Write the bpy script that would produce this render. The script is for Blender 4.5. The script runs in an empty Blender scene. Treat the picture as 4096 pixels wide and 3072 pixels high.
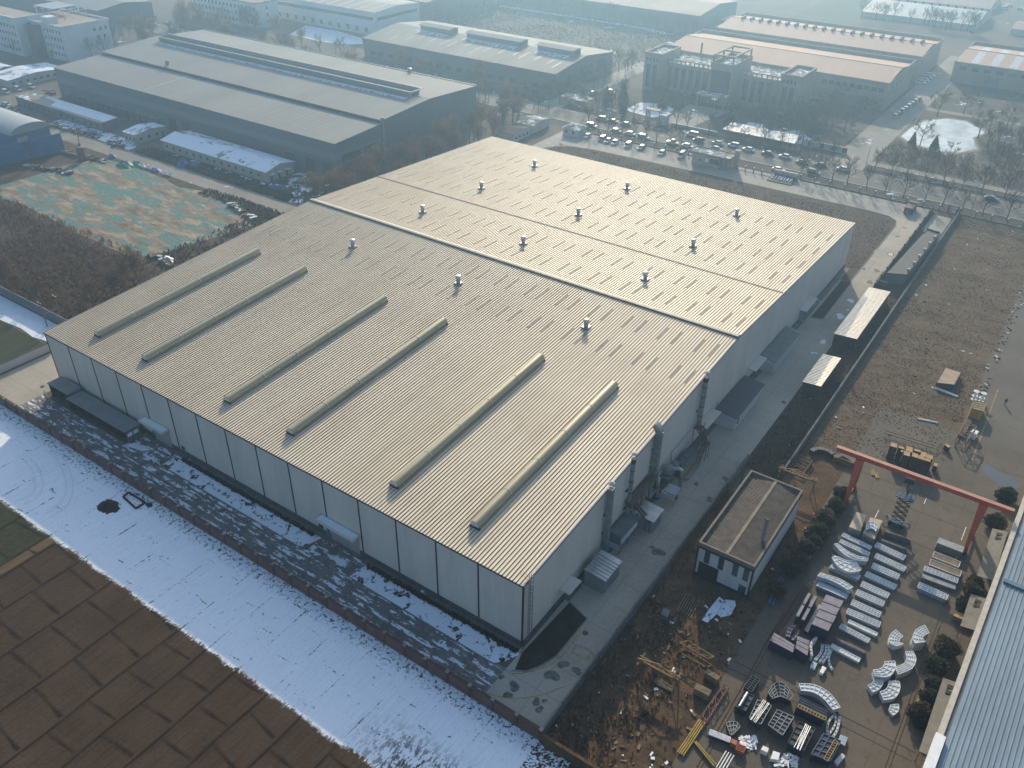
SUN_E, SKY_E, EXPOSURE, HAZE = 4.1, 0.15, 0.55, 0.00085
import bpy, math, random
import numpy as np
from mathutils import Vector, Matrix, noise as mnoise

rng = random.Random(11)
SC = bpy.context.scene
COL = SC.collection
PI = math.pi

# ------------------------------------------------------------------ measuring
# World: metres, origin at the near corner of the big hall; X along its front
# facade, Y along its side, Z up.  at() reads survey points off the photograph.
FPX, PITCH, ROLL, YAW = 3435.7, math.radians(34.0), math.radians(.83), math.radians(-34.362)
CAM = Vector((46.338, -71.374, 105.0))
_f = Vector((0, math.cos(PITCH), -math.sin(PITCH))); _r = Vector((1, 0, 0)); _u = _r.cross(_f)
_r2 = math.cos(ROLL)*_r + math.sin(ROLL)*_u; _u2 = -math.sin(ROLL)*_r + math.cos(ROLL)*_u
_rot = Matrix.Rotation(-YAW, 3, 'Z')
RGT, UPV, FWD = _rot @ _r2, _rot @ _u2, _rot @ _f
K = 2212/1024
def at(t, x, y, z=0.0):
    r, c = divmod(t-1, 4)
    px, py = c*1024 + x/K, r*768 + y/K
    d = RGT*((px-2048)/FPX) - UPV*((py-1536)/FPX) + FWD
    s = (z-CAM.z)/d.z
    return Vector((CAM.x+d.x*s, CAM.y+d.y*s, z))

# ------------------------------------------------------------------ materials
MATS = {}
def newmat(name):
    m = bpy.data.materials.new(name); m.use_nodes = True
    nt = m.node_tree; b = nt.nodes['Principled BSDF']
    MATS[name] = m
    return m, nt, b
def N(nt, kind, **kw):
    n = nt.nodes.new(kind)
    for k, v in kw.items():
        if k.startswith('i_'):
            key = k[2:]
            n.inputs[int(key) if key.isdigit() else key].default_value = v
        else: setattr(n, k, v)
    return n
def L(nt, a, b): nt.links.new(a, b)
def math_(nt, op, a, b=None, clamp=False):
    n = nt.nodes.new('ShaderNodeMath'); n.operation = op; n.use_clamp = clamp
    for i, v in enumerate((a, b)):
        if v is None: continue
        if isinstance(v, (int, float)): n.inputs[i].default_value = v
        else: L(nt, v, n.inputs[i])
    return n.outputs[0]
def noise_(nt, vec, scale, detail=4, rough=.6, dist=0.0):
    n = N(nt, 'ShaderNodeTexNoise', i_Scale=scale, i_Detail=detail, i_Roughness=rough, i_Distortion=dist)
    L(nt, vec, n.inputs['Vector']); return n.outputs['Fac']
def ramp_(nt, fac, stops, interp='LINEAR'):
    n = nt.nodes.new('ShaderNodeValToRGB'); cr = n.color_ramp; cr.interpolation = interp
    while len(cr.elements) < len(stops): cr.elements.new(.5)
    for e, (p, c) in zip(cr.elements, stops):
        e.position = p; e.color = (*c, 1) if len(c) == 3 else c
    L(nt, fac, n.inputs[0]); return n.outputs[0]
def step_(nt, v, lo, hi):
    n = N(nt, 'ShaderNodeMapRange'); n.interpolation_type = 'SMOOTHSTEP'
    L(nt, v, n.inputs[0]); n.inputs[1].default_value = lo; n.inputs[2].default_value = hi
    return n.outputs[0]
def mix_(nt, fac, a, b):
    n = nt.nodes.new('ShaderNodeMix'); n.data_type = 'RGBA'
    if isinstance(fac, (int, float)): n.inputs[0].default_value = fac
    else: L(nt, fac, n.inputs[0])
    for i, v in ((6, a), (7, b)):
        if isinstance(v, tuple): n.inputs[i].default_value = (*v, 1)
        else: L(nt, v, n.inputs[i])
    return n.outputs[2]
def pos_(nt, scale=(1, 1, 1), rz=0.0):
    g = nt.nodes.new('ShaderNodeNewGeometry')
    if scale == (1, 1, 1) and rz == 0: return g.outputs['Position']
    mp = nt.nodes.new('ShaderNodeMapping'); mp.inputs['Scale'].default_value = scale; mp.inputs['Rotation'].default_value = (0, 0, rz)
    L(nt, g.outputs['Position'], mp.inputs['Vector']); return mp.outputs[0]
def bump_(nt, b, h, strength=.4, dist=.1):
    n = N(nt, 'ShaderNodeBump', i_Strength=strength, i_Distance=dist)
    L(nt, h, n.inputs['Height']); L(nt, n.outputs[0], b.inputs['Normal'])
def mat(name, col, rough=.8, metal=0.0, var=.18, scale=.8, fine=9.0, bump=0.0, stretch=(1, 1, 1), spec=.4, wave=None):
    """plain weathered material: two noise scales vary the base colour"""
    if name in MATS: return MATS[name]
    m, nt, b = newmat(name)
    p = pos_(nt, stretch)
    n1 = noise_(nt, p, scale, 3); n2 = noise_(nt, p, fine, 3)
    s = math_(nt, 'ADD', math_(nt, 'MULTIPLY', n1, .65), math_(nt, 'MULTIPLY', n2, .35))
    lo = tuple(c*(1-var*1.6) for c in col); hi = tuple(min(1, c*(1+var*1.4)) for c in col)
    L(nt, ramp_(nt, s, [(.3, lo), (.7, hi)]), b.inputs['Base Color'])
    b.inputs['Roughness'].default_value = rough; b.inputs['Metallic'].default_value = metal
    b.inputs['Specular IOR Level'].default_value = spec
    if wave:                                   # (axis, period in metres, strength): rolled sheet ribs
        w = N(nt, 'ShaderNodeTexWave', i_Scale=PI*2/(20*wave[1])*PI, wave_type='BANDS', bands_direction=wave[0])
        w.inputs['Scale'].default_value = 1/(wave[1])*math.pi/10
        L(nt, pos_(nt), w.inputs['Vector']); bump_(nt, b, w.outputs['Fac'], wave[2], .08)
    elif bump: bump_(nt, b, n2, bump, .08)
    return m

# ------------------------------------------------------------------ mesh builder
class MB:
    def __init__(s): s.v = []; s.f = []; s.m = []
    def add(s, verts, faces, m=0):
        o = len(s.v); s.v += [tuple(p) for p in verts]
        s.f += [tuple(i+o for i in f) for f in faces]; s.m += [m]*len(faces); return s
    def box(s, x0, y0, z0, x1, y1, z1, m=0):
        return s.add([(x0,y0,z0),(x1,y0,z0),(x1,y1,z0),(x0,y1,z0),(x0,y0,z1),(x1,y0,z1),(x1,y1,z1),(x0,y1,z1)],
                     [(0,3,2,1),(4,5,6,7),(0,1,5,4),(1,2,6,5),(2,3,7,6),(3,0,4,7)], m)
    def obox(s, cx, cy, z0, sx, sy, h, rz=0, m=0, tx=0):
        c, n = math.cos(rz), math.sin(rz); P = []
        for z in (z0, z0+h):
            for a, b in ((-1,-1),(1,-1),(1,1),(-1,1)):
                x, y = a*sx/2, b*sy/2; P.append((cx+x*c-y*n, cy+x*n+y*c, z+tx*x))
        return s.add(P, [(0,3,2,1),(4,5,6,7),(0,1,5,4),(1,2,6,5),(2,3,7,6),(3,0,4,7)], m)
    def poly(s, pts, m=0): return s.add(pts, [tuple(range(len(pts)))], m)
    def prism(s, pts, z0, z1, m=0):
        n = len(pts); P = [(p[0],p[1],z0) for p in pts]+[(p[0],p[1],z1) for p in pts]
        F = [tuple(range(n-1,-1,-1)), tuple(range(n,2*n))]+[(i,(i+1)%n,n+(i+1)%n,n+i) for i in range(n)]
        return s.add(P, F, m)
    def bar(s, p, q, w=.1, h=None, m=0):
        p, q = Vector(p), Vector(q); d = (q-p)
        if d.length < 1e-6: return s
        d.normalize(); h = h or w
        a = d.cross(Vector((0,0,1)))
        if a.length < 1e-3: a = Vector((1,0,0))
        a.normalize(); b = a.cross(d); P = []
        for e in (p, q):
            for i, j in ((-1,-1),(1,-1),(1,1),(-1,1)): P.append(e + a*(i*w/2) + b*(j*h/2))
        return s.add(P, [(0,3,2,1),(4,5,6,7),(0,1,5,4),(1,2,6,5),(2,3,7,6),(3,0,4,7)], m)
    def cyl(s, p, q, r0, r1=None, n=8, m=0, caps=True):
        p, q = Vector(p), Vector(q); r1 = r0 if r1 is None else r1
        d = (q-p).normalized(); a = d.orthogonal().normalized(); b = d.cross(a)
        P = []
        for e, r in ((p, r0), (q, r1)):
            for i in range(n):
                t = 2*PI*i/n; P.append(e + a*(r*math.cos(t)) + b*(r*math.sin(t)))
        F = [(i,(i+1)%n,n+(i+1)%n,n+i) for i in range(n)]
        if caps: F += [tuple(range(n-1,-1,-1)), tuple(range(n,2*n))]
        return s.add(P, F, m)
    def tube(s, pts, r, n=8, m=0):
        pts = [Vector(p) for p in pts]; P = []; k = len(pts); a = None
        for i, p in enumerate(pts):
            d = (pts[min(i+1,k-1)]-pts[max(i-1,0)]).normalized()
            a = d.orthogonal().normalized() if a is None else (a - d*a.dot(d)).normalized()
            b = d.cross(a); rr = r[i] if isinstance(r, (list, tuple)) else r
            for j in range(n):
                t = 2*PI*j/n; P.append(p + a*(rr*math.cos(t)) + b*(rr*math.sin(t)))
        F = [(i*n+j, i*n+(j+1)%n, (i+1)*n+(j+1)%n, (i+1)*n+j) for i in range(k-1) for j in range(n)]
        F += [tuple(range(n-1,-1,-1)), tuple(range((k-1)*n, k*n))]
        return s.add(P, F, m)
    def lathe(s, prof, c=(0,0,0), n=12, m=0):
        P = []; k = len(prof)
        for r, z in prof:
            for j in range(n):
                t = 2*PI*j/n; P.append((c[0]+r*math.cos(t), c[1]+r*math.sin(t), c[2]+z))
        F = [(i*n+j, i*n+(j+1)%n, (i+1)*n+(j+1)%n, (i+1)*n+j) for i in range(k-1) for j in range(n)]
        F += [tuple(range(n-1,-1,-1)), tuple(range((k-1)*n, k*n))]
        return s.add(P, F, m)
    def extr(s, prof, axis, a0, a1, m=0):
        """profile (u,z) extruded along world axis 'X' or 'Y'"""
        n = len(prof)
        P = [((a, u, z) if axis == 'X' else (u, a, z)) for a in (a0, a1) for u, z in prof]
        F = [(i,(i+1)%n,n+(i+1)%n,n+i) for i in range(n)]+[tuple(range(n-1,-1,-1)), tuple(range(n,2*n))]
        return s.add(P, F, m)
    def build(s, name, mats, parent=None, smooth=False, org=None):
        if not isinstance(mats, (list, tuple)): mats = [mats]
        o = (0,0,0)
        if parent is not None:
            p = parent; o = Vector((0,0,0))
            while p is not None: o = o + p.location; p = p.parent
        if org is not None: o = org
        me = bpy.data.meshes.new(name)
        me.from_pydata([(x-o[0], y-o[1], z-o[2]) for x, y, z in s.v], [], s.f)
        for mm in mats: me.materials.append(mm)
        me.polygons.foreach_set('material_index', s.m)
        if smooth: me.polygons.foreach_set('use_smooth', [True]*len(s.f))
        ob = bpy.data.objects.new(name, me); COL.objects.link(ob)
        if parent is not None: ob.parent = parent
        elif org is not None: ob.location = org
        return ob

def tag(o, label, cat, group=None):
    o['label'] = label; o['category'] = cat
    if group: o['group'] = group
    return o
def thing(name, label, cat, loc, group=None, rz=0.0):
    o = bpy.data.objects.new(name, None); COL.objects.link(o)
    o.empty_display_size = .5
    o.location = loc; o.rotation_euler = (0, 0, rz)
    return tag(o, label, cat, group)
def solo(name, label, cat, mb, mats, loc=None, group=None, smooth=False):
    """a thing that is one mesh"""
    if loc is None:
        xs = [v[0] for v in mb.v]; ys = [v[1] for v in mb.v]; loc = ((min(xs)+max(xs))/2, (min(ys)+max(ys))/2, min(v[2] for v in mb.v))
    return tag(mb.build(name, mats, None, smooth, org=loc), label, cat, group)
def struct(name, mb, mats, kind='structure', smooth=False):
    o = mb.build(name, mats, None, smooth); o['kind'] = kind; return o
def dup(root, loc, rz=0.0, label=None, group=None, scale=None):
    """a copy of a thing with copies of its parts and sub-parts"""
    r = root.copy(); COL.objects.link(r); r.location = loc; r.rotation_euler = (0, 0, rz)
    if scale: r.scale = scale if isinstance(scale, (tuple, list)) else (scale,)*3
    if label: r['label'] = label
    if group: r['group'] = group
    for ch in list(root.children):
        c = ch.copy(); COL.objects.link(c); c.parent = r
        for g in list(ch.children):
            d = g.copy(); COL.objects.link(d); d.parent = c
    return r
ORD = ['first','second','third','fourth','fifth','sixth','seventh','eighth','ninth','tenth','eleventh','twelfth',
       'thirteenth','fourteenth','fifteenth','sixteenth','seventeenth','eighteenth','nineteenth','twentieth']
TENS = {2:'twenty',3:'thirty',4:'forty',5:'fifty',6:'sixty',7:'seventy',8:'eighty',9:'ninety'}
def nth(i):                      # 0-based
    if i < 20: return ORD[i]
    t, u = divmod(i+1, 10)
    return (TENS[t][:-1]+'ieth') if u == 0 else TENS[t]+'-'+ORD[u-1]

# ------------------------------------------------------------------ camera, light, air
cam = bpy.data.cameras.new('camera'); co = bpy.data.objects.new('camera', cam); COL.objects.link(co)
co.matrix_world = Matrix(((RGT.x, UPV.x, -FWD.x, CAM.x), (RGT.y, UPV.y, -FWD.y, CAM.y), (RGT.z, UPV.z, -FWD.z, CAM.z), (0,0,0,1)))
cam.sensor_fit = 'HORIZONTAL'; cam.sensor_width = 36; cam.lens = FPX/4096*36
cam.clip_start = 1; cam.clip_end = 9000
SC.camera = co

SUN_DIR = Vector((-.48, .877, 0)).normalized()*math.cos(math.radians(23.2)) + Vector((0,0,math.sin(math.radians(23.2))))
sl = bpy.data.lights.new('sun', 'SUN'); sl.energy = SUN_E; sl.angle = math.radians(.55); sl.color = (1.0, .84, .62)
so = bpy.data.objects.new('sun', sl); COL.objects.link(so)
so.rotation_euler = (-SUN_DIR).to_track_quat('-Z', 'Y').to_euler()
w = bpy.data.worlds.new('World'); SC.world = w; w.use_nodes = True
sky = w.node_tree.nodes.new('ShaderNodeTexSky'); sky.sky_type = 'NISHITA'; sky.sun_disc = False
sky.sun_elevation = math.radians(23.2); sky.sun_rotation = math.atan2(SUN_DIR.x, SUN_DIR.y)
sky.air_density = 1.0; sky.dust_density = 1.6; sky.ozone_density = 1.2
bg = w.node_tree.nodes['Background']; bg.inputs[1].default_value = SKY_E
w.node_tree.links.new(sky.outputs[0], bg.inputs[0])
vs = SC.view_settings; vs.view_transform = 'Standard'; vs.look = 'None'; vs.exposure = EXPOSURE; vs.gamma = 1; vs.use_curve_mapping = False
SC.cycles.volume_step_rate = 4; SC.cycles.volume_max_steps = 64
SC.cycles.volume_bounces = 0; SC.cycles.max_bounces = 5

hz, hnt, hb = newmat('haze_air'); hnt.nodes.remove(hb)
pv = N(hnt, 'ShaderNodeVolumePrincipled'); pv.inputs['Color'].default_value = (.42, .70, 1.0, 1)
pv.inputs['Density'].default_value = HAZE; pv.inputs['Anisotropy'].default_value = .74
L(hnt, pv.outputs[0], hnt.nodes['Material Output'].inputs['Volume'])
if HAZE > 0:
    struct('haze', MB().box(-1500, -900, -1.5, 1500, 1500, 112), hz, 'stuff')
# ================================================================== materials for the ground
def ground_mix(name, cols, scale=.25, stretch=(1,1,1), rz=0, fine=3.0, bump=.5, snow=None, rough=.95, spots=None):
    """several earth colours in blotches, optional patches of old snow (threshold, scale)"""
    m, nt, b = newmat(name); p = pos_(nt, stretch, rz)
    n1 = noise_(nt, p, scale, 6, .65, .6); n2 = noise_(nt, p, fine, 4, .7)
    s = math_(nt, 'ADD', math_(nt, 'MULTIPLY', n1, .6), math_(nt, 'MULTIPLY', n2, .4))
    k = len(cols); st = [(.34+.34*i/(k-1), c) for i, c in enumerate(cols)]
    c = ramp_(nt, s, st); h = n2
    if spots:                                   # (threshold, scale, colour) darker marks with their own shape
        sp = step_(nt, noise_(nt, pos_(nt), spots[1], 4, .6), spots[0], spots[0]+.05)
        c = mix_(nt, sp, c, spots[2])
    if snow:
        a = noise_(nt, pos_(nt), snow[1], 8, .72, .4); f = step_(nt, a, snow[0], snow[0]+.03)
        c = mix_(nt, f, c, (.72,.78,.84)); h = math_(nt, 'ADD', n2, f)
    L(nt, c, b.inputs['Base Color']); b.inputs['Roughness'].default_value = rough; b.inputs['Specular IOR Level'].default_value = .15
    if bump: bump_(nt, b, h, bump, .12)
    return m
M_earth = ground_mix('dusty_earth', [(.075,.066,.056),(.12,.10,.08),(.17,.145,.115)], .03, fine=.6, snow=(.66,.05))
M_grass_dead = ground_mix('dead_grass', [(.05,.038,.025),(.10,.072,.045),(.155,.112,.07),(.11,.09,.052)], .2, fine=1.8, bump=.5, snow=(.675,.2), stretch=(.7,1.5,1))
M_grass_back = ground_mix('dry_lawn', [(.055,.042,.031),(.085,.065,.048),(.115,.09,.068)], .22, fine=1.5, bump=.7)
M_scrub_soil = ground_mix('scrub_soil', [(.045,.032,.022),(.08,.054,.036),(.12,.082,.052)], .2, fine=1.6, bump=.9)
M_trash_soil = ground_mix('yard_soil', [(.04,.028,.018),(.10,.063,.036),(.17,.11,.058)], .3, fine=2.0, bump=.8, snow=(.655,.4))
M_far_field = ground_mix('far_weeds', [(.07,.06,.045),(.11,.09,.07),(.14,.115,.085)], .05, fine=.5, bump=.3, snow=(.62,.06))
M_garden = ground_mix('garden_soil', [(.04,.038,.03),(.07,.062,.048),(.10,.088,.065)], .12, fine=.8, bump=.3, snow=(.62,.07))
M_beds = ground_mix('muddy_bed', [(.02,.017,.013),(.035,.03,.022),(.06,.05,.036)], .5, fine=4, bump=.7)
M_green_crop = ground_mix('winter_wheat', [(.035,.038,.02),(.05,.056,.028),(.065,.07,.036)], .2, fine=4, bump=.4, stretch=(3,.5,1))
def concrete(name, base, slab=None, stain=.58, snow=None, wet=None, tint=None):
    m, nt, b = newmat(name); P = pos_(nt)
    n1 = noise_(nt, P, .07, 5, .6); n2 = noise_(nt, P, 1.6, 5, .7); n3 = noise_(nt, P, .55, 5, .6, .5)
    s = math_(nt, 'ADD', math_(nt, 'MULTIPLY', n1, .6), math_(nt, 'MULTIPLY', n2, .4))
    c = ramp_(nt, s, [(.36, tuple(v*.72 for v in base)), (.52, base), (.66, tuple(v*1.2 for v in base))])
    c = mix_(nt, math_(nt, 'MULTIPLY', step_(nt, n3, stain, stain+.09), .55), c, tint or tuple(v*.5 for v in base))
    if slab:
        br = N(nt, 'ShaderNodeTexBrick', offset=0.0, i_Scale=1.0); br.inputs['Mortar Size'].default_value = .045
        br.inputs['Brick Width'].default_value = slab[0]; br.inputs['Row Height'].default_value = slab[1]
        L(nt, P, br.inputs['Vector'])
        c = mix_(nt, math_(nt, 'MULTIPLY', br.outputs['Fac'], .55), c, tuple(v*.35 for v in base))
    rough = .85
    if snow:
        sc = pos_(nt, (.55, 1.35, 1)) if len(snow) > 2 else P
        f = step_(nt, noise_(nt, sc, snow[1], 8, .74, .15), snow[0], snow[0]+.03)
        if len(snow) > 2:                       # wheel tracks pressed through the snow
            sp_ = N(nt, 'ShaderNodeSeparateXYZ'); L(nt, P, sp_.inputs[0]); rg = noise_(nt, pos_(nt, (.3,1,1)), 1.1, 5, .7)
            for y0 in (-10.1, -8.5, -7.3, -5.7):
                d_ = math_(nt, 'ABSOLUTE', math_(nt, 'ADD', math_(nt, 'SUBTRACT', sp_.outputs[1], y0), math_(nt, 'MULTIPLY', math_(nt, 'SUBTRACT', rg, .5), .9)))
                f = math_(nt, 'MULTIPLY', f, step_(nt, d_, .16, .30))
        c = mix_(nt, f, c, (.66,.72,.78))
    L(nt, c, b.inputs['Base Color']); b.inputs['Roughness'].default_value = rough; b.inputs['Specular IOR Level'].default_value = .3
    bump_(nt, b, n2, .15, .05)
    return m
M_conc = concrete('pale_concrete', (.37,.335,.27), (6, 5), .62)
M_conc_mud = concrete('muddy_concrete', (.17,.165,.15), None, .46, (.515,.6,1), tint=(.085,.082,.075))
M_conc_back = concrete('gate_yard_concrete', (.34,.315,.265), (8,5), .56, (.63,.16))
M_yard = concrete('work_yard_concrete', (.118,.098,.073), (6,8), .56, tint=(.072,.057,.041))
M_apron = concrete('grey_apron', (.135,.122,.105), None, .55, tint=(.075,.07,.06))
M_asph = concrete('asphalt_road', (.12,.113,.10), None, .6)
M_path = concrete('paving', (.24,.22,.185), (3,3), .6, (.62,.09))
M_white = mat('road_paint', (.72,.70,.64), .7, var=.25, fine=3)
M_yellow_line = mat('yellow_paint', (.32,.215,.055), .8, var=.4, fine=2)
def netted():
    m, nt, b = newmat('green_netted_ground'); P = pos_(nt, (.55, 1.5, 1), math.radians(-6))
    soil = ramp_(nt, noise_(nt, P, .22, 6, .7, .5), [(.38,(.10,.062,.036)),(.5,(.20,.145,.09)),(.62,(.34,.27,.185))])
    a = noise_(nt, P, .16, 7, .66, .8); f = step_(nt, a, .505, .535)
    gr = ramp_(nt, noise_(nt, P, .9, 4), [(.35,(.045,.125,.105)),(.65,(.085,.20,.17))])
    c = mix_(nt, f, soil, gr)
    L(nt, c, b.inputs['Base Color']); b.inputs['Roughness'].default_value = .9
    bump_(nt, b, noise_(nt, P, 1.2, 5), .6, .3); return m
M_net = netted()
def field_mat():
    """soil in low sun north of the melt line (y = -27.3), old snow on the other side of it"""
    m, nt, b = newmat('field_soil_and_snow'); P = pos_(nt)
    st = pos_(nt, (2.2, .35, 1))
    n2 = noise_(nt, P, 2.2, 6, .7); n1 = noise_(nt, P, .12, 4)
    row = noise_(nt, pos_(nt, (4.5, .12, 1)), 1.0, 3)
    s = math_(nt, 'ADD', math_(nt, 'ADD', math_(nt, 'MULTIPLY', n1, .35), math_(nt, 'MULTIPLY', n2, .3)), math_(nt, 'MULTIPLY', row, .35))
    soil = ramp_(nt, s, [(.36,(.040,.026,.016)),(.5,(.062,.041,.026)),(.64,(.088,.060,.038))])
    sep = N(nt, 'ShaderNodeSeparateXYZ'); L(nt, P, sep.inputs[0]); X, Y = sep.outputs[0], sep.outputs[1]
    crop = ramp_(nt, noise_(nt, pos_(nt, (4, .6, 1)), 1.4, 4), [(.35,(.03,.032,.017)),(.65,(.06,.062,.032))])
    soil = mix_(nt, step_(nt, X, -78.6, -79.2), soil, crop)
    pathm = math_(nt, 'MULTIPLY', step_(nt, X, -79.4, -79.0), step_(nt, X, -77.0, -77.4))
    soil = mix_(nt, math_(nt, 'MULTIPLY', pathm, .8), soil, (.145,.098,.058))
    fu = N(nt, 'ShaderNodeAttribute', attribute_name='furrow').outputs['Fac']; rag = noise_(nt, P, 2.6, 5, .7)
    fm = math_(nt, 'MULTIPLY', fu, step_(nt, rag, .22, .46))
    soil = mix_(nt, math_(nt, 'MULTIPLY', fm, .9, True), soil, (.016,.011,.008))  # dark furrow lines: shade of the low ridges painted into the soil colour
    edge = math_(nt, 'ADD', Y, math_(nt, 'ADD', math_(nt, 'MULTIPLY', math_(nt, 'SUBTRACT', noise_(nt, pos_(nt,(3,.8,1)), 1.4, 6, .75), .5), 3.2), math_(nt, 'MULTIPLY', math_(nt, 'SUBTRACT', noise_(nt, P, .16, 3), .5), 2.2)))
    f = step_(nt, edge, -27.7, -27.3)
    # clods and stubble that poke through the snow
    hole = step_(nt, noise_(nt, P, .75, 7, .76, .3), .635, .655)
    hole2 = math_(nt, 'MULTIPLY', step_(nt, noise_(nt, P, 3.2, 5, .7), .62, .66), step_(nt, noise_(nt, P, .12, 4, .6), .52, .62))
    near = math_(nt, 'MULTIPLY', step_(nt, X, -14, 0), math_(nt, 'MULTIPLY', step_(nt, noise_(nt, pos_(nt,(1.5,.6,1)), 1.1, 7, .75), .50, .53), step_(nt, Y, -18, -24)))
    wall = math_(nt, 'MULTIPLY', step_(nt, Y, -15.2, -12.8), step_(nt, noise_(nt, P, 1.5, 6, .72), .53, .58))
    fh = step_(nt, math_(nt, 'MULTIPLY', fu, noise_(nt, P, 1.7, 6, .75)), .455, .54)
    hh = math_(nt, 'MAXIMUM', math_(nt, 'MAXIMUM', math_(nt, 'MAXIMUM', hole, fh), hole2), math_(nt, 'MAXIMUM', near, wall))
    f = math_(nt, 'MULTIPLY', f, math_(nt, 'SUBTRACT', 1.0, hh))
    drift = noise_(nt, pos_(nt, (3.2, .22, 1)), .9, 5, .65)
    snow = ramp_(nt, math_(nt, 'ADD', math_(nt, 'MULTIPLY', drift, .6), math_(nt, 'MULTIPLY', n2, .4)), [(.33,(.68,.73,.77)),(.5,(.79,.83,.86)),(.66,(.86,.89,.91))])
    L(nt, mix_(nt, f, soil, snow), b.inputs['Base Color']); b.inputs['Roughness'].default_value = .95; b.inputs['Specular IOR Level'].default_value = .1
    bump_(nt, b, math_(nt, 'ADD', n2, math_(nt, 'MULTIPLY', drift, .5)), .5, .12)
    return m
M_field = field_mat()

# ================================================================== ground sheets
def sheet(name, pts, z, m, kind='structure'):
    return struct(name, MB().poly([(p[0], p[1], z) for p in pts]), m, kind)
def rect(name, x0, y0, x1, y1, z, m): return sheet(name, [(x0,y0),(x1,y0),(x1,y1),(x0,y1)], z, m)
gm = MB()
gx = [-1480,-900,-500,-151]; 
gm.poly([(-1490,-880,0),(1490,-880,0),(1490,1490,0),(-1490,1490,0)])
struct('ground', gm, M_earth)
# the ground runs on to the horizon outside the haze box
gh = MB()
for (x0,y0,x1,y1) in ((-9000,-9000,9000,-881),(-9000,1491,9000,9000),(-9000,-880,-1491,1490),(1491,-880,9000,1490)):
    gh.poly([(x0,y0,-.02),(x1,y0,-.02),(x1,y1,-.02),(x0,y1,-.02)])
struct('terrain', gh, M_earth)

# ploughed field with bed ridges, and the snow field next to it: one height grid each
XL = [-142,-132,-122,-113,-104,-96,-88,-79.5,-76.9,-70,-61.5,-52.8,-44.7,-38.2,-31.6,-25.0,-18.4,-11.2,-4.2,3.2,10.6,18,26]
def field_grid(name, x0, x1, y0, y1, d):
    nx, ny = int((x1-x0)/d)+1, int((y1-y0)/d)+1
    xs = np.linspace(x0, x1, nx); ys = np.linspace(y0, y1, ny); XX, YY = np.meshgrid(xs, ys)
    rs = np.random.RandomState(5); Z = rs.normal(0, .012, XX.shape); FU = np.zeros_like(Z)
    amp = np.clip((-26.2-YY)/2.0, .16, 1.0)
    for i, xl in enumerate(XL):
        dd = (XX-xl-.10*np.sin(YY*.31+i*1.9))/.2
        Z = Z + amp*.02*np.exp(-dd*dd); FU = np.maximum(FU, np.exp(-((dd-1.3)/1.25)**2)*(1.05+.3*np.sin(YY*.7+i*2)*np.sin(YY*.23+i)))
        if i+1 < len(XL):
            inside = ((XX > xl+.3) & (XX < XL[i+1]-.3))
            off = (i*37 % 11)*.62 + .22*np.sin(XX*(.25+.05*(i%3))+i*2.1)+(i*13%7-3)*.035*(XX-xl)
            yy = YY
            ph = (yy+off) % 6.15; d2 = (ph-3.0)/.30
            Z = Z + inside*amp*.015*np.exp(-((ph-3.25)/.25)**2)
            FU = np.maximum(FU, inside*np.exp(-((ph-2.75)/(.24+.08*np.sin(XX*1.3+i)))**2)*(.9+.25*np.sin(XX*.9+i*3+YY)))
            xr = (XX-xl) % 1.9
            Z = Z + inside*amp*.015*np.exp(-((xr-.95)/.12)**2); FU = np.maximum(FU, inside*.45*np.exp(-((xr-.95)/.09)**2)*(np.sin(YY*.37+i+XX//1.9)>-.2))
    FU = np.clip(FU, 0, 1)
    co_ = np.stack([XX.ravel(), YY.ravel(), Z.ravel()+.03], 1)
    idx = np.arange(nx*ny).reshape(ny, nx)
    q = np.stack([idx[:-1,:-1].ravel(), idx[:-1,1:].ravel(), idx[1:,1:].ravel(), idx[1:,:-1].ravel()], 1)
    me = bpy.data.meshes.new(name); me.vertices.add(len(co_)); me.vertices.foreach_set('co', co_.ravel())
    me.loops.add(q.size); me.loops.foreach_set('vertex_index', q.ravel()); me.polygons.add(len(q))
    me.polygons.foreach_set('loop_start', np.arange(0, q.size, 4)); me.polygons.foreach_set('loop_total', np.full(len(q), 4))
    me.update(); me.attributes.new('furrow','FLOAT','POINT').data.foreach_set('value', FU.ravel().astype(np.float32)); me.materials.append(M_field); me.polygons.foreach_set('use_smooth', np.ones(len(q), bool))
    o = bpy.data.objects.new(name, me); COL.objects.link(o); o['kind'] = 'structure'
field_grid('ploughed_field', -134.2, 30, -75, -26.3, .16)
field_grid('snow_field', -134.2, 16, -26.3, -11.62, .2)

# fields and strips left of the hall
rect('crop_field', -320, -80, -135.6, 7.2, .012, M_green_crop)
M_snow = ground_mix('old_snow', [(.60,.66,.71),(.74,.79,.83),(.8,.84,.87)], .3, fine=2, bump=.3, spots=(.66,.8,(.05,.04,.03)))
sheet('snow_strip', [(-260,6.6),(-230,7.3),(-205,6.7),(-185,7.6),(-170,7.0),(-157.7,7.3),(-150,8.0),(-144,7.4),(-139,8.4),(-136,8.0),(-130,8.3),(-126,8.0),(-126,14.0),(-260,13.9)], .02, M_snow)
rect('scrub_ground', -330, 14.6, -121, 100, .010, M_scrub_soil)
nb = [at(1,0,1600),at(1,300,1520),at(1,560,1425),at(1,720,1400),at(1,900,1365),at(1,1150,1440),at(1,1400,1530),at(1,1560,1620),(-186,90.5),at(5,2000,60),at(5,2150,180),at(5,2180,290),at(5,1700,440),at(5,1330,560),at(5,1100,545),at(5,700,370),at(5,450,240),at(5,150,95),at(5,0,60)]
nm_ = []
for i, p in enumerate(nb):
    q = nb[(i+1) % len(nb)]
    for k in range(5):
        t = k/5; nm_.append((p[0]+(q[0]-p[0])*t+rng.uniform(-.5,.5), p[1]+(q[1]-p[1])*t+rng.uniform(-.5,.5)))
sheet('netted_ground', nm_, .02, M_net)
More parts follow.
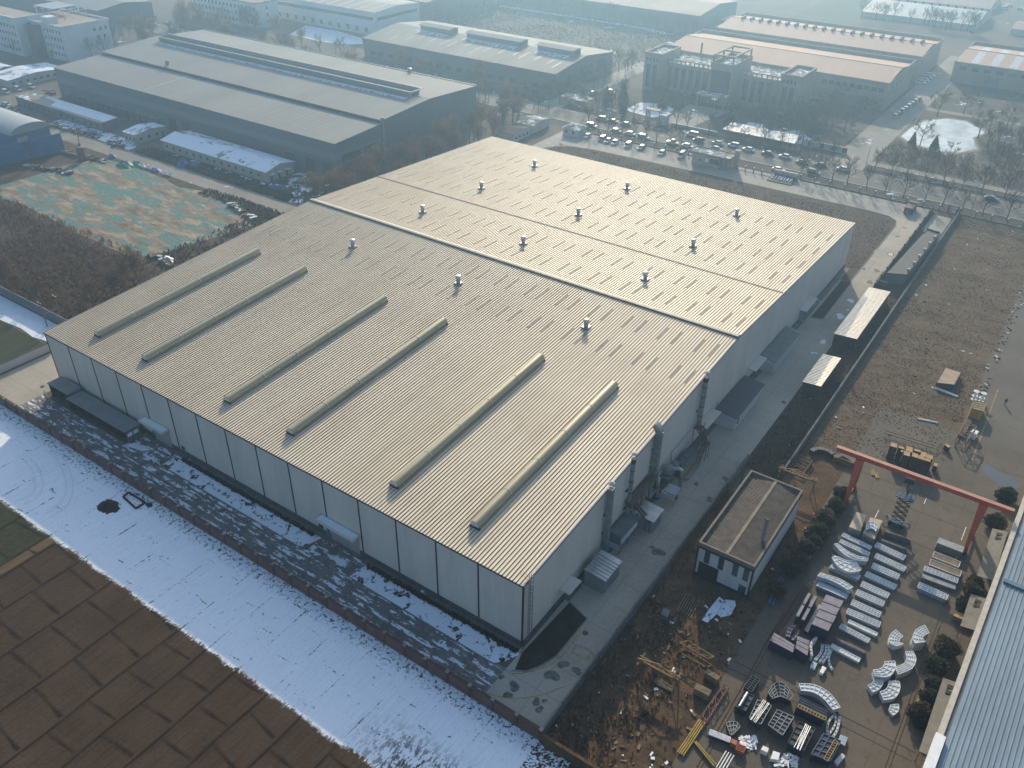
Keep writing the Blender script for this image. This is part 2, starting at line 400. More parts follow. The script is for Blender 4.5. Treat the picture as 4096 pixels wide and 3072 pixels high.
rect('works_road', -420, 92.3, -126, 99.6, .03, M_path)
rect('works_yard', -420, 99.6, -150, 123.8, .022, M_apron)
sheet('yard_snow', [(-292,99.9),(-262,100.3),(-240,100.0),(-240,104),(-244,107),(-264,107.5),(-268,111),(-292,106)], .036, ground_mix('patchy_snow', [(.10,.09,.075),(.14,.125,.1)], .2, fine=2, bump=.2, snow=(.45,.35)))
sheet('weed_verge', [(-236,100.2),(-160,100.2),(-156,107),(-236,107)], .034, ground_mix('weedy_snow', [(.03,.028,.02),(.07,.06,.045)], .3, fine=2, bump=.5, snow=(.56,.22)))
sheet('side_snow', [(-174,99.9),(-158,99.9),(-152,103),(-152,121),(-174,121)], .04, ground_mix('snowy_corner', [(.04,.035,.028),(.07,.06,.045)], .3, fine=2, bump=.5, snow=(.53,.14)))

# concrete round the hall
rect('concrete_apron', -134.2, -10.9, -119.9, 9, .028, M_conc)
rect('service_road', -119.9, -11.25, 0.4, -4.6, .030, M_conc_mud)
bedm = ground_mix('snowy_bed', [(.03,.027,.02),(.05,.042,.03)], .5, fine=4, bump=.5, snow=(.42,.55))
sheet('flower_bed', [(-79.8,-4.7),(-42.0,-4.7),(-40.8,-1.0),(-80.4,-1.0)], .06, bedm)
sheet('flower_bed', [(-30.9,-4.8),(-1.9,-5.0),(-.6,-4.0),(.5,-1.6),(.3,-1.0),(-30.4,-1.0)], .06, bedm)
rect('hall_skirt', -120, -1.0, .6, .02, .05, concrete('skirt_concrete', (.16,.155,.14), (8,2), .5, (.6,.5)))
rect('entrance_ramp', -41.0, -4.7, -30.6, -1.0, .055, M_conc_mud)
rect('entrance_ramp', -91, -4.7, -80.6, -1.0, .055, M_conc_mud)
rect('side_road', .4, -11.25, 10.4, 203.5, .032, M_conc)
sheet('corner_bed', [(.7,-1.0),(1.6,-4.2),(3.2,-3.4),(4.3,-1.2),(5.1,1.4),(5.25,10.1),(1.35,11.5)], .07, M_beds)
sheet('side_bed', [(1.9,125.0),(4.5,126.0),(4.3,150),(1.9,150)], .07, M_beds)
rect('side_skirt', .02, 11.6, 1.2, 158, .05, bpy.data.materials['skirt_concrete'])
sheet('dry_lawn', [(-121,158.2),(-121,188),(-118.5,195),(-113.5,199.2),(-105,201.2),(-60,202.6),(-6,203.3),(.5,202.4),(3.0,200.2),(3.9,196.5),(3.9,150.2),(1.4,150.2),(1.4,158.2)], .05, M_grass_back)
sheet('gate_yard', [(-126,186),(-118.8,195.4),(-113.8,199.6),(-105,201.6),(-60,203),(-6,203.7),(1,202.6),(10.4,203.4),(11.2,215.9),(-126,216.4)], .026, M_conc_back)
# ================================================================== the big hall
M_panel = mat('wall_panel', (.54,.50,.43), .55, var=.09, scale=.25, fine=1.6, stretch=(1,1,.12), spec=.35)
M_panel2 = mat('side_panel', (.56,.52,.45), .5, var=.08, scale=.2, fine=1.5, stretch=(1,1,.12), spec=.4)
M_navy = mat('dark_trim', (.018,.02,.03), .5, var=.2)
M_brickdark = mat('plinth_brick', (.075,.078,.08), .85, var=.35, scale=1, fine=6)
M_galv = mat('galvanised', (.36,.38,.38), .38, .75, var=.22, scale=.6, fine=4)
M_galv_dull = mat('dull_galvanised', (.24,.255,.26), .5, .5, var=.25, scale=.8, fine=5)
M_hood = mat('hood_sheet', (.30,.275,.185), .42, .25, var=.12, scale=.3, fine=3, stretch=(1,.2,1))
M_hoodend = mat('hood_end', (.55,.53,.46), .6, var=.15)
M_skyl = mat('skylight_sheet', (.31,.28,.215), .75, var=.25, scale=.6, fine=4, spec=.15)
M_whitecap = mat('white_cowl', (.78,.77,.74), .5, var=.08)
M_black = mat('soot_black', (.015,.015,.016), .7, var=.3)
M_rust = mat('rusty_steel', (.12,.062,.035), .8, .1, var=.4, scale=1.5, fine=6)
M_darksteel = mat('dark_steel', (.05,.052,.056), .55, .4, var=.3)
def roofmat():
    m, nt, b = newmat('roof_sheet'); P = pos_(nt, (1.63,.06,.3))
    n1 = noise_(nt, P, 1.0, 4, .7); n2 = noise_(nt, pos_(nt, (1,1,1)), .06, 4); n3 = noise_(nt, pos_(nt), 2.4, 4, .7)
    s = math_(nt, 'ADD', math_(nt, 'ADD', math_(nt, 'MULTIPLY', n1, .5), math_(nt, 'MULTIPLY', n2, .3)), math_(nt, 'MULTIPLY', n3, .2))
    c = ramp_(nt, s, [(.34,(.55,.455,.32)),(.5,(.73,.625,.46)),(.66,(.82,.73,.555))])
    stn = math_(nt, 'MULTIPLY', step_(nt, noise_(nt, pos_(nt, (1.2,.09,.3)), .5, 6, .75), .56, .70), .30)
    c = mix_(nt, stn, c, (.36,.265,.17))
    spk = math_(nt, 'MULTIPLY', step_(nt, noise_(nt, pos_(nt), 1.3, 6, .8), .67, .70), .5)
    c = mix_(nt, spk, c, (.22,.19,.15))
    L(nt, c, b.inputs['Base Color']); b.inputs['Roughness'].default_value = .6; b.inputs['Metallic'].default_value = 0
    b.inputs['Specular IOR Level'].default_value = .28
    return m
M_roof = roofmat(); M_seam_shade = mat('seam_shade', (.24,.20,.145), .9, var=.3, scale=.3, fine=2, stretch=(1,.2,1))  # shade at the foot of each rib, painted on as a dark strip
HX0, HD, HE, HR, RY = -120.0, 158.0, 13.2, 17.3, 76.3
def roof_z(y): return HE+(HR-HE)*y/RY if y < RY else HR-(HR-HE)*(y-RY)/(HD-RY)
hall = thing('factory_hall', 'huge pale metal factory hall with ribbed low-pitched roof, filling the middle of the photo', 'factory', (-60, 79, 0))
wb = MB()
for i in range(15):                                         # front wall: fifteen wide bays
    wb.box(HX0+8*i+.12, -.02, 1.15, HX0+8*i+7.88, .3, HE-.28, 0)
wb.build('front_wall', M_panel, hall)
sw = MB()
for x0, x1 in ((-.3, 0), (-120, -119.7)):
    for i in range(20):
        y0, y1 = HD*i/20, HD*(i+1)/20
        cut = [y0] + ([RY] if y0 < RY < y1 else []) + [y1]
        for a, b_ in zip(cut, cut[1:]):
            A = (a if a > 0 else .3); 
            P = [(x0,A,1.0),(x1,A,1.0),(x1,b_,1.0),(x0,b_,1.0),(x0,A,roof_z(a)-.2),(x1,A,roof_z(a)-.2),(x1,b_,roof_z(b_)-.2),(x0,b_,roof_z(b_)-.2)]
            sw.add(P, [(0,3,2,1),(4,5,6,7),(0,1,5,4),(1,2,6,5),(2,3,7,6),(3,0,4,7)])
sw.box(-119.7, HD-.3, 1.0, -.3, HD, HE-.2)
sw.build('side_wall', M_panel2, hall)
MB().box(-120.05,-.06,0,.05,.3,1.12).box(-.35,.3,0,.06,HD,.98).box(-120.06,.3,0,-119.7,HD,.98).box(-119.7,HD-.34,0,-.35,HD+.05,.98).build('plinth', M_brickdark, hall)
for i in range(16):
    x = HX0+8*i
    MB().box(x-.12, -.1, 1.15 if i not in (0,15) else .3, x+.12, .16, HE-.28).build('joint_strip', M_navy, hall)
MB().box(-120.2,-.28,HE-.30,.2,-.03,HE-.02).build('eave_gutter', M_navy, hall)
for y0, y1 in ((-.28,RY),(RY,HD+.2)):
    for x in (.02, -120.2):
        vt = MB(); vt.add([(x,y0,roof_z(y0)-.32),(x+.18,y0,roof_z(y0)-.32),(x+.18,y1,roof_z(y1)-.32),(x,y1,roof_z(y1)-.32),(x,y0,roof_z(y0)+.06),(x+.18,y0,roof_z(y0)+.06),(x+.18,y1,roof_z(y1)+.06),(x,y1,roof_z(y1)+.06)],
               [(0,3,2,1),(4,5,6,7),(0,1,5,4),(1,2,6,5),(2,3,7,6),(3,0,4,7)])
        vt.build('verge_trim', mat('verge_blue', (.10,.11,.17), .5), hall)
# roof sheets: real ribs, 195 pans across
PW = 120/195
def roof_slope(y0, y1, h):
    r = MB(); pr = []
    for i in range(195):
        x = HX0+PW*i
        pr += [(x+.02,h),(x+.085,h),(x+.135,0.0),(x+.185,0.0),(x+PW-.04,0.012)]
    pr.append((0.0, 0.0))
    n = len(pr)
    za, zb = roof_z(y0), roof_z(y1)
    V = [(x, y0, za+z) for x, z in pr] + [(x, y1, zb+z) for x, z in pr]
    r.add(V, [(i, i+1, n+i+1, n+i) for i in range(n-1)])
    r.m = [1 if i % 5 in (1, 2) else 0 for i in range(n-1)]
    return r
rf = roof_slope(-.22, RY-.35, .13).build('roof_near_slope', [M_roof, M_seam_shade], hall)
rf2 = roof_slope(RY+.35, 102.4, .11).build('roof_far_slope', [M_roof, M_seam_shade], hall)
rf3 = roof_slope(102.3, HD+.2, .11).build('roof_far_slope', [M_roof, M_seam_shade], hall)
lap = MB(); lz = roof_z(102.35)
pr = []
for i in range(195): pr += [(HX0+PW*i+.02,.175),(HX0+PW*i+.10,.175),(HX0+PW*i+.16,.03),(HX0+PW*i+.30,.03),(HX0+PW*i+.34,.15),(HX0+PW*i+.5,.15),(HX0+PW*i+.54,.03)]
n = len(pr); lap.add([(x,102.1,lz+z) for x, z in pr]+[(x,102.5,lz+z-.02) for x, z in pr], [(i,i+1,n+i+1,n+i) for i in range(n-1)])
lap.build('lap_fixing', mat('lap_trim', (.26,.225,.17), .7), hall)
MB().box(-120.1, RY-.62, HR-.1, .1, RY-.45, HR+.30).build('ridge_flashing', M_navy, hall)
MB().extr([(RY-.45,HR-.05),(RY+.75,HR-.05),(RY+.75,HR+.2),(RY+.1,HR+.46),(RY-.45,HR+.36)], 'X', -120.15, .15).build('ridge_cap', mat('cap_sheet', (.36,.345,.29), .5, .2), hall)
# translucent roof sheets
sky_list = []
for (y0, y1) in ((56.2,61.0),(66.7,71.7),(80.4,85.5),(91.0,96.1),(107.6,112.7),(118.2,123.4),(129.2,134.3),(140.2,145.3)):
    for k in range(15):
        for dx in (2.55, 5.55):
            x = HX0+8*k+dx; i = round((x-HX0)/PW); sky_list.append((HX0+PW*i, y0, y1))
sky_list.sort(key=lambda s: (s[0]-CAM.x)**2+(s[1]-CAM.y)**2)
rest = MB()
for j, (x, y0, y1) in enumerate(sky_list):
    mb = MB() if j < 96 else rest; z0, z1 = roof_z(y0)+.035, roof_z(y1)+.035
    mb.add([(x+.12,y0,z0),(x+PW-.05,y0,z0),(x+PW-.05,y1,z1),(x+.12,y1,z1),(x+.12,y0,z0+.05),(x+PW-.05,y0,z0+.05),(x+PW-.05,y1,z1+.05),(x+.12,y1,z1+.05)],
           [(4,5,6,7),(0,1,5,4),(1,2,6,5),(2,3,7,6),(3,0,4,7)])
    if j < 96: mb.build('skylight_sheet', M_skyl, hall)
rest.build('skylight_sheets', M_skyl, hall)['kind'] = 'stuff'
# long ventilation hoods on the near slope
for x in (-109.0, -93.3, -69.0, -52.5, -28.6, -12.4):
    y0, y1 = 5.0, 48.0
    h = MB(); prof = []
    for i in range(13):
        a = PI*(i/12); prof.append((-.86*math.cos(a), .80+.62*math.sin(a)))
    prof = [(-.74,.0),(-.74,.55),(-.86,.6)]+prof+[(.86,.6),(.74,.55),(.74,.0)]
    n = len(prof); za, zb = roof_z(y0), roof_z(y1)
    V = [(x+u, y0, za+z) for u, z in prof]+[(x+u, y1, zb+z) for u, z in prof]
    h.add(V, [(i, i+1, n+i+1, n+i) for i in range(n-1)])
    ho = h.build('ventilation_hood', M_hood, hall, smooth=False)
    for y, zz, s in ((y0, za, -1), (y1, zb, 1)):
        e = MB().add([(x+u*.98, y+s*.03, zz+z) for u, z in prof], [tuple(range(n))]); e.box(x-1.0, y-.06 if s < 0 else y-.04, zz, x+1.0, y+.04 if s < 0 else y+.06, zz+.45, 1)
        e.build('end_plate', [M_hoodend, M_navy], ho)
    bnd = MB()
    for k in range(1, 5):
        y = y0+(y1-y0)*k/5; zz = roof_z(y); ar = [(.9*math.cos(PI*i/8), .80+.66*math.sin(PI*i/8)) for i in range(9)]
        for (u0, w0), (u1, w1) in zip(ar, ar[1:]): bnd.bar((x+u0,y,zz+w0),(x+u1,y,zz+w1),.12,.03)
    bnd.build('joint_band', M_hoodend, ho)
# round roof ventilators
vp = None
for (x, y) in ((-91.5,140.6),(-91.5,113.6),(-60,141),(-91.8,88.4),(-59.8,113.6),(-27,141.6),(-92,62.6),(-59.9,88),(-27,113.8),(-60,62.5),(-27.2,88.6),(-27.1,62.5)):
    z = roof_z(y)
    v = MB().box(x-.75,y-.75,z-.1,x+.75,y+.75,z+.42).lathe([(.46,.4),(.46,1.0),(.52,1.05),(.42,1.35),(.42,1.55)], (x,y,z), 14).build('roof_ventilator', M_galv_dull, hall)
    MB().lathe([(.45,1.55),(.64,1.6),(.66,1.85),(.56,2.05),(.2,2.15),(.02,2.16)], (x,y,z), 16).build('cap', M_galv, v, smooth=False)
# canopies, doors and small vents of the front
def front_door(x0, x1, hasman):
    c = MB().box(x0-.6, -1.7, 4.55, x1+.6, -.12, 4.78); c.box(x0-.6,-1.78,4.45,x1+.6,-1.66,4.95).box(x0-.7,-1.7,4.5,x0-.55,-.12,4.93).box(x1+.55,-1.7,4.5,x1+.7,-.12,4.93)
    cn = c.build('canopy', M_panel2, hall)
    MB().box(x0-.5,-1.6,4.785,x1+.5,-.2,4.84).build('canopy_snow', M_snow, cn)
    d = MB().box(x0+1.4,-.08,.05,x1,-.03,4.3); d.box(x0+1.2,-.14,.05,x0+1.4,-.02,4.4).box(x1,-.14,.05,x1+.2,-.02,4.4)
    for k in range(1, 8): d.box(x0+1.4,-.09,.05+k*.53,x1,-.078,.09+k*.53)
    d.build('door', mat('roller_door', (.30,.295,.275), .6, var=.08), hall)
    if hasman: MB().box(x0+.05,-.09,.1,x0+.95,-.03,2.2).build('door', M_galv_dull, hall)
front_door(-40.6, -33.0, True); front_door(-88.6, -82.6, False)
MB().box(-42.4,-.1,1.3,-41.3,-.03,2.1).build('wall_vent', M_black, hall)
MB().box(-79.2,-.1,1.35,-78.3,-.03,2.1).build('wall_vent', M_black, hall)
# cat ladder with hoops at the near corner
ld = MB()
for y in (1.0, 1.5): ld.bar((.35,y,.6),(.35,y,14.6),.06)
for k in range(46): ld.bar((.35,1.0,.8+k*.3),(.35,1.5,.8+k*.3),.035)
for k in range(14):
    z = 2.6+k*.86; pts = [(.35+.55*math.sin(PI*i/6), 1.25-.38*math.cos(PI*i/6), z) for i in range(7)]
    for a, b_ in zip(pts, pts[1:]): ld.bar(a, b_, .05)
for i in (1,3,5): ld.bar((.35+.55*math.sin(PI*i/6), 1.25-.38*math.cos(PI*i/6), 2.6),(.35+.55*math.sin(PI*i/6), 1.25-.38*math.cos(PI*i/6), 13.8+.8),.04)
for s in (1.0,1.5): ld.bar((.35,s,13.3),(-1.2,s,14.0),.05)
ld.build('roof_ladder', M_galv_dull, hall)
# ================================================================== neighbouring buildings
M_slate = mat('slate_wall', (.105,.125,.14), .6, var=.08, scale=.1)
M_slate2 = mat('slate_band', (.16,.185,.195), .6, var=.08)
M_greyroof = mat('grey_sheet_roof', (.22,.225,.215), .75, 0, spec=.15, var=.12, scale=.05, fine=.9, stretch=(1,.15,1), wave=('X', .9, .35))
M_greyroof2 = mat('weathered_sheet_roof', (.22,.215,.195), .75, 0, spec=.15, var=.22, scale=.06, fine=1.2, stretch=(1,.12,1), wave=('X', .9, .35))
M_glassd = mat('window_glass', (.035,.05,.06), .12, var=.3, spec=.7)
M_whitewall = mat('white_tile_wall', (.56,.58,.58), .6, var=.08, scale=.15, fine=2)
M_offwhite = mat('plaster_wall', (.40,.40,.375), .8, var=.12, scale=.4)
M_cream = mat('cream_wall', (.36,.33,.27), .8, var=.14, scale=.3)
M_beige = mat('beige_stone', (.27,.235,.19), .8, var=.12, scale=.3)
M_pinkroof = mat('pink_sheet_roof', (.54,.37,.275), .8, spec=.1, var=.08, scale=.05, fine=1, stretch=(1,.2,1), wave=('X', 1.0, .3))
M_tanroof = mat('tan_roof', (.38,.31,.25), .8, spec=.1, var=.14, scale=.05, wave=('X', 1.2, .3))
M_flatroof = mat('flat_roof_felt', (.19,.17,.145), .9, var=.3, scale=.3)
M_flatsnow = ground_mix('snowy_flat_roof', [(.13,.115,.095),(.22,.2,.165),(.3,.27,.22)], .5, fine=2.5, bump=.2, snow=(.52,.35))
M_snowsheet = ground_mix('snow_on_sheets', [(.20,.205,.2),(.3,.3,.29)], .4, fine=1.5, bump=.2, stretch=(1,.15,1), snow=(.43,.12))
M_bluewall = mat('blue_sheet_wall', (.045,.12,.25), .5, var=.12, scale=.3, wave=('X', .5, .2))
M_darkwin = M_glassd
M_conc_wall = mat('cement_wall', (.15,.155,.155), .9, var=.2, scale=.3, fine=2)
M_pale_seam = mat('pale_seam', (.42,.40,.36), .6)

def walls_box(t, x0, x1, y0, y1, z1, m, name='wall', z0=0.0):
    return MB().box(x0, y0, z0, x1, y1, z1).build(name, m, t)
def gable(t, x0, x1, y0, y1, he, hr, wm, rm, yr=None, over=.25, thick=.14):
    """ridge along X"""
    yr = (y0+y1)/2 if yr is None else yr
    w = MB().add([(x0,y0,0),(x1,y0,0),(x1,y1,0),(x0,y1,0),(x0,y0,he),(x1,y0,he),(x1,y1,he),(x0,y1,he),(x0,yr,hr),(x1,yr,hr)],
                 [(0,1,5,4),(1,2,6,9,5),(2,3,7,6),(3,0,4,8,7)])
    w.build('wall', wm, t)
    sl0, sl1 = (hr-he)/(yr-y0), (hr-he)/(y1-yr)
    r = MB().extr([(y0-over,he-sl0*over+.02),(yr,hr+.02),(y1+over,he-sl1*over+.02),(y1+over,he-sl1*over+thick),(yr,hr+thick),(y0-over,he-sl0*over+thick)], 'X', x0-over, x1+over)
    return r.build('roof', rm, t)
def win_y(t, x0, z0, w, h, y, m=None, frame=None, name='window', s=-1):
    """window on a wall that faces along Y (s=-1: towards -Y)"""
    fr = MB().box(x0-.12, min(y, y+s*.08), z0-.12, x0+w+.12, max(y, y+s*.08), z0+h+.12).build(name, frame or M_offwhite, t)
    MB().box(x0, min(y+s*.04, y+s*.12), z0, x0+w, max(y+s*.04, y+s*.12), z0+h).build('pane', m or M_glassd, fr)
def win_x(t, y0, z0, w, h, x, m=None, frame=None, name='window', s=1):
    fr = MB().box(min(x, x+s*.08), y0-.12, z0-.12, max(x, x+s*.08), y0+w+.12, z0+h+.12).build(name, frame or M_offwhite, t)
    MB().box(min(x+s*.04, x+s*.12), y0, z0, max(x+s*.04, x+s*.12), y0+w, z0+h).build('pane', m or M_glassd, fr)

# ---- grey warehouse behind left: low aisle in front, higher nave with a long ridge ventilator
gw = thing('warehouse', 'long slate grey warehouse with stepped roof and one long ridge ventilator', 'warehouse', (-240, 162, 0))
X0, X1 = -320.5, -159.0
MB().add([(X0,124,0),(X1,124,0),(X1,124,12.05),(X0,124,12.05),(X1,147,0),(X1,147,13.1),(X0,147,0),(X0,147,13.1)],
         [(0,1,2,3),(1,4,5,2),(6,0,3,7)]).build('wall', M_slate, gw)
MB().add([(X0,147,0),(X1,147,0),(X1,147,14.0),(X0,147,14.0),(X1,173,0),(X1,201,0),(X1,201,14.2),(X1,173,15.6),(X0,173,0),(X0,201,0),(X0,201,14.2),(X0,173,15.6)],
         [(0,1,2,3),(1,4,7,2),(4,5,6,7),(8,0,3,11),(9,8,11,10),(5,9,10,6)]).build('wall', M_slate, gw)
MB().box(X0-.06,123.9,6.2,X1+.08,123.98,8.6).box(X1+.02,124,6.2,X1+.1,146,8.6).build('light_band', M_slate2, gw)
MB().extr([(123.6,12.0),(147.0,13.12),(147.0,13.25),(123.6,12.16)], 'X', X0-.25, X1+.25).build('low_roof', M_greyroof, gw)
MB().extr([(146.7,14.0),(173,15.62),(201.3,14.16),(201.3,14.4),(173,15.86),(146.7,14.24)], 'X', X0-.25, X1+.25).build('high_roof', M_greyroof, gw)
MB().box(X0-.3,200.9,14.3,X1+.3,201.4,14.7).box(X0-.35,146.9,14.2,X0-.1,201.3,14.5).build('parapet', mat('grey_trim', (.20,.21,.21), .6), gw)
MB().box(X0,146.5,13.2,X1-1,147.2,13.7).build('valley_gutter', M_navy, gw)
rv = MB().add([(-312,170.6,15.4),(-166,170.6,15.4),(-166,169.9,17.6),(-312,169.9,17.6),(-312,175.4,15.4),(-166,175.4,15.4),(-166,176.1,17.6),(-312,176.1,17.6)],
     [(0,1,2,3),(5,4,7,6),(1,5,6,2),(4,0,3,7)]); rv.box(-312,171.2,15.5,-166,174.8,16.5,1)
rvo = rv.build('ridge_ventilator', [M_slate2, mat('dark_louvre', (.06,.066,.07), .7)], gw)
MB().box(-313.2,169.5,17.55,-164.8,169.95,17.85).box(-313.2,176.05,17.55,-164.8,176.5,17.85).box(-165.2,169.5,17.56,-164.8,176.5,17.84).build('rail', M_pale_seam, rvo)
sn = MB(); yy = 169.4
for k in range(150):
    x = -310+k*.96; w_ = rng.uniform(1.2, 2.6); z0 = 14.24+(15.86-14.24)*(yy-w_-146.7)/26.3+.02; z1 = 14.24+1.62*(yy-146.7)/26.3+.02
    sn.add([(x,yy-w_,z0),(x+.8,yy-w_-.2,z0),(x+.8,yy,z1),(x,yy,z1)], [(0,1,2,3)])
sn.build('snow_line', M_snow, gw)
for i in range(12):
    x = -190+i*2.6-(i % 2)*.4 if i < 8 else -240+i*4
    MB().box(x,128,12.32,x+.14,142,12.94) if False else MB().add([(x,128,12.42),(x+.16,128,12.42),(x+.16,143,13.14),(x,143,13.14)], [(0,1,2,3)]).build('roof_seam', M_pale_seam, gw)
MB().add([(-262,124,12.28),(-261.4,124,12.28),(-261.4,146.6,13.36),(-262,146.6,13.36)], [(0,1,2,3)]).build('roof_seam', M_pale_seam, gw)
for x, y in ((-279,149.5),(-192,200.5)):
    z = 14.4; MB().lathe([(.7,0),(.7,1.0),(.95,1.1),(.9,1.7),(.2,1.9)], (x,y,z), 10).build('roof_ventilator', M_galv_dull, gw)
MB().box(-159.0,146.4,0,-158.3,147.4,15.2).build('downpipe_shaft', M_slate2, gw)
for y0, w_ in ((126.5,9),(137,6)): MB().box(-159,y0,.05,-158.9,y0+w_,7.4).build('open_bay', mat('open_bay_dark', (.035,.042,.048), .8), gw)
for x0 in (-166,-174,-184,-240,-248): MB().box(x0,123.86,.05,x0+4.4,123.95,4.6).build('door', mat('dark_door', (.05,.062,.07), .7), gw)
MB().box(-312,121.6,3.5,-252,124,3.75).build('canopy', M_galv_dull, gw)
for k in range(16): MB().box(-311+k*4,121.7,0,-310.8+k*4,121.9,3.5).build('canopy_post', M_darksteel, gw)

# ---- low buildings in front of it
t = thing('site_office', 'long low grey office with snow along half of its mono-pitch roof', 'office', (-289, 110, 0))
walls_box(t, -311.5, -264.8, 106.8, 112.9, 3.55, M_conc_wall)
MB().extr([(106.3,3.45),(113.5,3.95),(113.5,4.1),(106.3,3.6)], 'X', -312, -264.4).build('roof', M_tanroof, t)
MB().add([(-300,107.6,3.72),(-264.6,107.6,3.72),(-264.6,113.4,4.13),(-311,113.4,4.13),(-311,112.2,4.05),(-302,111,3.97)], [(0,1,2,3,4,5)]).build('roof_snow', M_snow, t)
for k in range(11): win_y(t, -309+k*4, 1.0, 1.4, 1.2, 106.8, frame=M_slate2)
t = thing('site_office', 'short grey annexe with patchy snow roof at the left end of the low office', 'office', (-318, 110, 0))
walls_box(t, -324.5, -312.6, 106.9, 113.2, 3.5, M_conc_wall); MB().box(-325,106.4,3.5,-312.3,113.6,3.7).build('roof', M_flatsnow, t)
for k in range(3): win_y(t, -322.5+k*3.6, 1.0, 1.3, 1.2, 106.9, frame=M_slate2)
t = thing('gatehouse', 'small cream house with two snow-dusted roof pitches beside the works road', 'house', (-247, 112, 0))
gable(t, -250, -242.7, 105.6, 118.6, 3.4, 4.3, M_cream, M_snowsheet)
for k in range(3): win_y(t, -248.8+k*2.2, 1.1, 1.0, 1.0, 105.6)
for k in range(3): win_x(t, 107+k*3.4, 1.1, 1.2, 1.1, -242.7)
MB().box(-242.72,116.4,.05,-242.6,117.5,2.1).build('door', M_rust, t)
t = thing('workers_barrack', 'long cream barrack with ribbed snowy gable roof and a row of small windows', 'barrack', (-202, 114, 0))
gable(t, -229.5, -175.4, 107.6, 119.6, 3.8, 5.1, M_cream, M_snowsheet, over=.6)
for k in range(14): win_y(t, -228+k*3.7, 1.4, 1.1, 1.0, 107.6)
for k in range(3):
    y = 109+k*3.4; MB().box(-175.4,y,.05,-175.3,y+1.0,2.1).build('door', M_rust, t)
    MB().box(-175.4,y-.3,2.4,-174.2,y+1.4,2.5).build('door_canopy', M_snow, t)
t = thing('workers_barrack', 'low white-walled row of rooms with snowy roof by the white office block', 'barrack', (-356, 131, 0))
gable(t, -366, -350, 118, 145, 3.2, 4.2, M_offwhite, M_snowsheet)
for k in range(8): win_x(t, 119.5+k*3.2, 1.1, 1.3, 1.1, -350)
t = thing('site_shed', 'small dark shed under a smooth snow-white roof at the left edge', 'shed', (-376, 131, 0))
gable(t, -384, -371, 124, 133, 3, 4, M_slate, M_snow)

# ---- white office block with its dark stair tower
t = thing('office_block', 'white tiled office block with a dark glazed stair tower and rooftop pergola', 'office block', (-395, 172, 0))
walls_box(t, -411, -370.5, 159.2, 184, 15.2, M_whitewall)
MB().box(-411.2,158.98,15.2,-370.3,159.5,16.2).box(-370.8,159.5,15.2,-370.28,184.2,16.2).box(-411.2,183.7,15.2,-370.8,184.2,16.2).build('parapet', M_whitewall, t)
MB().box(-410.6,159.5,15.2,-370.8,183.7,15.3).build('roof', mat('roof_terrace', (.34,.27,.215), .9, var=.25), t)
MB().box(-389,160.5,15.3,-383,165.5,18.4).build('stair_house', M_whitewall, t)
pg = MB()
for x in (-410,-404,-398,-392,-386):
    for y in (171,182.5): pg.box(x-.2,y-.2,15.3,x+.2,y+.2,18.6)
    pg.box(x-.2,170,18.6,x+.2,183.4,18.9)
pgo = pg.build('pergola', M_whitewall, t); MB().box(-413,171.5,18.92,-396,184,19.1).build('canopy_roof', M_galv_dull, pgo)
for r in range(4):
    for k in range(6): win_y(t, -386+k*2.5, 2.2+r*3.4, 1.1, 1.5, 159.2, frame=M_whitewall)
for y, z in ((176,11.6),(179.4,11.6),(182,11.6),(177,8),(180.6,8)): win_x(t, y-1, z, 1.2, 1.5, -370.5, frame=M_whitewall)
for r in range(3): MB().box(-371.5,184,2+r*4,-370.4,184.25,5.2+r*4).build('corner_window', M_glassd, t)
st = MB()
for i in range(9):
    a0, a1 = PI*(1.0+i/9), PI*(1.0+(i+1)/9)
    st.add([(-392.5+4.6*math.cos(a0),160+5*math.sin(a0),0),(-392.5+4.6*math.cos(a1),160+5*math.sin(a1),0),(-392.5+4.6*math.cos(a1),160+5*math.sin(a1),15.0),(-392.5+4.6*math.cos(a0),160+5*math.sin(a0),15.0)], [(0,1,2,3)])
st.build('stair_tower', M_glassd, t)
MB().box(-394.4,154.6,0,-393.4,155.2,15.2).build('mullion', M_slate2, t)
t2 = thing('office_block', 'white office block of small windows cut by the left edge of the photo', 'office block', (-425, 160, 0))
walls_box(t2, -460, -397.8, 152.5, 166, 17, M_whitewall)
MB().box(-460,152.3,17,-397.6,153,17.8).box(-398.2,153,17,-397.6,166,17.8).build('parapet', M_whitewall, t2)
MB().box(-459,153,17,-398.3,165.8,17.1).build('roof', bpy.data.materials['roof_terrace'], t2)
for r in range(4):
    for k in range(9): win_y(t2, -423+k*2.75, 2.2+r*3.5, 1.1, 1.5, 152.5, frame=M_whitewall)
# ---- second office at the top
t = thing('office_block', 'pale three-storey office block with many square windows beyond the bare trees', 'office block', (-385, 275, 0))
walls_box(t, -412, -356.8, 264.5, 280, 12.7, M_whitewall)
MB().box(-412.3,264.2,12.7,-356.5,280.3,13.3).build('roof', M_flatroof, t)
for r in range(3):
    for k in range(17): win_y(t, -410+k*3.15, 2.0+r*3.6, 1.5, 1.7, 264.5, frame=M_whitewall)
for r in range(3): win_x(t, 271, 2.0+r*3.6, 1.2, 1.5, -356.8, frame=M_whitewall)
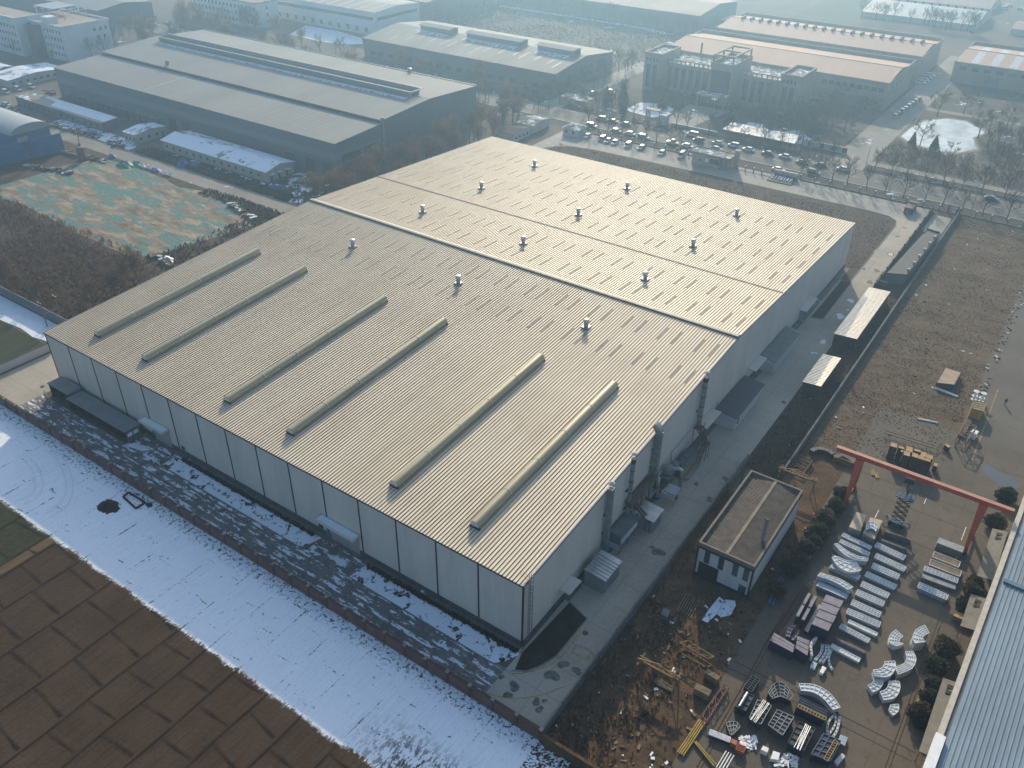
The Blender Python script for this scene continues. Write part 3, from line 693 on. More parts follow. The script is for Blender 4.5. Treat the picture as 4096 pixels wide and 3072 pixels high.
# ---- white hall, dark hall
t = thing('workshop_hall', 'large pale hall with a long dark window strip and streaked low roof', 'hall', (-340, 309, 0))
gable(t, -420, -293.2, 290.5, 327.2, 11.9, 13.2, M_whitewall, M_greyroof)
MB().box(-374,290.35,7.8,-295,290.48,9.4).build('window_strip', M_glassd, t); MB().box(-293.18,292,7.8,-293.05,325,9.4).build('window_strip', M_glassd, t)
for k in range(14): win_y(t, -390+k*6.8, 1.2, 2.4, 2.6, 290.5, frame=M_whitewall)
for k in range(7):
    x = -300-k*7.5
    for a, b_ in ((290.6,308.6),(309,327)):
        za, zb = (11.9+.16+(a-290.5)*.071, 11.9+.18+(b_-290.5)*.071) if a < 300 else (13.2+.18-(a-308.85)*.071, 13.2+.16-(b_-308.85)*.071)
        MB().add([(x,a,za),(x+.9,a,za),(x+.9,b_,zb),(x,b_,zb)], [(0,1,2,3)]).build('roof_streak', M_pale_seam, t)
t = thing('warehouse', 'dark blue-grey warehouse behind the pale hall, cut by the top edge', 'warehouse', (-330, 365, 0))
gable(t, -420, -289.5, 329.5, 400, 12, 15, M_slate, M_greyroof)
# ---- grey hall with three ridge monitors
t = thing('workshop_hall', 'grey hall with three short ridge monitors on its wide gable roof', 'hall', (-212, 279, 0))
gable(t, -268, -156, 254, 305.2, 8.7, 11.6, M_slate, M_greyroof2, yr=279.6, over=.5)
for (a, b_) in ((-250,-231),(-221,-189.5),(-180,-160.5)):
    mo = MB().box(a,276.6,11.0,b_,282.6,13.4).build('ridge_monitor', M_slate2, t)
    MB().extr([(275.6,13.4),(279.6,14.2),(283.6,13.4),(283.6,13.55),(279.6,14.36),(275.6,13.55)], 'X', a-.6, b_+.6).build('monitor_roof', M_greyroof, mo)
    s_ = MB()
    for k in range(int((b_-a)/1.1)):
        x = a+k*1.1+rng.uniform(-.2,.2); y1 = 276.3; y0 = y1-rng.uniform(2,5); zz = lambda y: 8.7+.16+(y-254)*.1133
        s_.add([(x,y0,zz(y0)),(x+.8,y0,zz(y0)),(x+.8,y1,zz(y1)),(x,y1,zz(y1))], [(0,1,2,3)])
    s_.build('monitor_snow', M_snow, t)
for k in range(16):
    x = -262+k*6.7+(k % 3); y0 = rng.uniform(256,266); y1 = y0+rng.uniform(5,11)
    MB().add([(x,y0,8.88+(y0-254)*.1133),(x+.6,y0,8.88+(y0-254)*.1133),(x+.6,y1,8.88+(y1-254)*.1133),(x,y1,8.88+(y1-254)*.1133)], [(0,1,2,3)]).build('roof_streak', M_pale_seam, t)
for k in range(18): win_y(t, -264+k*6, 1.5, 3, 2.0, 254, frame=M_slate)
for k in range(7): win_x(t, 258+k*6.4, 2.2, 3.2, 2.2, -156, frame=M_slate)
# ---- beige office with corner towers and an open roof frame
t = thing('office_building', 'beige stone office with square corner towers and an open frame crowning its centre', 'office', (-95, 297, 0))
def tower(x0, x1, y0, y1, h):
    b = MB().box(x0,y0,0,x1,y1,h-1.2).box(x0-.2,y0-.2,h-1.2,x1+.2,y0+.35,h).box(x0-.2,y1-.35,h-1.2,x1+.2,y1+.2,h).box(x0-.2,y0+.35,h-1.2,x0+.35,y1-.35,h).box(x1-.35,y0+.35,h-1.2,x1+.2,y1-.35,h)
    w_ = b.build('tower', M_beige, t)
    MB().box(x0+.4,y0+.4,h-1.19,x1-.4,y1-.4,h-1.1).build('tower_roof', M_flatsnow, w_)
    for k in range(2):
        x = x0+1.3+k*3.1; MB().box(x,y0-.08,1.5,x+1.9,y0+.02,h-5).build('tall_window', M_glassd, w_)
    for k in range(4): MB().box(x0+1.0+k*1.6,y0-.07,h-3.6,x0+1.7+k*1.6,y0+.02,h-2.2).build('slit_window', M_glassd, w_)
tower(-129.7, -121.4, 286, 304.2, 16.0); tower(-68, -59.7, 286.5, 304.5, 16.0)
walls_box(t, -121.4, -68, 291, 309, 11.6, M_beige)
MB().box(-121.2,292,11.6,-97,308.6,11.7).box(-87,292,11.6,-68.2,308.6,11.7).build('roof_terrace', M_flatsnow, t)
ba = MB()
for (a, b_) in ((-121.2,-97.2),(-87,-68.2)):
    for y in (291.2,308.6):
        ba.box(a,y-.2,13.0,b_,y+.2,13.4).box(a,y-.2,11.6,b_,y+.2,11.9)
        n_ = int((b_-a)/2.1)
        for k in range(n_+1): ba.box(a+(b_-a-.5)*k/n_,y-.18,11.9,a+(b_-a-.5)*k/n_+.5,y+.18,13.0)
ba.build('balustrade', M_beige, t)
for (a, b_) in ((-120.4,-99),(-85,-69)):
    n_ = int((b_-a)/3.4)
    for k in range(n_): MB().box(a+k*3.4,290.88,1.5,a+k*3.4+1.9,291.02,10.2).build('tall_window', M_glassd, t)
ct = MB().box(-97,282.6,0,-87.2,303,15.4).box(-97.2,282.4,15.4,-87,282.8,17.0).box(-97.2,302.8,15.4,-87,303.2,17).box(-97.2,282.8,15.4,-96.8,302.8,17).box(-87.4,282.8,15.4,-87,302.8,17).build('entrance_block', M_beige, t)
MB().box(-96.4,282.48,3.0,-88.0,282.62,14.0).build('entrance_glazing', M_glassd, ct)
MB().box(-96.7,283,15.42,-87.5,302.7,15.5).build('block_roof', M_flatsnow, ct)
f = MB()
for x in (-96.4,-87.8):
    for y in (283.2,293,302.4): f.box(x-.3,y-.3,15.5,x+.3,y+.3,19.6)
    f.box(x-.35,282.8,19.6,x+.35,302.8,20.2)
for y in (283.2,293,302.4): f.box(-96.05,y-.35,19.6,-88.15,y+.35,20.2)
f.build('crown_frame', M_beige, t)
cp = MB().box(-100,276.5,4.4,-86.4,282.5,5.0).box(-99.4,277,0,-98.8,277.6,4.4).box(-87.6,277,0,-87,277.6,4.4).build('porch', M_beige, t)
MB().box(-99.6,276.9,5.01,-86.8,282.3,5.06).build('porch_snow', M_flatsnow, cp)
MB().box(-112.5,306,11.7,-111.9,306.6,18.5).build('chimney', M_slate2, t)
# ---- pink-roofed halls
def pinkhall(label, x0, x1, y0, y1, he, hr, strip=False):
    t = thing('workshop_hall', label, 'hall', ((x0+x1)/2, (y0+y1)/2, 0))
    yr = (y0+y1)/2
    walls_box(t, x0, x1, y0, y1, he-.8, M_beige)
    p = MB().box(x0-.2,y1-.4,he-.8,x1+.2,y1+.2,he+1.0).box(x0-.2,y0-.2,he-.8,x1+.2,y0+.2,he-.2)
    for x in (x0-.2, x1-.2):
        p.add([(x,y0+.2,he-.8),(x+.4,y0+.2,he-.8),(x+.4,y1-.4,he-.8),(x,y1-.4,he-.8),(x,y0+.2,he-.2),(x+.4,y0+.2,he-.2),(x+.4,y1-.4,he+1),(x,y1-.4,he+1)],
              [(4,5,6,7),(0,1,5,4),(1,2,6,5),(2,3,7,6),(3,0,4,7)])
    p.build('parapet', M_beige, t)
    MB().extr([(y0+.3,he-.7),(yr,hr-.1),(y1-1.4,he-.7),(y1-1.4,he-.5),(yr,hr+.08),(y0+.3,he-.5)], 'X', x0+.3, x1-.3).build('roof', M_pinkroof, t)
    MB().box(x0+.3,yr-.25,hr,x1-.3,yr+.25,hr+.2).build('ridge_cap', mat('brown_ridge', (.13,.09,.075), .7), t)
    if strip:
        for k in range(4):
            for a, b_ in ((y0+2, yr-2),(yr+2, y1-4)):
                x = x0+6.5+k*8; za = he-.48+(hr-he+.6)*(a-y0)/(yr-y0) if a < yr else hr+.1-(hr-he+.6)*(a-yr)/(y1-yr); zb = he-.48+(hr-he+.6)*(b_-y0)/(yr-y0) if a < yr else hr+.1-(hr-he+.6)*(b_-yr)/(y1-yr)
                MB().add([(x,a,za),(x+3.4,a,za),(x+3.4,b_,zb),(x,b_,zb)], [(0,1,2,3)]).build('skylight_sheet', mat('milky_sheet', (.36,.38,.38), .4), t)
    return t
t = pinkhall('beige hall with plain pink ridged roof directly behind the beige office', -135, -32.6, 317.5, 360, 11.6, 13.2)
for k in range(9): win_y(t, -60+k*3.0-(k//3)*0, 7.2, 1.9, 1.6, 317.5, frame=M_beige)
MB().box(-55,317.3,.05,-50,317.45,4.6).box(-46,317.3,.05,-41,317.45,4.6).build('door', M_slate2, t)
for k in range(7): win_x(t, 320+k*5.6, 7, 2.2, 1.6, -32.6, frame=M_beige)
t = pinkhall('beige hall whose pink roof carries a double row of ventilators', -135, -32.8, 375, 416, 11.4, 13.0)
for k in range(20):
    x = -129+k*4.75
    for dy in (-1.4, 1.6): MB().box(x,395.5+dy-.6,12.8,x+1.2,395.5+dy+.6,14.1).build('roof_ventilator', mat('brown_vent', (.09,.075,.065), .7), t)
for k in range(7): win_x(t, 378+k*5.2, 7, 2.2, 1.6, -32.8, frame=M_beige)
t = pinkhall('beige hall with pink and milky striped roof at the right edge', -20.2, 60, 385, 429, 9.4, 10.8, True)
for k in range(10): win_y(t, -17.5+k*5.2, 5.8, 3.0, 1.7, 385, frame=M_beige)
MB().box(-6,384.8,.05,.6,384.95,4.4).build('door', M_slate2, t); MB().box(-7,383,4.8,2,385,5.0).build('door_canopy', M_slate2, t)
# ---- far halls
t = thing('workshop_hall', 'tan-roofed hall with snow streaks along the top edge of the photo', 'hall', (-200, 430, 0))
gable(t, -330, -157, 404, 458, 9.6, 12.2, M_slate, M_tanroof, over=.5)
for k in range(5):
    x = -225-k*6; MB().add([(x,410,9.98),(x+4,410,9.98),(x-3,428,10.86),(x-6,428,10.86)], [(0,1,2,3)]).build('roof_snow', M_snow, t)
MB().box(-152,424,0,-132,440,5).build('annexe', M_slate, t); MB().box(-152.4,423.6,5,-131.6,440.4,5.25).build('annexe_roof', M_tanroof, t)
t = thing('greenhouse', 'long pale ribbed greenhouse range near the top right corner', 'greenhouse', (-65, 535, 0))
gable(t, -98, -33, 512, 560, 3.0, 7.0, M_offwhite, mat('greenhouse_film', (.34,.33,.29), .4, var=.1, wave=('X', 2.2, .5)), over=.3)
t = thing('greenhouse', 'second pale greenhouse range behind the ribbed one, with dark vents', 'greenhouse', (-65, 590, 0))
gable(t, -100, -36, 570, 612, 3.0, 6.0, M_offwhite, M_tanroof)
for k in range(12): MB().box(-96+k*5,569.6,1.5,-94.6+k*5,570,2.9).build('vent', M_black, t)
t = thing('greenhouse', 'small pale flat-roofed shed at the right edge beyond the greenhouses', 'shed', (5, 528, 0))
gable(t, -15, 30, 515, 541, 3, 4.4, M_offwhite, M_tanroof)
# more far roofs at the top edge
for (n_, lab, c_, x0, x1, y0, y1, he, hr, wm, rm) in (
    ('warehouse','distant grey warehouse roof at the top left corner of the photo','warehouse',-560,-430,215,250,8,10,M_slate,M_greyroof),
    ('workshop_hall','distant pale hall above the snow-streaked tan roof','hall',-330,-190,480,520,9,11,M_offwhite,M_greyroof),
    ('warehouse','distant low warehouse past the green field at the top','warehouse',-170,-120,640,680,8,10,M_slate,M_tanroof)):
    t = thing(n_, lab, c_, ((x0+x1)/2,(y0+y1)/2,0)); gable(t, x0, x1, y0, y1, he, hr, wm, rm)
# ---- blue shed and blue hoarding on the left
t = thing('blue_shed', 'blue-walled shed under a barrel-vaulted pale metal roof at the left edge', 'shed', (-295, 82, 0))
walls_box(t, -330, -268.4, 74.5, 88.4, 6.4, M_bluewall)
ar = MB(); pf = [(81.4-7.6*math.cos(PI*i/14), 6.3+2.9*math.sin(PI*i/14)) for i in range(15)]
n_ = len(pf); V = [(-330.5,u,z) for u, z in pf]+[(-267.9,u,z) for u, z in pf]
ar.add(V, [(i,i+1,n_+i+1,n_+i) for i in range(n_-1)]+[tuple(range(n_-1,-1,-1)), tuple(range(n_,2*n_))])
ar.build('roof', mat('vault_sheet', (.33,.34,.33), .4, .3, var=.1), t)
MB().box(-268.4,76,.05,-268.25,80,5).build('door', M_offwhite, t)
t = thing('blue_hoarding', 'tall blue sheet-metal hoarding on posts at the left edge', 'hoarding', (-280, 66, 0))
MB().bar((-262,40,3.2),(-257.4,86.2,3.2),.12,6.4).build('sheet_panel', M_bluewall, t)
for k in range(8):
    q = k/7; x, y = -262+4.6*q, 40+46.2*q; MB().box(x-.9,y-.1,0,x-.7,y+.1,6.2).build('post', M_darksteel, t)
# ================================================================== road, gardens, pond
rect('verge', -420, 217.2, 330, 224.0, .02, M_garden)
rect('road', -420, 224.0, 330, 238.4, .034, M_asph)
rect('verge', -420, 238.4, 330, 246.5, .02, ground_mix('snowy_verge', [(.045,.04,.033),(.08,.07,.055)], .2, fine=1, bump=.3, snow=(.6,.12)))
kb = MB().box(-420,223.8,0,330,224.0,.15).box(-420,238.4,0,330,238.6,.15)
struct('kerb', kb, M_path)
lm = MB()
for k in range(70): lm.poly([(-300+k*9,231.1,.039),(-296+k*9,231.1,.039),(-296+k*9,231.25,.039),(-300+k*9,231.25,.039)])
lm.poly([(-420,224.5,.039),(330,224.5,.039),(330,224.62,.039),(-420,224.62,.039)])
lm.poly([(-420,237.8,.039),(330,237.8,.039),(330,237.92,.039),(-420,237.92,.039)])
struct('lane_marking', lm, M_white)
rect('office_garden', -150, 246.5, -31, 285, .018, M_garden)
sheet('garden_snow', [(-120,252),(-106,250),(-103,256),(-104,266),(-112,270),(-120,266)], .03, M_snow)
sheet('garden_snow', [(-72,256),(-63,255),(-62,262),(-66,269),(-72,268)], .03, M_snow)
sheet('garden_snow', [(-58,254.5),(-46,254),(-44,262),(-52,270),(-57,264)], .03, M_snow)
sheet('garden_path', [(-100,246.5),(-88,246.5),(-86,262),(-84,277),(-102,277),(-101,262)], .036, M_path)
rect('lane', -31, 238.6, -18.5, 440, .024, M_path)
rect('lane', -153, 238.6, -143, 330, .024, M_path)
rect('weed_field', -150, 318, -330, 403, .016, M_far_field) if False else rect('weed_field', -284, 318, -142, 400, .016, M_far_field)
sheet('snow_band', [(-300,398.5),(-230,399.5),(-200,397.5),(-170,392),(-168,396),(-190,402),(-240,404),(-300,404)], .03, M_snow)
sheet('snow_meadow', [(-334.1,265.7),(-343.3,286.6),(-320,287.5),(-296.6,282.6),(-287,273),(-293.4,266.4),(-310,263.5)], .03, M_snow)
rect('far_wheat', -132, 430, -100, 640, .02, ground_mix('far_green_field', [(.07,.085,.055),(.10,.115,.075)], .03, fine=.4, bump=.1))
pond = [(-17.2,286.6),(-16.9,299.4),(-14.2,314.7),(-8,322),(-1.3,323.4),(6.1,316.7),(8.5,311),(5.9,302.1),(8,295),(10.1,288.4),(5,280),(-1.3,277.6),(-7,279),(-11.7,280.3)]
mw, wnt, wb_ = newmat('pond_ice'); wb_.inputs['Base Color'].default_value = (.30,.34,.35,1); wb_.inputs['Roughness'].default_value = .22; wb_.inputs['Specular IOR Level'].default_value = .6
L(wnt, ramp_(wnt, noise_(wnt, pos_(wnt), .12, 5), [(.35,(.16,.19,.195)),(.6,(.36,.40,.41))]), wb_.inputs['Base Color'])
rect('park_ground', -18.5, 240, 120, 384, .017, ground_mix('park_soil', [(.06,.05,.04),(.10,.085,.065),(.15,.12,.09)], .1, fine=.8, bump=.3, snow=(.62,.09)))
sheet('pond_bank', [(x+(x+4)*.10, y+(y-300)*.08) for x, y in pond], .027, mat('bank_earth', (.2,.16,.115), .95, var=.3))
sheet('pond', pond, .04, mw)
rect('park_path', -18.5, 246.5, 120, 250.5, .03, M_path); rect('park_path', -18.5, 330, 120, 334, .03, M_path)
rect('weedy_plot', 18.2, 75, 42.4, 216.5, .03, M_grass_dead)
rect('east_lane', 42.4, 96, 75, 216.5, .03, concrete('lane_concrete', (.12,.105,.085), None, .56, tint=(.085,.075,.062)))
rect('work_yard', 27.0, -40, 75, 96, .034, M_yard)
rect('yard_strip', 18.2, 52, 27, 75, .032, M_trash_soil)
rect('scrap_ground', 10.9, -60, 27, 52, .03, M_trash_soil)
rect('bunker_strip', 10.4, 150, 17.6, 216.5, .036, M_grass_back)
rect('bunker_pad', 11.4, 198, 16.8, 212.5, .045, M_conc_back)
rect('shrub_strip', 10.5, 60, 18.2, 150, .034, ground_mix('strip_soil', [(.025,.02,.014),(.055,.042,.028),(.08,.06,.04)], .4, fine=2.5, bump=.6, snow=(.66,.3)))
pd, pnt, pb = newmat('puddle_water'); pb.inputs['Base Color'].default_value = (.085,.09,.09,1); pb.inputs['Roughness'].default_value = .07
sheet('puddle', [(48.4,87.1),(49.0,88.1),(49.9,88.2),(51.5,87.1),(53.8,87.1),(55.6,85.5),(55.2,83.2),(53.6,82.0),(52.4,83.2),(51.2,83.4),(49.5,84.4),(48.7,85.8)], .042, pd)
ym = MB()
for pts in ([(46.0,118),(46.2,118),(46.6,88),(46.4,88)],): ym.poly([(x,y,.039) for x, y in pts])
struct('yellow_line', ym, M_yellow_line)
jl = MB()
for y in (66.2, 57.5, 16.0, 14.4, 71.5): jl.poly([(27.2,y,.040),(53,y,.040),(53,y+.14,.040),(27.2,y+.14,.040)])
struct('expansion_joint', jl, mat('joint_tar', (.03,.028,.025), .9))
wl = MB()
for x, a, b_ in ((47.7,24,27.5),(46.3,24,28.5),(49.6,55,58.5),(49.4,63,67),(41.8,69,71),(35.5,60,62.5)): wl.poly([(x,a,.0405),(x+.12,a,.0405),(x+.12,b_,.0405),(x,b_,.0405)])
struct('bay_marking', wl, M_white)
rl = MB()
for x in (29.85, 30.35, 50.25, 50.75): rl.box(x-.035,-40,.034,x+.035,62,.12)
struct('crane_rails', rl, M_rust)
# patches on the side road
pt = MB()
def blob(mb, x, y, r, z, e=1.0, seed=0, k=11):
    g_ = random.Random(seed); mb.poly([(x+r*(1+.22*math.sin(2*(6.28*i/24)+seed)+.13*math.sin(3*(6.28*i/24)+2*seed))*math.cos(2*PI*i/24), y+e*r*(1+.22*math.sin(2*(6.28*i/24)+seed)+.13*math.sin(3*(6.28*i/24)+2*seed))*math.sin(2*PI*i/24), z) for i in range(24)])
for i, (t, x, y, r) in enumerate(((15,440,765,.75),(15,345,860,1.0),(15,560,820,.7),(15,20,955,.8),(15,210,1090,.6),(15,235,1155,.55),(15,280,1080,.35),(11,1265,1455,1.0),(11,1215,1415,.5),(11,1850,825,.7),(11,1710,1000,.7),(11,1590,865,.5),(14,2120,875,.4),(14,2175,1030,.6),(8,1180,310,.6),(8,1060,540,.9),(8,940,680,.9),(8,880,780,.9),(8,1120,385,.6))):
    p = at(t, x, y); blob(pt, p.x, p.y, r, .037, 1, i)
struct('tar_patches', pt, mat('tar_patch', (.13,.125,.11), .85, var=.5, scale=1.5))
wp = MB()
for i, (t, x, y, r) in enumerate(((8,715,940,.8),(8,625,1075,1.0),(8,475,1295,.7),(8,690,1020,.3),(8,385,1390,.3),(8,415,1392,.3),(8,1060,540,.5))):
    p = at(t, x, y); blob(wp, p.x, p.y, r, .0375, 1.4, i+40)
struct('ice_patches', wp, M_snow)
mh = MB()
for t, x, y in ((15,632,490),(14,1725,455),(14,1125,40),(9,365,20),(8,830,663),(12,135,155),(9,1935,1085)):
    p = at(t, x, y, .1); mh.cyl((p.x,p.y,.02),(p.x,p.y,.09),.45,n=14)
struct('manhole_covers', mh, M_rust)
yl = MB()
def yline(pts, w=.16):
    for a, b_ in zip(pts, pts[1:]):
        d = (Vector(b_)-Vector(a)).normalized(); n_ = Vector((-d.y, d.x))*w/2
        yl.poly([(a[0]+n_.x,a[1]+n_.y,.0365),(a[0]-n_.x,a[1]-n_.y,.0365),(b_[0]-n_.x,b_[1]-n_.y,.0365),(b_[0]+n_.x,b_[1]+n_.y,.0365)])
yline([at(15,x,y).xy for x, y in ((590,480),(430,690),(330,770),(200,820),(60,845),(0,845))]); yline([at(14,x,y).xy for x, y in ((1850,740),(1765,840),(1870,880),(1945,790))])
yline([at(15,x,y).xy for x, y in ((555,590),(515,660),(650,725),(690,650),(560,590))]); yline([at(15,x,y).xy for x, y in ((0,1060),(120,1055),(260,1030),(400,975),(470,950))])
yline([at(14,x,y).xy for x, y in ((1980,1010),(2080,1040),(2212,1062))])
struct('yellow_marking', yl, M_yellow_line)
# kerbs round the beds
kk = MB()
def kerb(pts, h=.17):
    for a, b_ in zip(pts, pts[1:]): kk.bar((a[0],a[1],h/2),(b_[0],b_[1],h/2),.16,h)
kerb([(1.0,-4.6),(1.9,-4.1),(3.2,-3.3),(4.35,-1.2),(5.2,1.4),(5.35,10.2),(1.3,11.6)]); kerb([(1.9,124.9),(4.7,126),(4.4,150.1),(4.0,150.2),(4.0,196.5),(3.1,200.3),(.6,202.5),(-6,203.4)])
kerb([(-79.9,-1),(-79.9,-4.75),(-41.9,-4.75),(-40.8,-1)]); kerb([(-30.5,-1),(-31,-4.85),(-1.9,-5.05),(1.0,-4.6)])
kerb([(-121,-3.4),(-119,-4.4),(-116.3,-4.9),(-91,-4.75)])
struct('bed_kerb', kk, M_path)

# ================================================================== walls and fences
M_brick = mat('red_brick', (.145,.07,.055), .9, var=.25, scale=.5, fine=7)
M_brickpost = mat('dark_brick_post', (.10,.05,.042), .9, var=.2)
bw = thing('brick_wall', 'long dark red brick wall with evenly spaced posts along the snow field', 'wall', (-60, -11.4, 0))
MB().box(-160,-11.5,.45,11.2,-11.26,2.32).build('brick_panel', M_brick, bw)
MB().box(-160,-11.58,0,11.2,-11.2,.45).build('base_course', mat('grey_plinth', (.12,.12,.115), .9), bw)
MB().box(-160,-11.6,2.32,11.2,-11.16,2.42).build('coping', mat('coping_dark', (.075,.05,.045), .9), bw)
for k in range(42):
    x = 11-4.0*k-.1; p_ = MB().box(x-.22,-11.64,0,x+.22,-11.12,2.44).build('post', M_brickpost, bw)
    MB().box(x-.27,-11.69,2.44,x+.27,-11.07,2.54).build('post_cap', M_path, p_)
solo('earth_wall', 'old earth-brown boundary wall south of the scrap yard, continuing the brick wall', 'wall', MB().box(11.3,-11.95,0,40,-11.5,2.1), M_trash_soil)
ew = MB()
for k in range(14):
    y0, y1 = -11+5.2*k, -11+5.2*(k+1); ew.box(10.55,y0,0,10.85,y1-.05,1.7+.12*(k % 3))
solo('boundary_wall', 'low rendered wall between side road and scrap yard, half hidden by bare shrubs', 'wall', ew, M_conc_wall)
cw = MB().box(-262,14.35,0,-120.5,14.65,2.6); solo('concrete_wall', 'long bare grey concrete wall between snow strip and brown scrub at left', 'wall', cw, M_conc_wall)
wwt = thing('plaster_wall', 'white rendered garden wall with dark coping beside the pale concrete apron', 'wall', (-135, -8, 0))
MB().box(-135.25,-36,0,-134.95,8.2,2.0).build('wall', mat('white_render', (.50,.48,.45), .8, var=.08), wwt); MB().box(-135.35,-36,2.0,-134.85,8.2,2.12).build('coping', M_navy, wwt)
def rail_fence(name, label, x0, x1, y, h=1.9, step=2.8, base=.35, m=None, axis='x', bars=True):
    f = thing(name, label, 'fence', ((x0+x1)/2 if axis == 'x' else y, y if axis == 'x' else (x0+x1)/2, 0))
    def bx(mb, a0, b0, z0, a1, b1, z1):
        return mb.box(a0,b0,z0,a1,b1,z1) if axis == 'x' else mb.box(b0,a0,z0,b1,a1,z1)
    m = m or M_darksteel
    if base: bx(MB(), x0, y-.15, 0, x1, y+.15, base).build('base_wall', M_path, f)
    r = MB()
    if bars:
        n_ = int((x1-x0)/.55)
        for k in range(n_): a = x0+k*.55; bx(r, a, y-.015, base, a+.03, y+.015, h)
    bx(r, x0, y-.025, h-.12, x1, y+.025, h-.06); bx(r, x0, y-.025, base+.15, x1, y+.025, base+.21)
    r.build('rails', m, f)
    for k in range(int((x1-x0)/step)+1):
        a = x0+k*step; p_ = bx(MB(), a-.16, y-.2, 0, a+.16, y+.2, h+.15).build('post', M_conc_wall, f)
        if k < 36: bx(MB(), a-.22, y-.26, h+.15, a+.22, y+.26, h+.25).build('post_cap', M_snow, p_)
    return f
rail_fence('railing_fence', 'low railing fence with snow-capped posts behind the row of parked cars', -116, -57.5, 217, 1.7, 4.6)
rail_fence('railing_fence', 'railing fence with snow-capped posts right of the sign wall', -33, 17, 217, 1.7, 5.0)
rail_fence('railing_fence', 'railing fence along the road past the weedy plot at right', 18, 90, 217.4, 1.9, 4.5)
rail_fence('sliding_gate', 'low sliding gate rail between gate pillar and sign wall', -54.4, -42.5, 213.6, 1.7, 3.0, .12)
rail_fence('iron_fence', 'dark iron fence on a low plinth edging the far side of the road', -135, -105, 240.2, 1.5, 5, .3)
rail_fence('iron_fence', 'dark iron fence along the pond park beside the road', -16, 90, 241.5, 1.5, 5, .3)
sw_ = MB(); 
for k in range(11): y0 = 149+6*k; sw_.box(10.35,y0,0,10.6,y0+6-.06,1.9-.12*(k % 2)); sw_.box(10.3,y0-.2,0,10.75,y0+.2,2.2)
solo('stepped_wall', 'dark stepped wall with piers between side road and bunker strip', 'wall', sw_, M_darksteel if False else mat('dark_wall', (.06,.06,.06), .9))
solo('garden_wall', 'long low wall beside the weedy plot, right of the bunker roofs', 'wall', MB().box(17.7,62,0,18.0,216.8,1.6), M_conc_wall)

# ---- small buildings at the gate
t = thing('gatehouse', 'flat-roofed gate office with snowy roof and deep window beside the sliding gate', 'gatehouse', (-63.5, 212, 0))
MB().box(-70.4,210.6,0,-60.2,215.4,4.0).box(-60.2,213.4,0,-56.8,215.4,4.0).build('wall', mat('gate_stone', (.34,.32,.28), .8), t)
MB().box(-71.3,209.3,4.0,-55.9,215.9,4.25).box(-71.3,209.3,4.25,-55.9,209.6,4.6).box(-71.3,215.6,4.25,-55.9,215.9,4.6).box(-71.3,209.6,4.25,-71,215.6,4.6).box(-56.2,209.6,4.25,-55.9,215.6,4.6).build('roof', M_conc_wall, t)
MB().box(-71,209.6,4.255,-56.2,215.6,4.33).build('roof_snow', M_flatsnow, t)
win_y(t, -63.5, 1.0, 3.2, 1.8, 210.6); MB().box(-65.4,210.5,1.3,-64.3,210.58,2.7).build('notice', M_whitecap, t); MB().box(-67.6,210.5,1.4,-67,210.58,2.0).build('window', M_glassd, t)
for x in (-57.4,-59.4): MB().box(x,209.9,0,x+.3,210.2,4.0).build('post', M_conc_wall, t)
solo('gate_pillar', 'tall square stone gate pillar beside the gate office', 'pillar', MB().box(-56.0,213.6,0,-54.6,215.2,6.2).box(-56.2,213.4,6.2,-54.4,215.4,6.5), M_beige)
s = thing('sign_wall', 'long stone name wall with a black sloping bed of white letters', 'sign', (-37.6, 213.5, 0))
MB().box(-41.9,215.2,0,-33.4,216.2,2.3).build('stone_wall', mat('gate_stone2', (.36,.335,.29), .8), s)
MB().add([(-42.0,209.6,.05),(-33.8,209.6,.05),(-33.8,214.6,.85),(-42.0,214.6,.85),(-42.0,209.6,.3),(-33.8,209.6,.3),(-33.8,214.6,1.2),(-42.0,214.6,1.2)],
         [(0,3,2,1),(4,5,6,7),(0,1,5,4),(1,2,6,5),(2,3,7,6),(3,0,4,7)]).build('letter_bed', mat('black_bed', (.03,.03,.032), .7), s)
GL = {'L':[((0,1),(0,0)),((0,0),(.8,0))],'I':[((.4,0),(.4,1))],'Y':[((0,1),(.45,.5)),((.9,1),(.45,.5)),((.45,.5),(.45,0))],'X':[((0,0),(.9,1)),((0,1),(.9,0))],'A':[((0,0),(.45,1)),((.45,1),(.9,0)),((.2,.4),(.7,.4))],'T':[((0,1),(.9,1)),((.45,1),(.45,0))]}
for i, ch in enumerate('IIYXIAY'):
    lb = MB(); x0 = -41.2+i*1.02
    for (a, b_), (c, d) in GL[ch]:
        f_ = lambda u, v: (x0+u*.8, 211.0+v*2.2, .30+.9*(211.0+v*2.2-209.6)/5.0+.14)
        lb.bar(f_(a,b_), f_(c,d), .22, .2)
    lb.build('letter', M_snow, s)
t = thing('guard_hut', 'white guard hut with hipped snow-dusted roof by the car park', 'hut', (-120.5, 213, 0))
walls_box(t, -123.6, -117.2, 209.4, 216, 2.8, M_offwhite)
MB().add([(-124.2,208.8,2.8),(-116.6,208.8,2.8),(-116.6,216.6,2.8),(-124.2,216.6,2.8),(-120.4,212.7,4.1)], [(0,1,4),(1,2,4),(2,3,4),(3,0,4),(3,2,1,0)]).build('roof', M_flatsnow, t)
win_y(t, -122.6, 1.0, 1.0, 1.1, 209.4); win_y(t, -119.6, 1.0, 1.0, 1.1, 209.4)
t = thing('guard_hut', 'white hut with gabled thatch-brown roof beside the bare trees left of the gate yard', 'hut', (-137, 208.5, 0))
gable(t, -140.8, -133.4, 202.8, 215, 2.9, 3.9, M_offwhite, M_flatsnow)
t = thing('guard_hut', 'long low white hut under bare trees at the far left corner of the gate yard', 'hut', (-137, 196, 0))
gable(t, -140.5, -133.2, 189.8, 201, 3.0, 3.8, M_offwhite, M_grass_back)
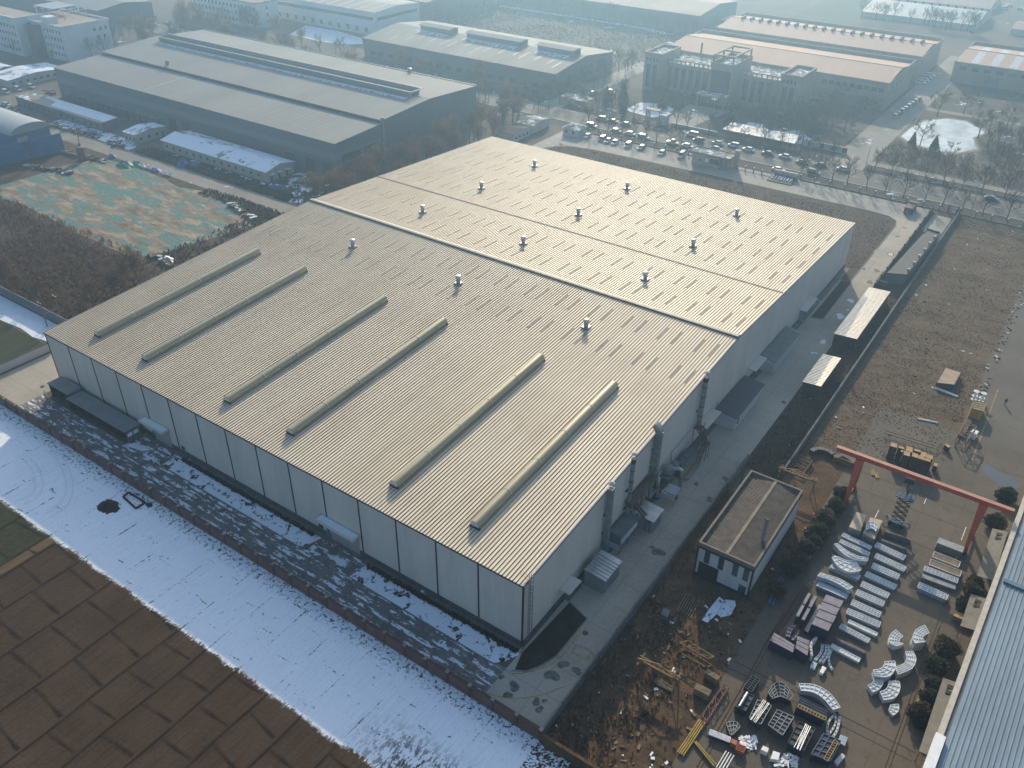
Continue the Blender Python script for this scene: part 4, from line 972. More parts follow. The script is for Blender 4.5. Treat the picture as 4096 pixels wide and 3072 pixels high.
for k in range(4): win_x(t, 191+k*2.5, 1.0, 1.0, 1.0, -133.2)
t = thing('carport', 'long carport with bright snow-mottled corrugated roof beside the road', 'carport', (-59, 248, 0))
MB().add([(-73.4,243.9,2.9),(-45.0,243.9,2.9),(-46.4,252.8,3.4),(-73.4,252.8,3.4),(-73.4,243.9,3.0),(-45.0,243.9,3.0),(-46.4,252.8,3.5),(-73.4,252.8,3.5)], [(0,3,2,1),(4,5,6,7),(0,1,5,4),(1,2,6,5),(2,3,7,6),(3,0,4,7)]).build('roof', ground_mix('carport_snow', [(.3,.29,.25),(.42,.4,.35)], .5, fine=2, bump=.3, snow=(.50,.5), rough=.5), t)
for k in range(8): MB().box(-72.8+k*3.85,244.3,0,-72.5+k*3.85,244.6,2.9).build('post', M_conc_wall, t)
MB().box(-73,252.4,0,-47,252.7,2.4).build('back_wall', M_conc_wall, t)
t = thing('notice_wall', 'pale wall carrying four red panels at the end of the carport', 'wall', (-36, 252, 0))
MB().box(-45,252.6,0,-28,253,2.4).build('wall', M_offwhite, t)
for x in (-42.6,-38.2,-33.8,-29.8): MB().box(x,252.45,.4,x+1.6,252.6,2.2).build('red_panel', mat('red_board', (.22,.03,.03), .6), t)
t = thing('gate_canopy', 'estate gateway with slim pillars and a small snow-topped slab roof', 'gateway', (-102, 246, 0))
for x in (-106.6,-105.8,-105.0,-100.4,-99.8): MB().box(x,244.6,0,x+.35,245.2,4.6).build('pillar', M_beige, t)
MB().box(-107,244,4.6,-100.8,247,4.9).build('slab', M_beige, t); MB().box(-99.6,242.3,3.9,-96.2,247,4.2).build('slab', M_flatsnow, t)
MB().box(-99.2,243,0,-96.8,246,3.9).build('booth', M_offwhite, t)
solo('carport', 'flat snow-topped shelter roof along the fence left of the estate gateway', 'carport', MB().box(-147,244,2.7,-134,251,2.9).box(-146.6,244.4,0,-146.3,244.7,2.7).box(-134.7,244.4,0,-134.4,244.7,2.7).box(-140.4,244.4,0,-140.1,244.7,2.7), M_flatsnow)
solo('estate_wall', 'low snow-capped boundary wall between road and office garden', 'wall', MB().box(-95,244.6,0,-76,245,1.2).box(-95.1,244.5,1.2,-75.9,245.1,1.32,1), [M_path, M_snow])

# ================================================================== cars
def paint(name, c, rough=.25):
    m, nt, b = newmat(name); b.inputs['Base Color'].default_value = (*c, 1); b.inputs['Roughness'].default_value = rough
    b.inputs['Coat Weight'].default_value = .3; b.inputs['Coat Roughness'].default_value = .1; return m
P_white, P_black, P_silver, P_grey, P_teal = paint('white_paint_car', (.50,.50,.49), .4), paint('black_paint_car', (.016,.017,.02)), paint('silver_paint_car', (.36,.37,.38)), paint('grey_paint_car', (.10,.105,.11)), paint('green_paint_car', (.07,.13,.12))
M_tyre = mat('tyre_rubber', (.02,.02,.02), .9); M_cglass = paint('car_glass', (.015,.02,.025), .06)
M_lampw = paint('lamp_clear', (.6,.6,.58), .1); M_lampr = paint('lamp_red', (.35,.02,.02), .2)
def make_car(kind, pm, label):
    Lc, Wc, H = {'sedan':(4.6,1.8,1.45),'suv':(4.6,1.86,1.7),'van':(4.7,1.75,2.0),'pickup':(5.1,1.85,1.75)}[kind]
    t = thing('parked_car', label, 'car', (0,0,0))
    h = Lc/2
    # sections along x: (x, half width, z low, z shoulder)
    S = [(-h,.72,.42,.72),(-h+.12,.84,.30,.86),(-h+.9,.9,.22,.95),(0,.9,.22,.96),(h-1.3,.9,.22,.93),(h-.35,.84,.26,.78),(h,.66,.40,.62)]
    if kind == 'van': S = [(-h,.8,.4,1.0),(-h+.1,.86,.3,1.05),(0,.88,.25,1.08),(h-.8,.88,.25,1.05),(h-.1,.82,.3,.9),(h,.7,.4,.8)]
    b = MB(); V = []
    for x, w_, z0, z1 in S:
        w_ *= Wc/1.8; V += [(x,-w_*.9,z0),(x,-w_,(z0+z1)/2),(x,-w_*.93,z1),(x,w_*.93,z1),(x,w_,(z0+z1)/2),(x,w_*.9,z0)]
    F = []
    for i in range(len(S)-1):
        for j in range(6): F.append((i*6+j,(i+1)*6+j,(i+1)*6+(j+1)%6,i*6+(j+1)%6))
    F += [tuple(range(6)), tuple(range(len(V)-1, len(V)-7, -1))]
    b.add(V, F); b.build('body', pm, t, smooth=False)
    cab = {'sedan':[(-h+.35,.90),(-h+1.15,H-.04),(.55,H-.02),(1.35,.93)],'suv':[(-h+.08,.93),(-h+.4,H-.03),(.6,H-.02),(1.35,.95)],'van':[(-h+.02,1.0),(-h+.1,H-.03),(h-1.5,H-.03),(h-.75,1.03)],'pickup':[(-.65,.93),(-.5,H-.03),(.6,H-.03),(1.25,.93)]}[kind]
    V = []
    for x, z in cab:
        w_ = .82*Wc/1.8 if z < 1.1 else .64*Wc/1.8
        V += [(x,-w_,z),(x,w_,z)]
    MB().add(V, [(0,2,4,6),(1,7,5,3),(0,1,3,2),(4,5,7,6)]).build('windows', M_cglass, t)
    w_ = .66*Wc/1.8
    rf_ = MB().add([(cab[1][0]-.05,-w_,H-.05),(cab[2][0]+.08,-w_,H-.05),(cab[2][0]+.08,w_,H-.05),(cab[1][0]-.05,w_,H-.05),(cab[1][0],-w_+.06,H+.02),(cab[2][0],-w_+.06,H+.02),(cab[2][0],w_-.06,H+.02),(cab[1][0],w_-.06,H+.02)], [(4,5,6,7),(0,1,5,4),(1,2,6,5),(2,3,7,6),(3,0,4,7)])
    for s_ in (-1, 1):
        for (xa, za), (xb, zb) in ((cab[0],cab[1]),(cab[2],cab[3])): rf_.bar((xa,s_*.81*Wc/1.8,za),(xb,s_*.65*Wc/1.8,zb),.07)
        xm = (cab[1][0]+cab[2][0])/2; rf_.bar((xm,s_*.66*Wc/1.8,H-.05),(xm,s_*.83*Wc/1.8,.93),.07)
    rf_.build('roof', pm, t)
    for x in (-h+.85, h-.85):
        for s_ in (-1, 1):
            wo = MB().cyl((x,s_*.66,.33),(x,s_*.91,.33),.33,n=14).build('wheel', M_tyre, t); MB().cyl((x,s_*.9,.33),(x,s_*.925,.33),.19,n=10).build('rim', M_galv, wo)
    for s_ in (-1, 1):
        MB().box(h-.18,s_*.62-.16,.58,h-.02,s_*.62+.16,.70).build('headlight', M_lampw, t); MB().box(-h-.01,s_*.64-.14,.62,-h+.1,s_*.64+.14,.78).build('tail_light', M_lampr, t)
    return t
PROTO = {}
def car(kind, col, x, y, rz, label, group):
    pm = {'white':P_white,'black':P_black,'silver':P_silver,'grey':P_grey,'green':P_teal}[col]
    z = .045
    if (kind, col) in PROTO: return dup(PROTO[(kind, col)], (x,y,z), rz, label, group)
    t = make_car(kind, pm, label); PROTO[(kind, col)] = t
    t.location = (x,y,z); t.rotation_euler = (0,0,rz); t['group'] = group; return t
def pc(ox, oy, x, y, z=.6): return at((int(oy+y/4.3203)//768)*4+int((ox+x/4.3203)//1024)+1, ((ox+x/4.3203) % 1024)*K, ((oy+y/4.3203) % 768)*K, z)
g1 = 'cars in the gate yard'
for (x, y, kind, col, lab) in ((215,450,'sedan','white','white saloon parked next to the guard hut'),(470,500,'suv','black','dark car parked with snow beside it, second in the gate yard row'),(570,530,'sedan','white','white saloon parked right of the dark second car in the yard row'),(690,560,'sedan','white','white saloon fourth in the gate yard row, tight beside another white one'),(915,610,'suv','white','white hatchback with dark roof glass in the middle of the yard row'),(1150,650,'sedan','black','black saloon parked alone between two white cars in the gate yard'),(1500,740,'sedan','silver','silver saloon parked under bare tree shadows near the white van'),(1840,790,'van','white','boxy white minivan parked beside the gate office')):
    p = pc(2300,440,x,y); car(kind, col, p.x, p.y, -PI/2+.12, lab, g1)
g2 = 'cars along the road'
for (ox, oy, x, y, kind, col, d, lab) in (
  (2300,440,290,270,'suv','black',0,'dark car with pale roof on the road behind the guard hut'),(2300,440,450,150,'suv','white',1,'pale hatchback on the far kerb above the guard hut'),(2300,440,640,190,'sedan','black',1,'dark saloon on the far kerb behind the pale hatchback'),(2300,440,870,240,'sedan','green',1,'dark green saloon on the far kerb left of the gateway'),
  (2300,440,715,360,'sedan','grey',0,'dim grey saloon on the near lane behind tree trunks'),(2300,440,960,410,'sedan','white',0,'white saloon on the near lane behind the car park'),(2300,440,1190,470,'suv','green',0,'greenish car half hidden by a tree trunk on the near lane'),
  (2300,440,1690,560,'pickup','white',0,'white pickup truck on the near lane behind a forked tree'),(2300,440,1945,620,'sedan','white',0,'white and green taxi on the near lane behind the gate office'),(2700,440,400,520,'suv','grey',1,'dark grey car beside the black delivery van on the far kerb'),
  (2700,440,300,430,'van','white',1,'van with dark body on the far kerb at the estate gateway'),(2700,440,740,570,'sedan','silver',1,'silver saloon on the far kerb above the gate office'),(2700,440,1010,610,'suv','white',1,'white off-roader on the far kerb left of the gate pillar'),
  (2700,440,720,670,'sedan','grey',0,'grey saloon on the near lane mostly hidden by the gate office'),(2700,440,1270,680,'sedan','white',1,'white saloon on the far kerb just right of the gate pillar'),(2700,440,1600,745,'sedan','black',1,'black saloon on the far kerb below the carport'),
  (2700,440,1900,800,'sedan','white',1,'white saloon on the far kerb next to a lamp, right of the black one'),(2700,440,1790,1030,'sedan','white',0,'white saloon showing its roof above the sign wall'),(3000,500,900,640,'sedan','grey',1,'grey saloon on the far kerb beneath a curved street lamp'),
  (3000,500,1220,690,'sedan','green',1,'dark green saloon with bright windscreen on the far kerb'),(3000,500,1605,760,'sedan','white',1,'white saloon on the far kerb, last car before the pond park'),(3000,500,1100,815,'suv','black',0,'black hatchback on the near lane right of the sign wall')):
    p = pc(ox, oy, x, y); car(kind, col, p.x, p.y, PI if d else 0, lab, g2)
p = at(8,1930,55,.6); car('sedan','black',p.x,p.y,0,'dark car on the road near the right edge of the photo',g2)
g3 = 'cars parked by the works road'
for (t_, x, y, kind, col, rz, lab) in ((1,50,795,'suv','white',-.1,'white car at the left edge, nearest of the three by the snowy barrack'),(1,155,770,'suv','white',-.1,'white car in the middle of the three by the snowy barrack'),(1,270,748,'suv','white',-.1,'white car furthest right of the three by the snowy barrack'),(1,55,902,'sedan','white',.2,'white car by the hedge in front of the low grey annexe')):
    p = at(t_,x,y,.6); car(kind,col,p.x,p.y,rz,lab,g3)
g4 = 'cars in the far yards'
for (t_, x, y, kind, col, rz, lab) in ((3,705,805,'sedan','green',1.2,'teal car in the lane beside the hall with ridge monitors'),(3,850,795,'suv','white',.1,'white car across the lane beside the hall with ridge monitors'),(3,830,850,'sedan','grey',1.2,'grey car in the lane below the teal car'),(1,1255,265,'sedan','white',0,'white car among bare trees behind the white office block'),(1,1350,215,'sedan','white',0,'white car on the far lane behind the white office block'),(4,2045,75,'van','white',.6,'white van near the far greenhouses at the top right'),(4,2085,48,'sedan','white',.6,'white car near the far greenhouses at the top right'),(4,2185,80,'sedan','silver',0,'silver car at the top right edge')):
    p = at(t_,x,y,.6); car(kind,col,p.x,p.y,rz,lab,g4)
ln = [('white',0),('black',1),('white',2),('silver',3),('white',4),('green',5),('white',6),('black',7)]
for col, k in ln: car('sedan' if k % 2 else 'suv', col, -25.8+.25*k, 311+k*4.6, PI/2, 'car in the long nose-to-tail row by the pond lane, %s from the road end' % nth(k), 'row of cars by the pond')
for k in range(4): car('suv', 'white', -30+k*.1, 372+k*5.5, .3, 'pale car against the far pink-roofed hall, %s from the pond end' % nth(k), 'cars against the far hall')

# ================================================================== street lamps, poles
def lamp(x, y, h, label, arm=2.2, rz=0.0, proto={}):
    if 'a' not in proto:
        t = thing('street_lamp', label, 'street lamp', (0,0,0)); proto['a'] = t
        MB().tube([(0,0,0),(0,0,8.0),(.15,0,8.7),(.7,0,9.1),(2.0,0,9.2)], [.11,.09,.07,.06,.05], 8).build('pole', M_galv, t)
        MB().box(1.9,-.16,9.12,2.7,.16,9.26).build('lamp_head', M_galv_dull, t)
        t.location = (x,y,0); t.rotation_euler = (0,0,rz); t.scale = (1,1,h/9.2); t['group'] = 'street lamps along the road'
        return
    dup(proto['a'], (x,y,0), rz, label, 'street lamps along the road', (1,1,h/9.2))
lamp(-81.8,238.9,9.5,'curved-arm street lamp standing between the vans at the gateway',rz=PI)
lamp(-46.3,239.7,9,'straight-looking street lamp beside the carport and white saloon',rz=PI)
lamp(-37.6,238.9,9,'street lamp arching over the grey saloon near the red panels',rz=0)
lamp(-17.7,239.4,9,'street lamp beside the last white saloon on the far kerb',rz=0)
lamp(-5.2,223.7,9,'street lamp on the near verge just right of the white railing posts',rz=PI/2)
lamp(11,238.8,9,'street lamp on the far kerb by the pond park',rz=-PI/2)
lamp(20.5,222.8,9,'street lamp with white head over the dark car near the right edge',rz=2.4)
t = thing('flower_lamp', 'tall garden lamp with a ring of globes in front of the beige office', 'lamp', (-82.2, 254.6, 0))
MB().cyl((-82.2,254.6,0),(-82.2,254.6,11),.16,.1).build('pole', M_galv, t)
for k in range(6): a = k*PI/3; MB().lathe([(.02,-.4),(.38,-.2),(.42,.1),(.25,.4),(.02,.45)], (-82.2+.95*math.cos(a),254.6+.95*math.sin(a),10.9), 8).build('lamp_globe', M_beige, t)
MB().lathe([(.1,0),(1.2,.1),(.3,.25)], (-82.2,254.6,10.3), 10).build('lamp_ring', M_galv, t)
for i, (x, y) in enumerate(((-146,12.2),(-146.2,16.2))):
    t = thing('utility_pole', ('concrete pole with insulators on the snow strip before the grey wall','concrete pole with insulators just behind the grey concrete wall')[i], 'pole', (x,y,0), 'paired concrete poles')
    MB().cyl((x,y,0),(x,y,6.6),.17,.12).build('pole', M_conc_wall, t); MB().bar((x-.9,y,6.2),(x+.5,y,6.3),.09).bar((x-.9,y,6.3),(x-.9,y,6.6),.12).build('insulator', M_whitecap, t)
solo('pole_brace', 'thin horizontal pipe linking the two concrete poles', 'pipe', MB().bar((-146,12.4,3.2),(-146.2,16,3.2),.12), M_conc_wall)
# ================================================================== trees and bushes
M_bark = mat('bark', (.075,.06,.048), .95, var=.3, scale=2)
M_twig = mat('twigs', (.085,.066,.05), .95, var=.3, scale=2)
M_twigw = mat('willow_twigs', (.17,.115,.065), .95, var=.3, scale=2)
M_rleaf = mat('rusty_leaves', (.15,.09,.056), .9, var=.4, scale=.5, fine=3)
M_green = mat('evergreen_leaves', (.062,.066,.038), .8, var=.45, scale=.8, fine=4)
M_olive = mat('olive_leaves', (.095,.08,.048), .85, var=.45, scale=.8, fine=4)
M_dryleaf = mat('dry_leaves', (.16,.105,.055), .9, var=.4, scale=.8, fine=4)
M_straw = mat('dry_stalks', (.24,.175,.105), .95, var=.4, scale=.5, fine=2)
def tri_tube(mb, p, q, r0, r1, n=3):
    mb.cyl(p, q, r0, r1, n=n, caps=False)
def grow(seed, h, spread, levels=3, first=.28, nb=(7,5,4), up=.55, droop=0.0):
    g = random.Random(seed); trunk, crown = MB(), MB(); tips = []
    top = Vector((g.uniform(-.06,.06)*h, g.uniform(-.06,.06)*h, h*.78))
    pts = [Vector((0,0,0)), Vector((top.x*.3,top.y*.3,h*.3)), Vector((top.x*.6,top.y*.6,h*.55)), top]
    r = .018*h+.05
    trunk.tube(pts, [r, r*.75, r*.5, r*.15], 7)
    def br(p, d, length, rad, lev):
        m1 = p + d*length*.5 + Vector((g.uniform(-.1,.1),g.uniform(-.1,.1),g.uniform(.0,.12)))*length
        e = m1 + (d + Vector((g.uniform(-.3,.3),g.uniform(-.3,.3),g.uniform(0,.35)-droop)))*length*.5
        (trunk if lev == 0 else crown).cyl(p, m1, rad, rad*.7, n=4 if lev == 0 else 3, caps=False); (trunk if lev == 0 else crown).cyl(m1, e, rad*.7, rad*.3, n=3, caps=False)
        tips.append(e)
        if lev < levels-1:
            for k in range(nb[min(lev+1, len(nb)-1)]):
                t = g.uniform(.25,1.0); s = p.lerp(m1, t*2) if t < .5 else m1.lerp(e, t*2-1)
                a = g.uniform(0, 2*PI); nd = (d*.75 + Vector((math.cos(a)*.75, math.sin(a)*.75, g.uniform(-.1,.65)-droop))).normalized()
                br(s, nd, length*g.uniform(.42,.62), max(.026*(1 if lev else 1.4), rad*.48), lev+1)
    for k in range(nb[0]):
        t = first + (1-first)*(k+g.random()*.6)/nb[0]; i = min(2, int(t*3)); p = pts[i].lerp(pts[i+1], t*3-i)
        a = k*2.4+g.uniform(-.4,.4); d = Vector((math.cos(a)*spread, math.sin(a)*spread, up+.35*t)).normalized()
        br(p, d, h*.40*(1.15-.55*t), r*.42, 0)
    return trunk, crown, tips
def leafs(mb, pts, n, size, spread, g, m=0):
    for _ in range(n):
        c = g.choice(pts) + Vector((g.gauss(0,spread), g.gauss(0,spread), g.gauss(0,spread)))
        a = Vector((g.uniform(-1,1),g.uniform(-1,1),g.uniform(-1,1))).normalized(); b_ = a.orthogonal().normalized(); a2 = a.cross(b_)
        s = size*g.uniform(.6,1.4)
        mb.add([c+b_*s, c+a2*s*.6, c-b_*s, c-a2*s*.6], [(0,1,2,3)], m)
TP = {}
def tree_proto(kind, seed):
    key = (kind, seed)
    if key in TP: return None
    if kind == 'bare': tr, cr, tips = grow(seed, 7.8, .75, 3, .28, (9,6,6)); wm = M_twig
    elif kind == 'willow': tr, cr, tips = grow(seed, 10.0, 1.25, 4, .22, (7,6,5,5), .35, .05); wm = M_twigw
    elif kind == 'rusty': tr, cr, tips = grow(seed, 8.5, .6, 3, .2, (9,5,4), .7); wm = M_rleaf
    elif kind == 'sapling': tr, cr, tips = grow(seed, 4.0, .5, 2, .3, (6,4), .8); wm = M_twig
    t = thing({'bare':'bare_tree','willow':'willow_tree','rusty':'leafy_tree','sapling':'sapling'}[kind], 'x', 'tree', (0,0,0))
    tr.build('trunk', M_bark, t)
    if kind == 'rusty': leafs(cr, tips, 1300, .19, .5, random.Random(seed), 0)
    if kind == 'willow': leafs(cr, tips, 500, .10, .3, random.Random(seed), 0)
    cr.build('crown', wm, t)
    TP[key] = t; return t
def tree(kind, x, y, s, label, group, i=0):
    seed = i % (4 if kind == 'bare' else 3); rz = (i*2.4) % 6.28
    t = tree_proto(kind, seed)
    s3 = (s*rng.uniform(.88,1.14), s*rng.uniform(.88,1.14), s*rng.uniform(.9,1.12))
    if t is not None:
        t.location = (x,y,0); t.rotation_euler = (0,0,rz); t.scale = s3; t['label'] = label; t['group'] = group; return t
    return dup(TP[(kind, seed)], (x,y,0), rz, label, group, s3)
def translucent(m, k=.5):
    nt = m.node_tree; b = nt.nodes['Principled BSDF']; o = nt.nodes['Material Output']
    t = nt.nodes.new('ShaderNodeBsdfTranslucent'); mx = nt.nodes.new('ShaderNodeMixShader'); mx.inputs[0].default_value = k
    src = b.inputs['Base Color'].links[0].from_socket; L(nt, src, t.inputs['Color'])
    L(nt, b.outputs[0], mx.inputs[1]); L(nt, t.outputs[0], mx.inputs[2]); L(nt, mx.outputs[0], o.inputs['Surface'])
for m_ in (M_rleaf, M_green, M_olive, M_dryleaf, M_straw, M_twigw): translucent(m_, .45)
# rusty-leaved row between the two big halls
k = 0
for y in range(98, 216, 5):
    x = -148+rng.uniform(-2.2,2.2)
    tree('rusty' if k % 4 else 'bare', x, y+rng.uniform(-1.5,1.5), rng.uniform(.95,1.3), 'tree between grey warehouse and big hall, %s from the near end of its row' % nth(k), 'trees between the two halls', k); k += 1
for i, (x, y) in enumerate(((-140,109),(-141,121),(-139,132),(-141,142),(-140,153),(-141,164),(-139,176),(-141,188))):
    tree('rusty', x, y, rng.uniform(.9,1.15), 'brown-leaved tree beside the grey warehouse gable, %s from its near corner' % nth(i), 'brown trees by the warehouse gable', i)
# roadside rows
nearx = [-119.9,-114.4,-110.4,-104.2,-99,-94.2,-89.9,-84.5,-79.5,-72.2,-34.3,-28.7,-23.5,-18.5,-12,-6,0,6.5,12,18,24,31]
for i, x in enumerate(nearx):
    tree('bare', x, 221.2+rng.uniform(-.6,.6), rng.uniform(.75,1.15), 'bare tree on the near roadside verge, %s from the left' % nth(i), 'bare trees on the near verge', i)
farx = [-146,-140,-133,-127,-121,-115,-110,-92,-87,-78,-70.9,-63.3,-55,-49,-42,-36,-30,-15,-9,-4,2,8,14,20,27]
for i, x in enumerate(farx):
    tree('bare', x, 241.5+rng.uniform(-1.2,1.5), rng.uniform(.8,1.25), 'bare tree on the far roadside verge, %s from the left' % nth(i), 'bare trees on the far verge', i+1)
# office garden
for i in range(46):
    x, y = rng.uniform(-150,-36), rng.uniform(252,284)
    if -102 < x < -83: x += 22 if x > -92 else -22
    tree('bare' if i % 4 else 'willow', x, y, rng.uniform(.75,1.1)*(1 if i % 4 else .75), 'hazy bare tree among the garden trees in front of the beige office', 'trees in the office garden', i)
for i in range(26):
    x, y = rng.uniform(-58,-33), rng.uniform(270,314)
    tree('willow', x, y, rng.uniform(.6,.95), 'brownish bushy tree in the thicket before the plain pink-roofed hall', 'trees before the pink hall', i)
# pond
for i, (x, y, s, lab) in enumerate(((-8.5,279,1.0,'wide-spreading bare willow on the near bank of the pond'),(7.5,303,1.15,'tall round willow on the right-hand spit of the pond'),(-12,323,1.1,'double-trunked willow at the far left end of the pond'),(10,309,.9,'smaller willow right of the tall round one by the pond'),(-4,334,.95,'hazy willow behind the far bank of the pond'),(14,325,1.0,'hazy willow at the right edge behind the pond'))):
    tree('willow', x, y, s, lab, 'willows round the pond', i)
for i in range(22): tree('willow' if i % 2 else 'bare', rng.uniform(-14,48), rng.uniform(252,276) if i < 12 else rng.uniform(336,375), rng.uniform(.5,.85), 'bare tree in the brown thicket around the pond park', 'thicket trees in the pond park', i)
for i in range(12): tree('bare', rng.uniform(10,40), rng.uniform(277,320), rng.uniform(.7,1), 'bare tree right of the pond', 'trees right of the pond', i)
# belts behind the grey warehouse and round the offices
for i in range(64):
    x = -335+i*2.9+rng.uniform(-2,2); y = rng.uniform(206,249)
    tree('bare' if i % 5 else 'rusty', x, y, rng.uniform(.85,1.3), 'bare tree in the hazy belt behind the grey warehouse', 'tree belt behind the warehouse', i)
for i in range(52):
    x, y = rng.uniform(-405,-330), rng.uniform(190,262)
    tree('bare' if i % 3 else 'rusty', x, y, rng.uniform(.9,1.3), 'bare tree in the hazy grove between the two white office blocks', 'grove between the offices', i)
for i in range(26): tree('bare', -150+rng.uniform(-4,4), 204+i*4.6, rng.uniform(.8,1.2), 'bare tree lining the lane by the hall with ridge monitors', 'trees along the lane by the monitor hall', i)
for i in range(24): tree('bare', -262+i*4.6, 402+rng.uniform(-1.5,1.5)-(i*.2), rng.uniform(.9,1.3), 'hazy bare tree along the snow band below the tan-roofed hall', 'trees along the snow band', i)
for i in range(14): tree('bare', -285+i*1.2, 330+i*5, 1.1, 'hazy bare tree along the track above the hall with ridge monitors', 'trees along the far track', i)
for i in range(22): tree('bare', rng.uniform(-98,-30), 508+rng.uniform(-5,3), rng.uniform(1,1.4), 'hazy bare tree in front of the ribbed greenhouse', 'trees before the greenhouse', i)
for i, (x, y, s) in enumerate(((-374,153,.9),(-369,170,1.1),(-367,176,1.2),(-400,149,1),(-418,140,1))): tree('bare', x, y, s, 'bare tree close against the white office block by the stair tower', 'trees at the office block', i)
for i, (x, y) in enumerate(((-256,58),(-252.5,72))): tree('rusty' if i == 0 else 'bare', x, y, .95, ('leafless reddish tree in front of the blue hoarding','thin bare tree near the free end of the blue hoarding')[i], 'trees by the blue hoarding', i)
for i, (t_, x, y, s) in enumerate(((5,1000,930,.95),(5,1200,800,1.05),(5,820,980,.7),(5,1080,830,.8),(5,60,830,1.0),(5,180,900,.7),(5,20,760,.9))):
    p = at(t_,x,y); tree('rusty', p.x, p.y, s, ('tallest rusty-leaved tree beside the hall roof edge','second rusty-leaved tree up against the hall roof edge','low rusty tree nearest the roof corner at the scrub','slim rusty tree between two larger ones by the roof edge','rusty tree at the left edge above the grey wall','small rusty tree behind the grey wall, right of the edge one','rusty tree furthest back at the left edge of the scrub')[i], 'rusty trees in the scrub', i)
p = at(5,290,990); tree('bare', p.x, p.y+1, .8, 'bare tree rising over the grey concrete wall', 'trees at the grey wall', 1)
# bare shrubs along the low wall of the side road
for i in range(40):
    y = -9+i*2.9+rng.uniform(-.8,.8); 
    if 26 < y < 56 and i % 2: continue
    x = 12.0+rng.uniform(-.5,1.4) if y < 60 else 16.6+rng.uniform(-1.2,1.0)
    tree('sapling', x, y, rng.uniform(.7,1.15), 'bare thorny shrub in the strip along the side road wall', 'bare shrubs along the side road', i)
for i in range(16): tree('sapling', rng.uniform(11.8,16), rng.uniform(-10,14), rng.uniform(.7,1.1), 'bare thorny shrub in the corner between both boundary walls', 'bare shrubs in the wall corner', i)
# conifers and clipped bushes
def bush_proto(name, label, m, r, h, n, seed):
    g = random.Random(seed); t = thing(name, label, 'bush' if name != 'conifer' else 'tree', (0,0,0)); b = MB(); st = MB()
    st.cyl((0,0,0),(0,0,h*.5),.10,.05,6)
    for k in range(7): a = k*.9; st.cyl((0,0,h*.2),(r*.7*math.cos(a),r*.7*math.sin(a),h*(.4+.06*k)),.035,.012,4)
    st.build('stem', M_bark, t)
    for _ in range(n):
        u, v = g.uniform(0,2*PI), g.random(); z = h*(.08+.92*v)
        rr = (r*math.sqrt(max(.02, 1-((z-h*.5)/(h*.53))**2)) if name != 'conifer' else r*(1.02-v))*g.uniform(.45,1.12)*(1+.22*math.sin(3*u+seed)+.12*math.sin(5*z+u))
        c = Vector((rr*math.cos(u), rr*math.sin(u), z)); leafs(b, [c], 1, .17*r/1.0 if r > .8 else .14, .03, g)
    b.build('foliage', m, t); return t
for i, (x, y, s) in enumerate(((-101,280,1.1),(-108,262,1),(-126,262,1.2),(-131,256,1.1),(-76,258,1),(-118,247,.9),(-11,277.5,.8),(-3,275.8,.9))):
    if i == 0: CF = bush_proto('conifer', 'x', M_green, 2.0, 6.5, 1500, 3); CF.location = (x,y,0); CF['label'] = 'dark conifer by the porch of the beige office'; CF['group'] = 'dark conifers'
    else: dup(CF, (x,y,0), i, ('dark conifer left of the beige office porch','dark conifer beside the left corner tower','dark conifer by the lane beside the left tower','dark conifer right of the flower-shaped lamp','dark conifer behind the estate gateway','low dark conifer left of the near pond bank','dark conifer on the near pond bank beneath the willow')[i-1], 'dark conifers', s)
BP = [bush_proto('round_bush', 'x', M_olive, 1.35, 2.4, 1500, 5), bush_proto('round_bush', 'x', M_green, 1.35, 2.4, 1500, 8)]
used_b = [False, False]
bl = [((12,640,960),1.0,'round clipped bush nearest the left crane leg'),((12,580,1065),1.05,'round clipped bush second from the left crane leg'),((12,495,1175),1.15,'round clipped bush beside the single red drum'),((12,430,1285),1.1,'round clipped bush beside the pair of red drums'),((12,400,1370),.9,'straggly bush below the pair of red drums'),((12,330,1430),1.0,'round bush near the blue steel beam'),((12,265,1530),1.0,'round bush beside the blue steel beam, lower'),((12,200,1610),1.1,'dark round bush at the lower end of the blue beam'),((16,80,130),.95,'dark bush left of the crane rail in shade'),
      ((12,2060,975),1.3,'dark bush behind the right end of the gantry beam'),((12,1965,1200),1.35,'dark round bush beside the right crane leg'),((16,1790,60),1.0,'brown bush against the blue-roofed building, topmost of its row'),((16,1760,130),1.1,'second bush down along the blue-roofed building'),((16,1690,260),1.1,'dark bush above the wooden crate by the awning'),((16,1535,640),1.5,'large dark bush halfway down along the blue-roofed building'),((16,1455,800),1.3,'round dark bush just below the largest one'),((16,1430,940),1.1,'ragged bush beside the broken timber'),((16,1385,1060),1.1,'brown bush heaped with dry branches by the lowest awning'),((16,1310,1200),1.35,'broad ragged bush beside the lowest awning'),((16,1350,1280),1.0,'low dark bush under the lowest awning'),
      ((12,1250,800),.0,'')]
for i, ((t_, x, y), s, lab) in enumerate(bl):
    if s == 0: continue
    if x > 1300: s *= .8
    p = at(t_, x, y, .8*s); j = (i*7) % 2
    if not used_b[j]: used_b[j] = True; b = BP[j]; b.location = (p.x,p.y,.03); b.scale = (s,s,s); b['label'] = lab; b['group'] = 'bushes in the work yard'
    else: dup(BP[j], (p.x,p.y,.03), i*1.3, lab, 'bushes in the work yard', (s*rng.uniform(.9,1.15),s*rng.uniform(.9,1.15),s))
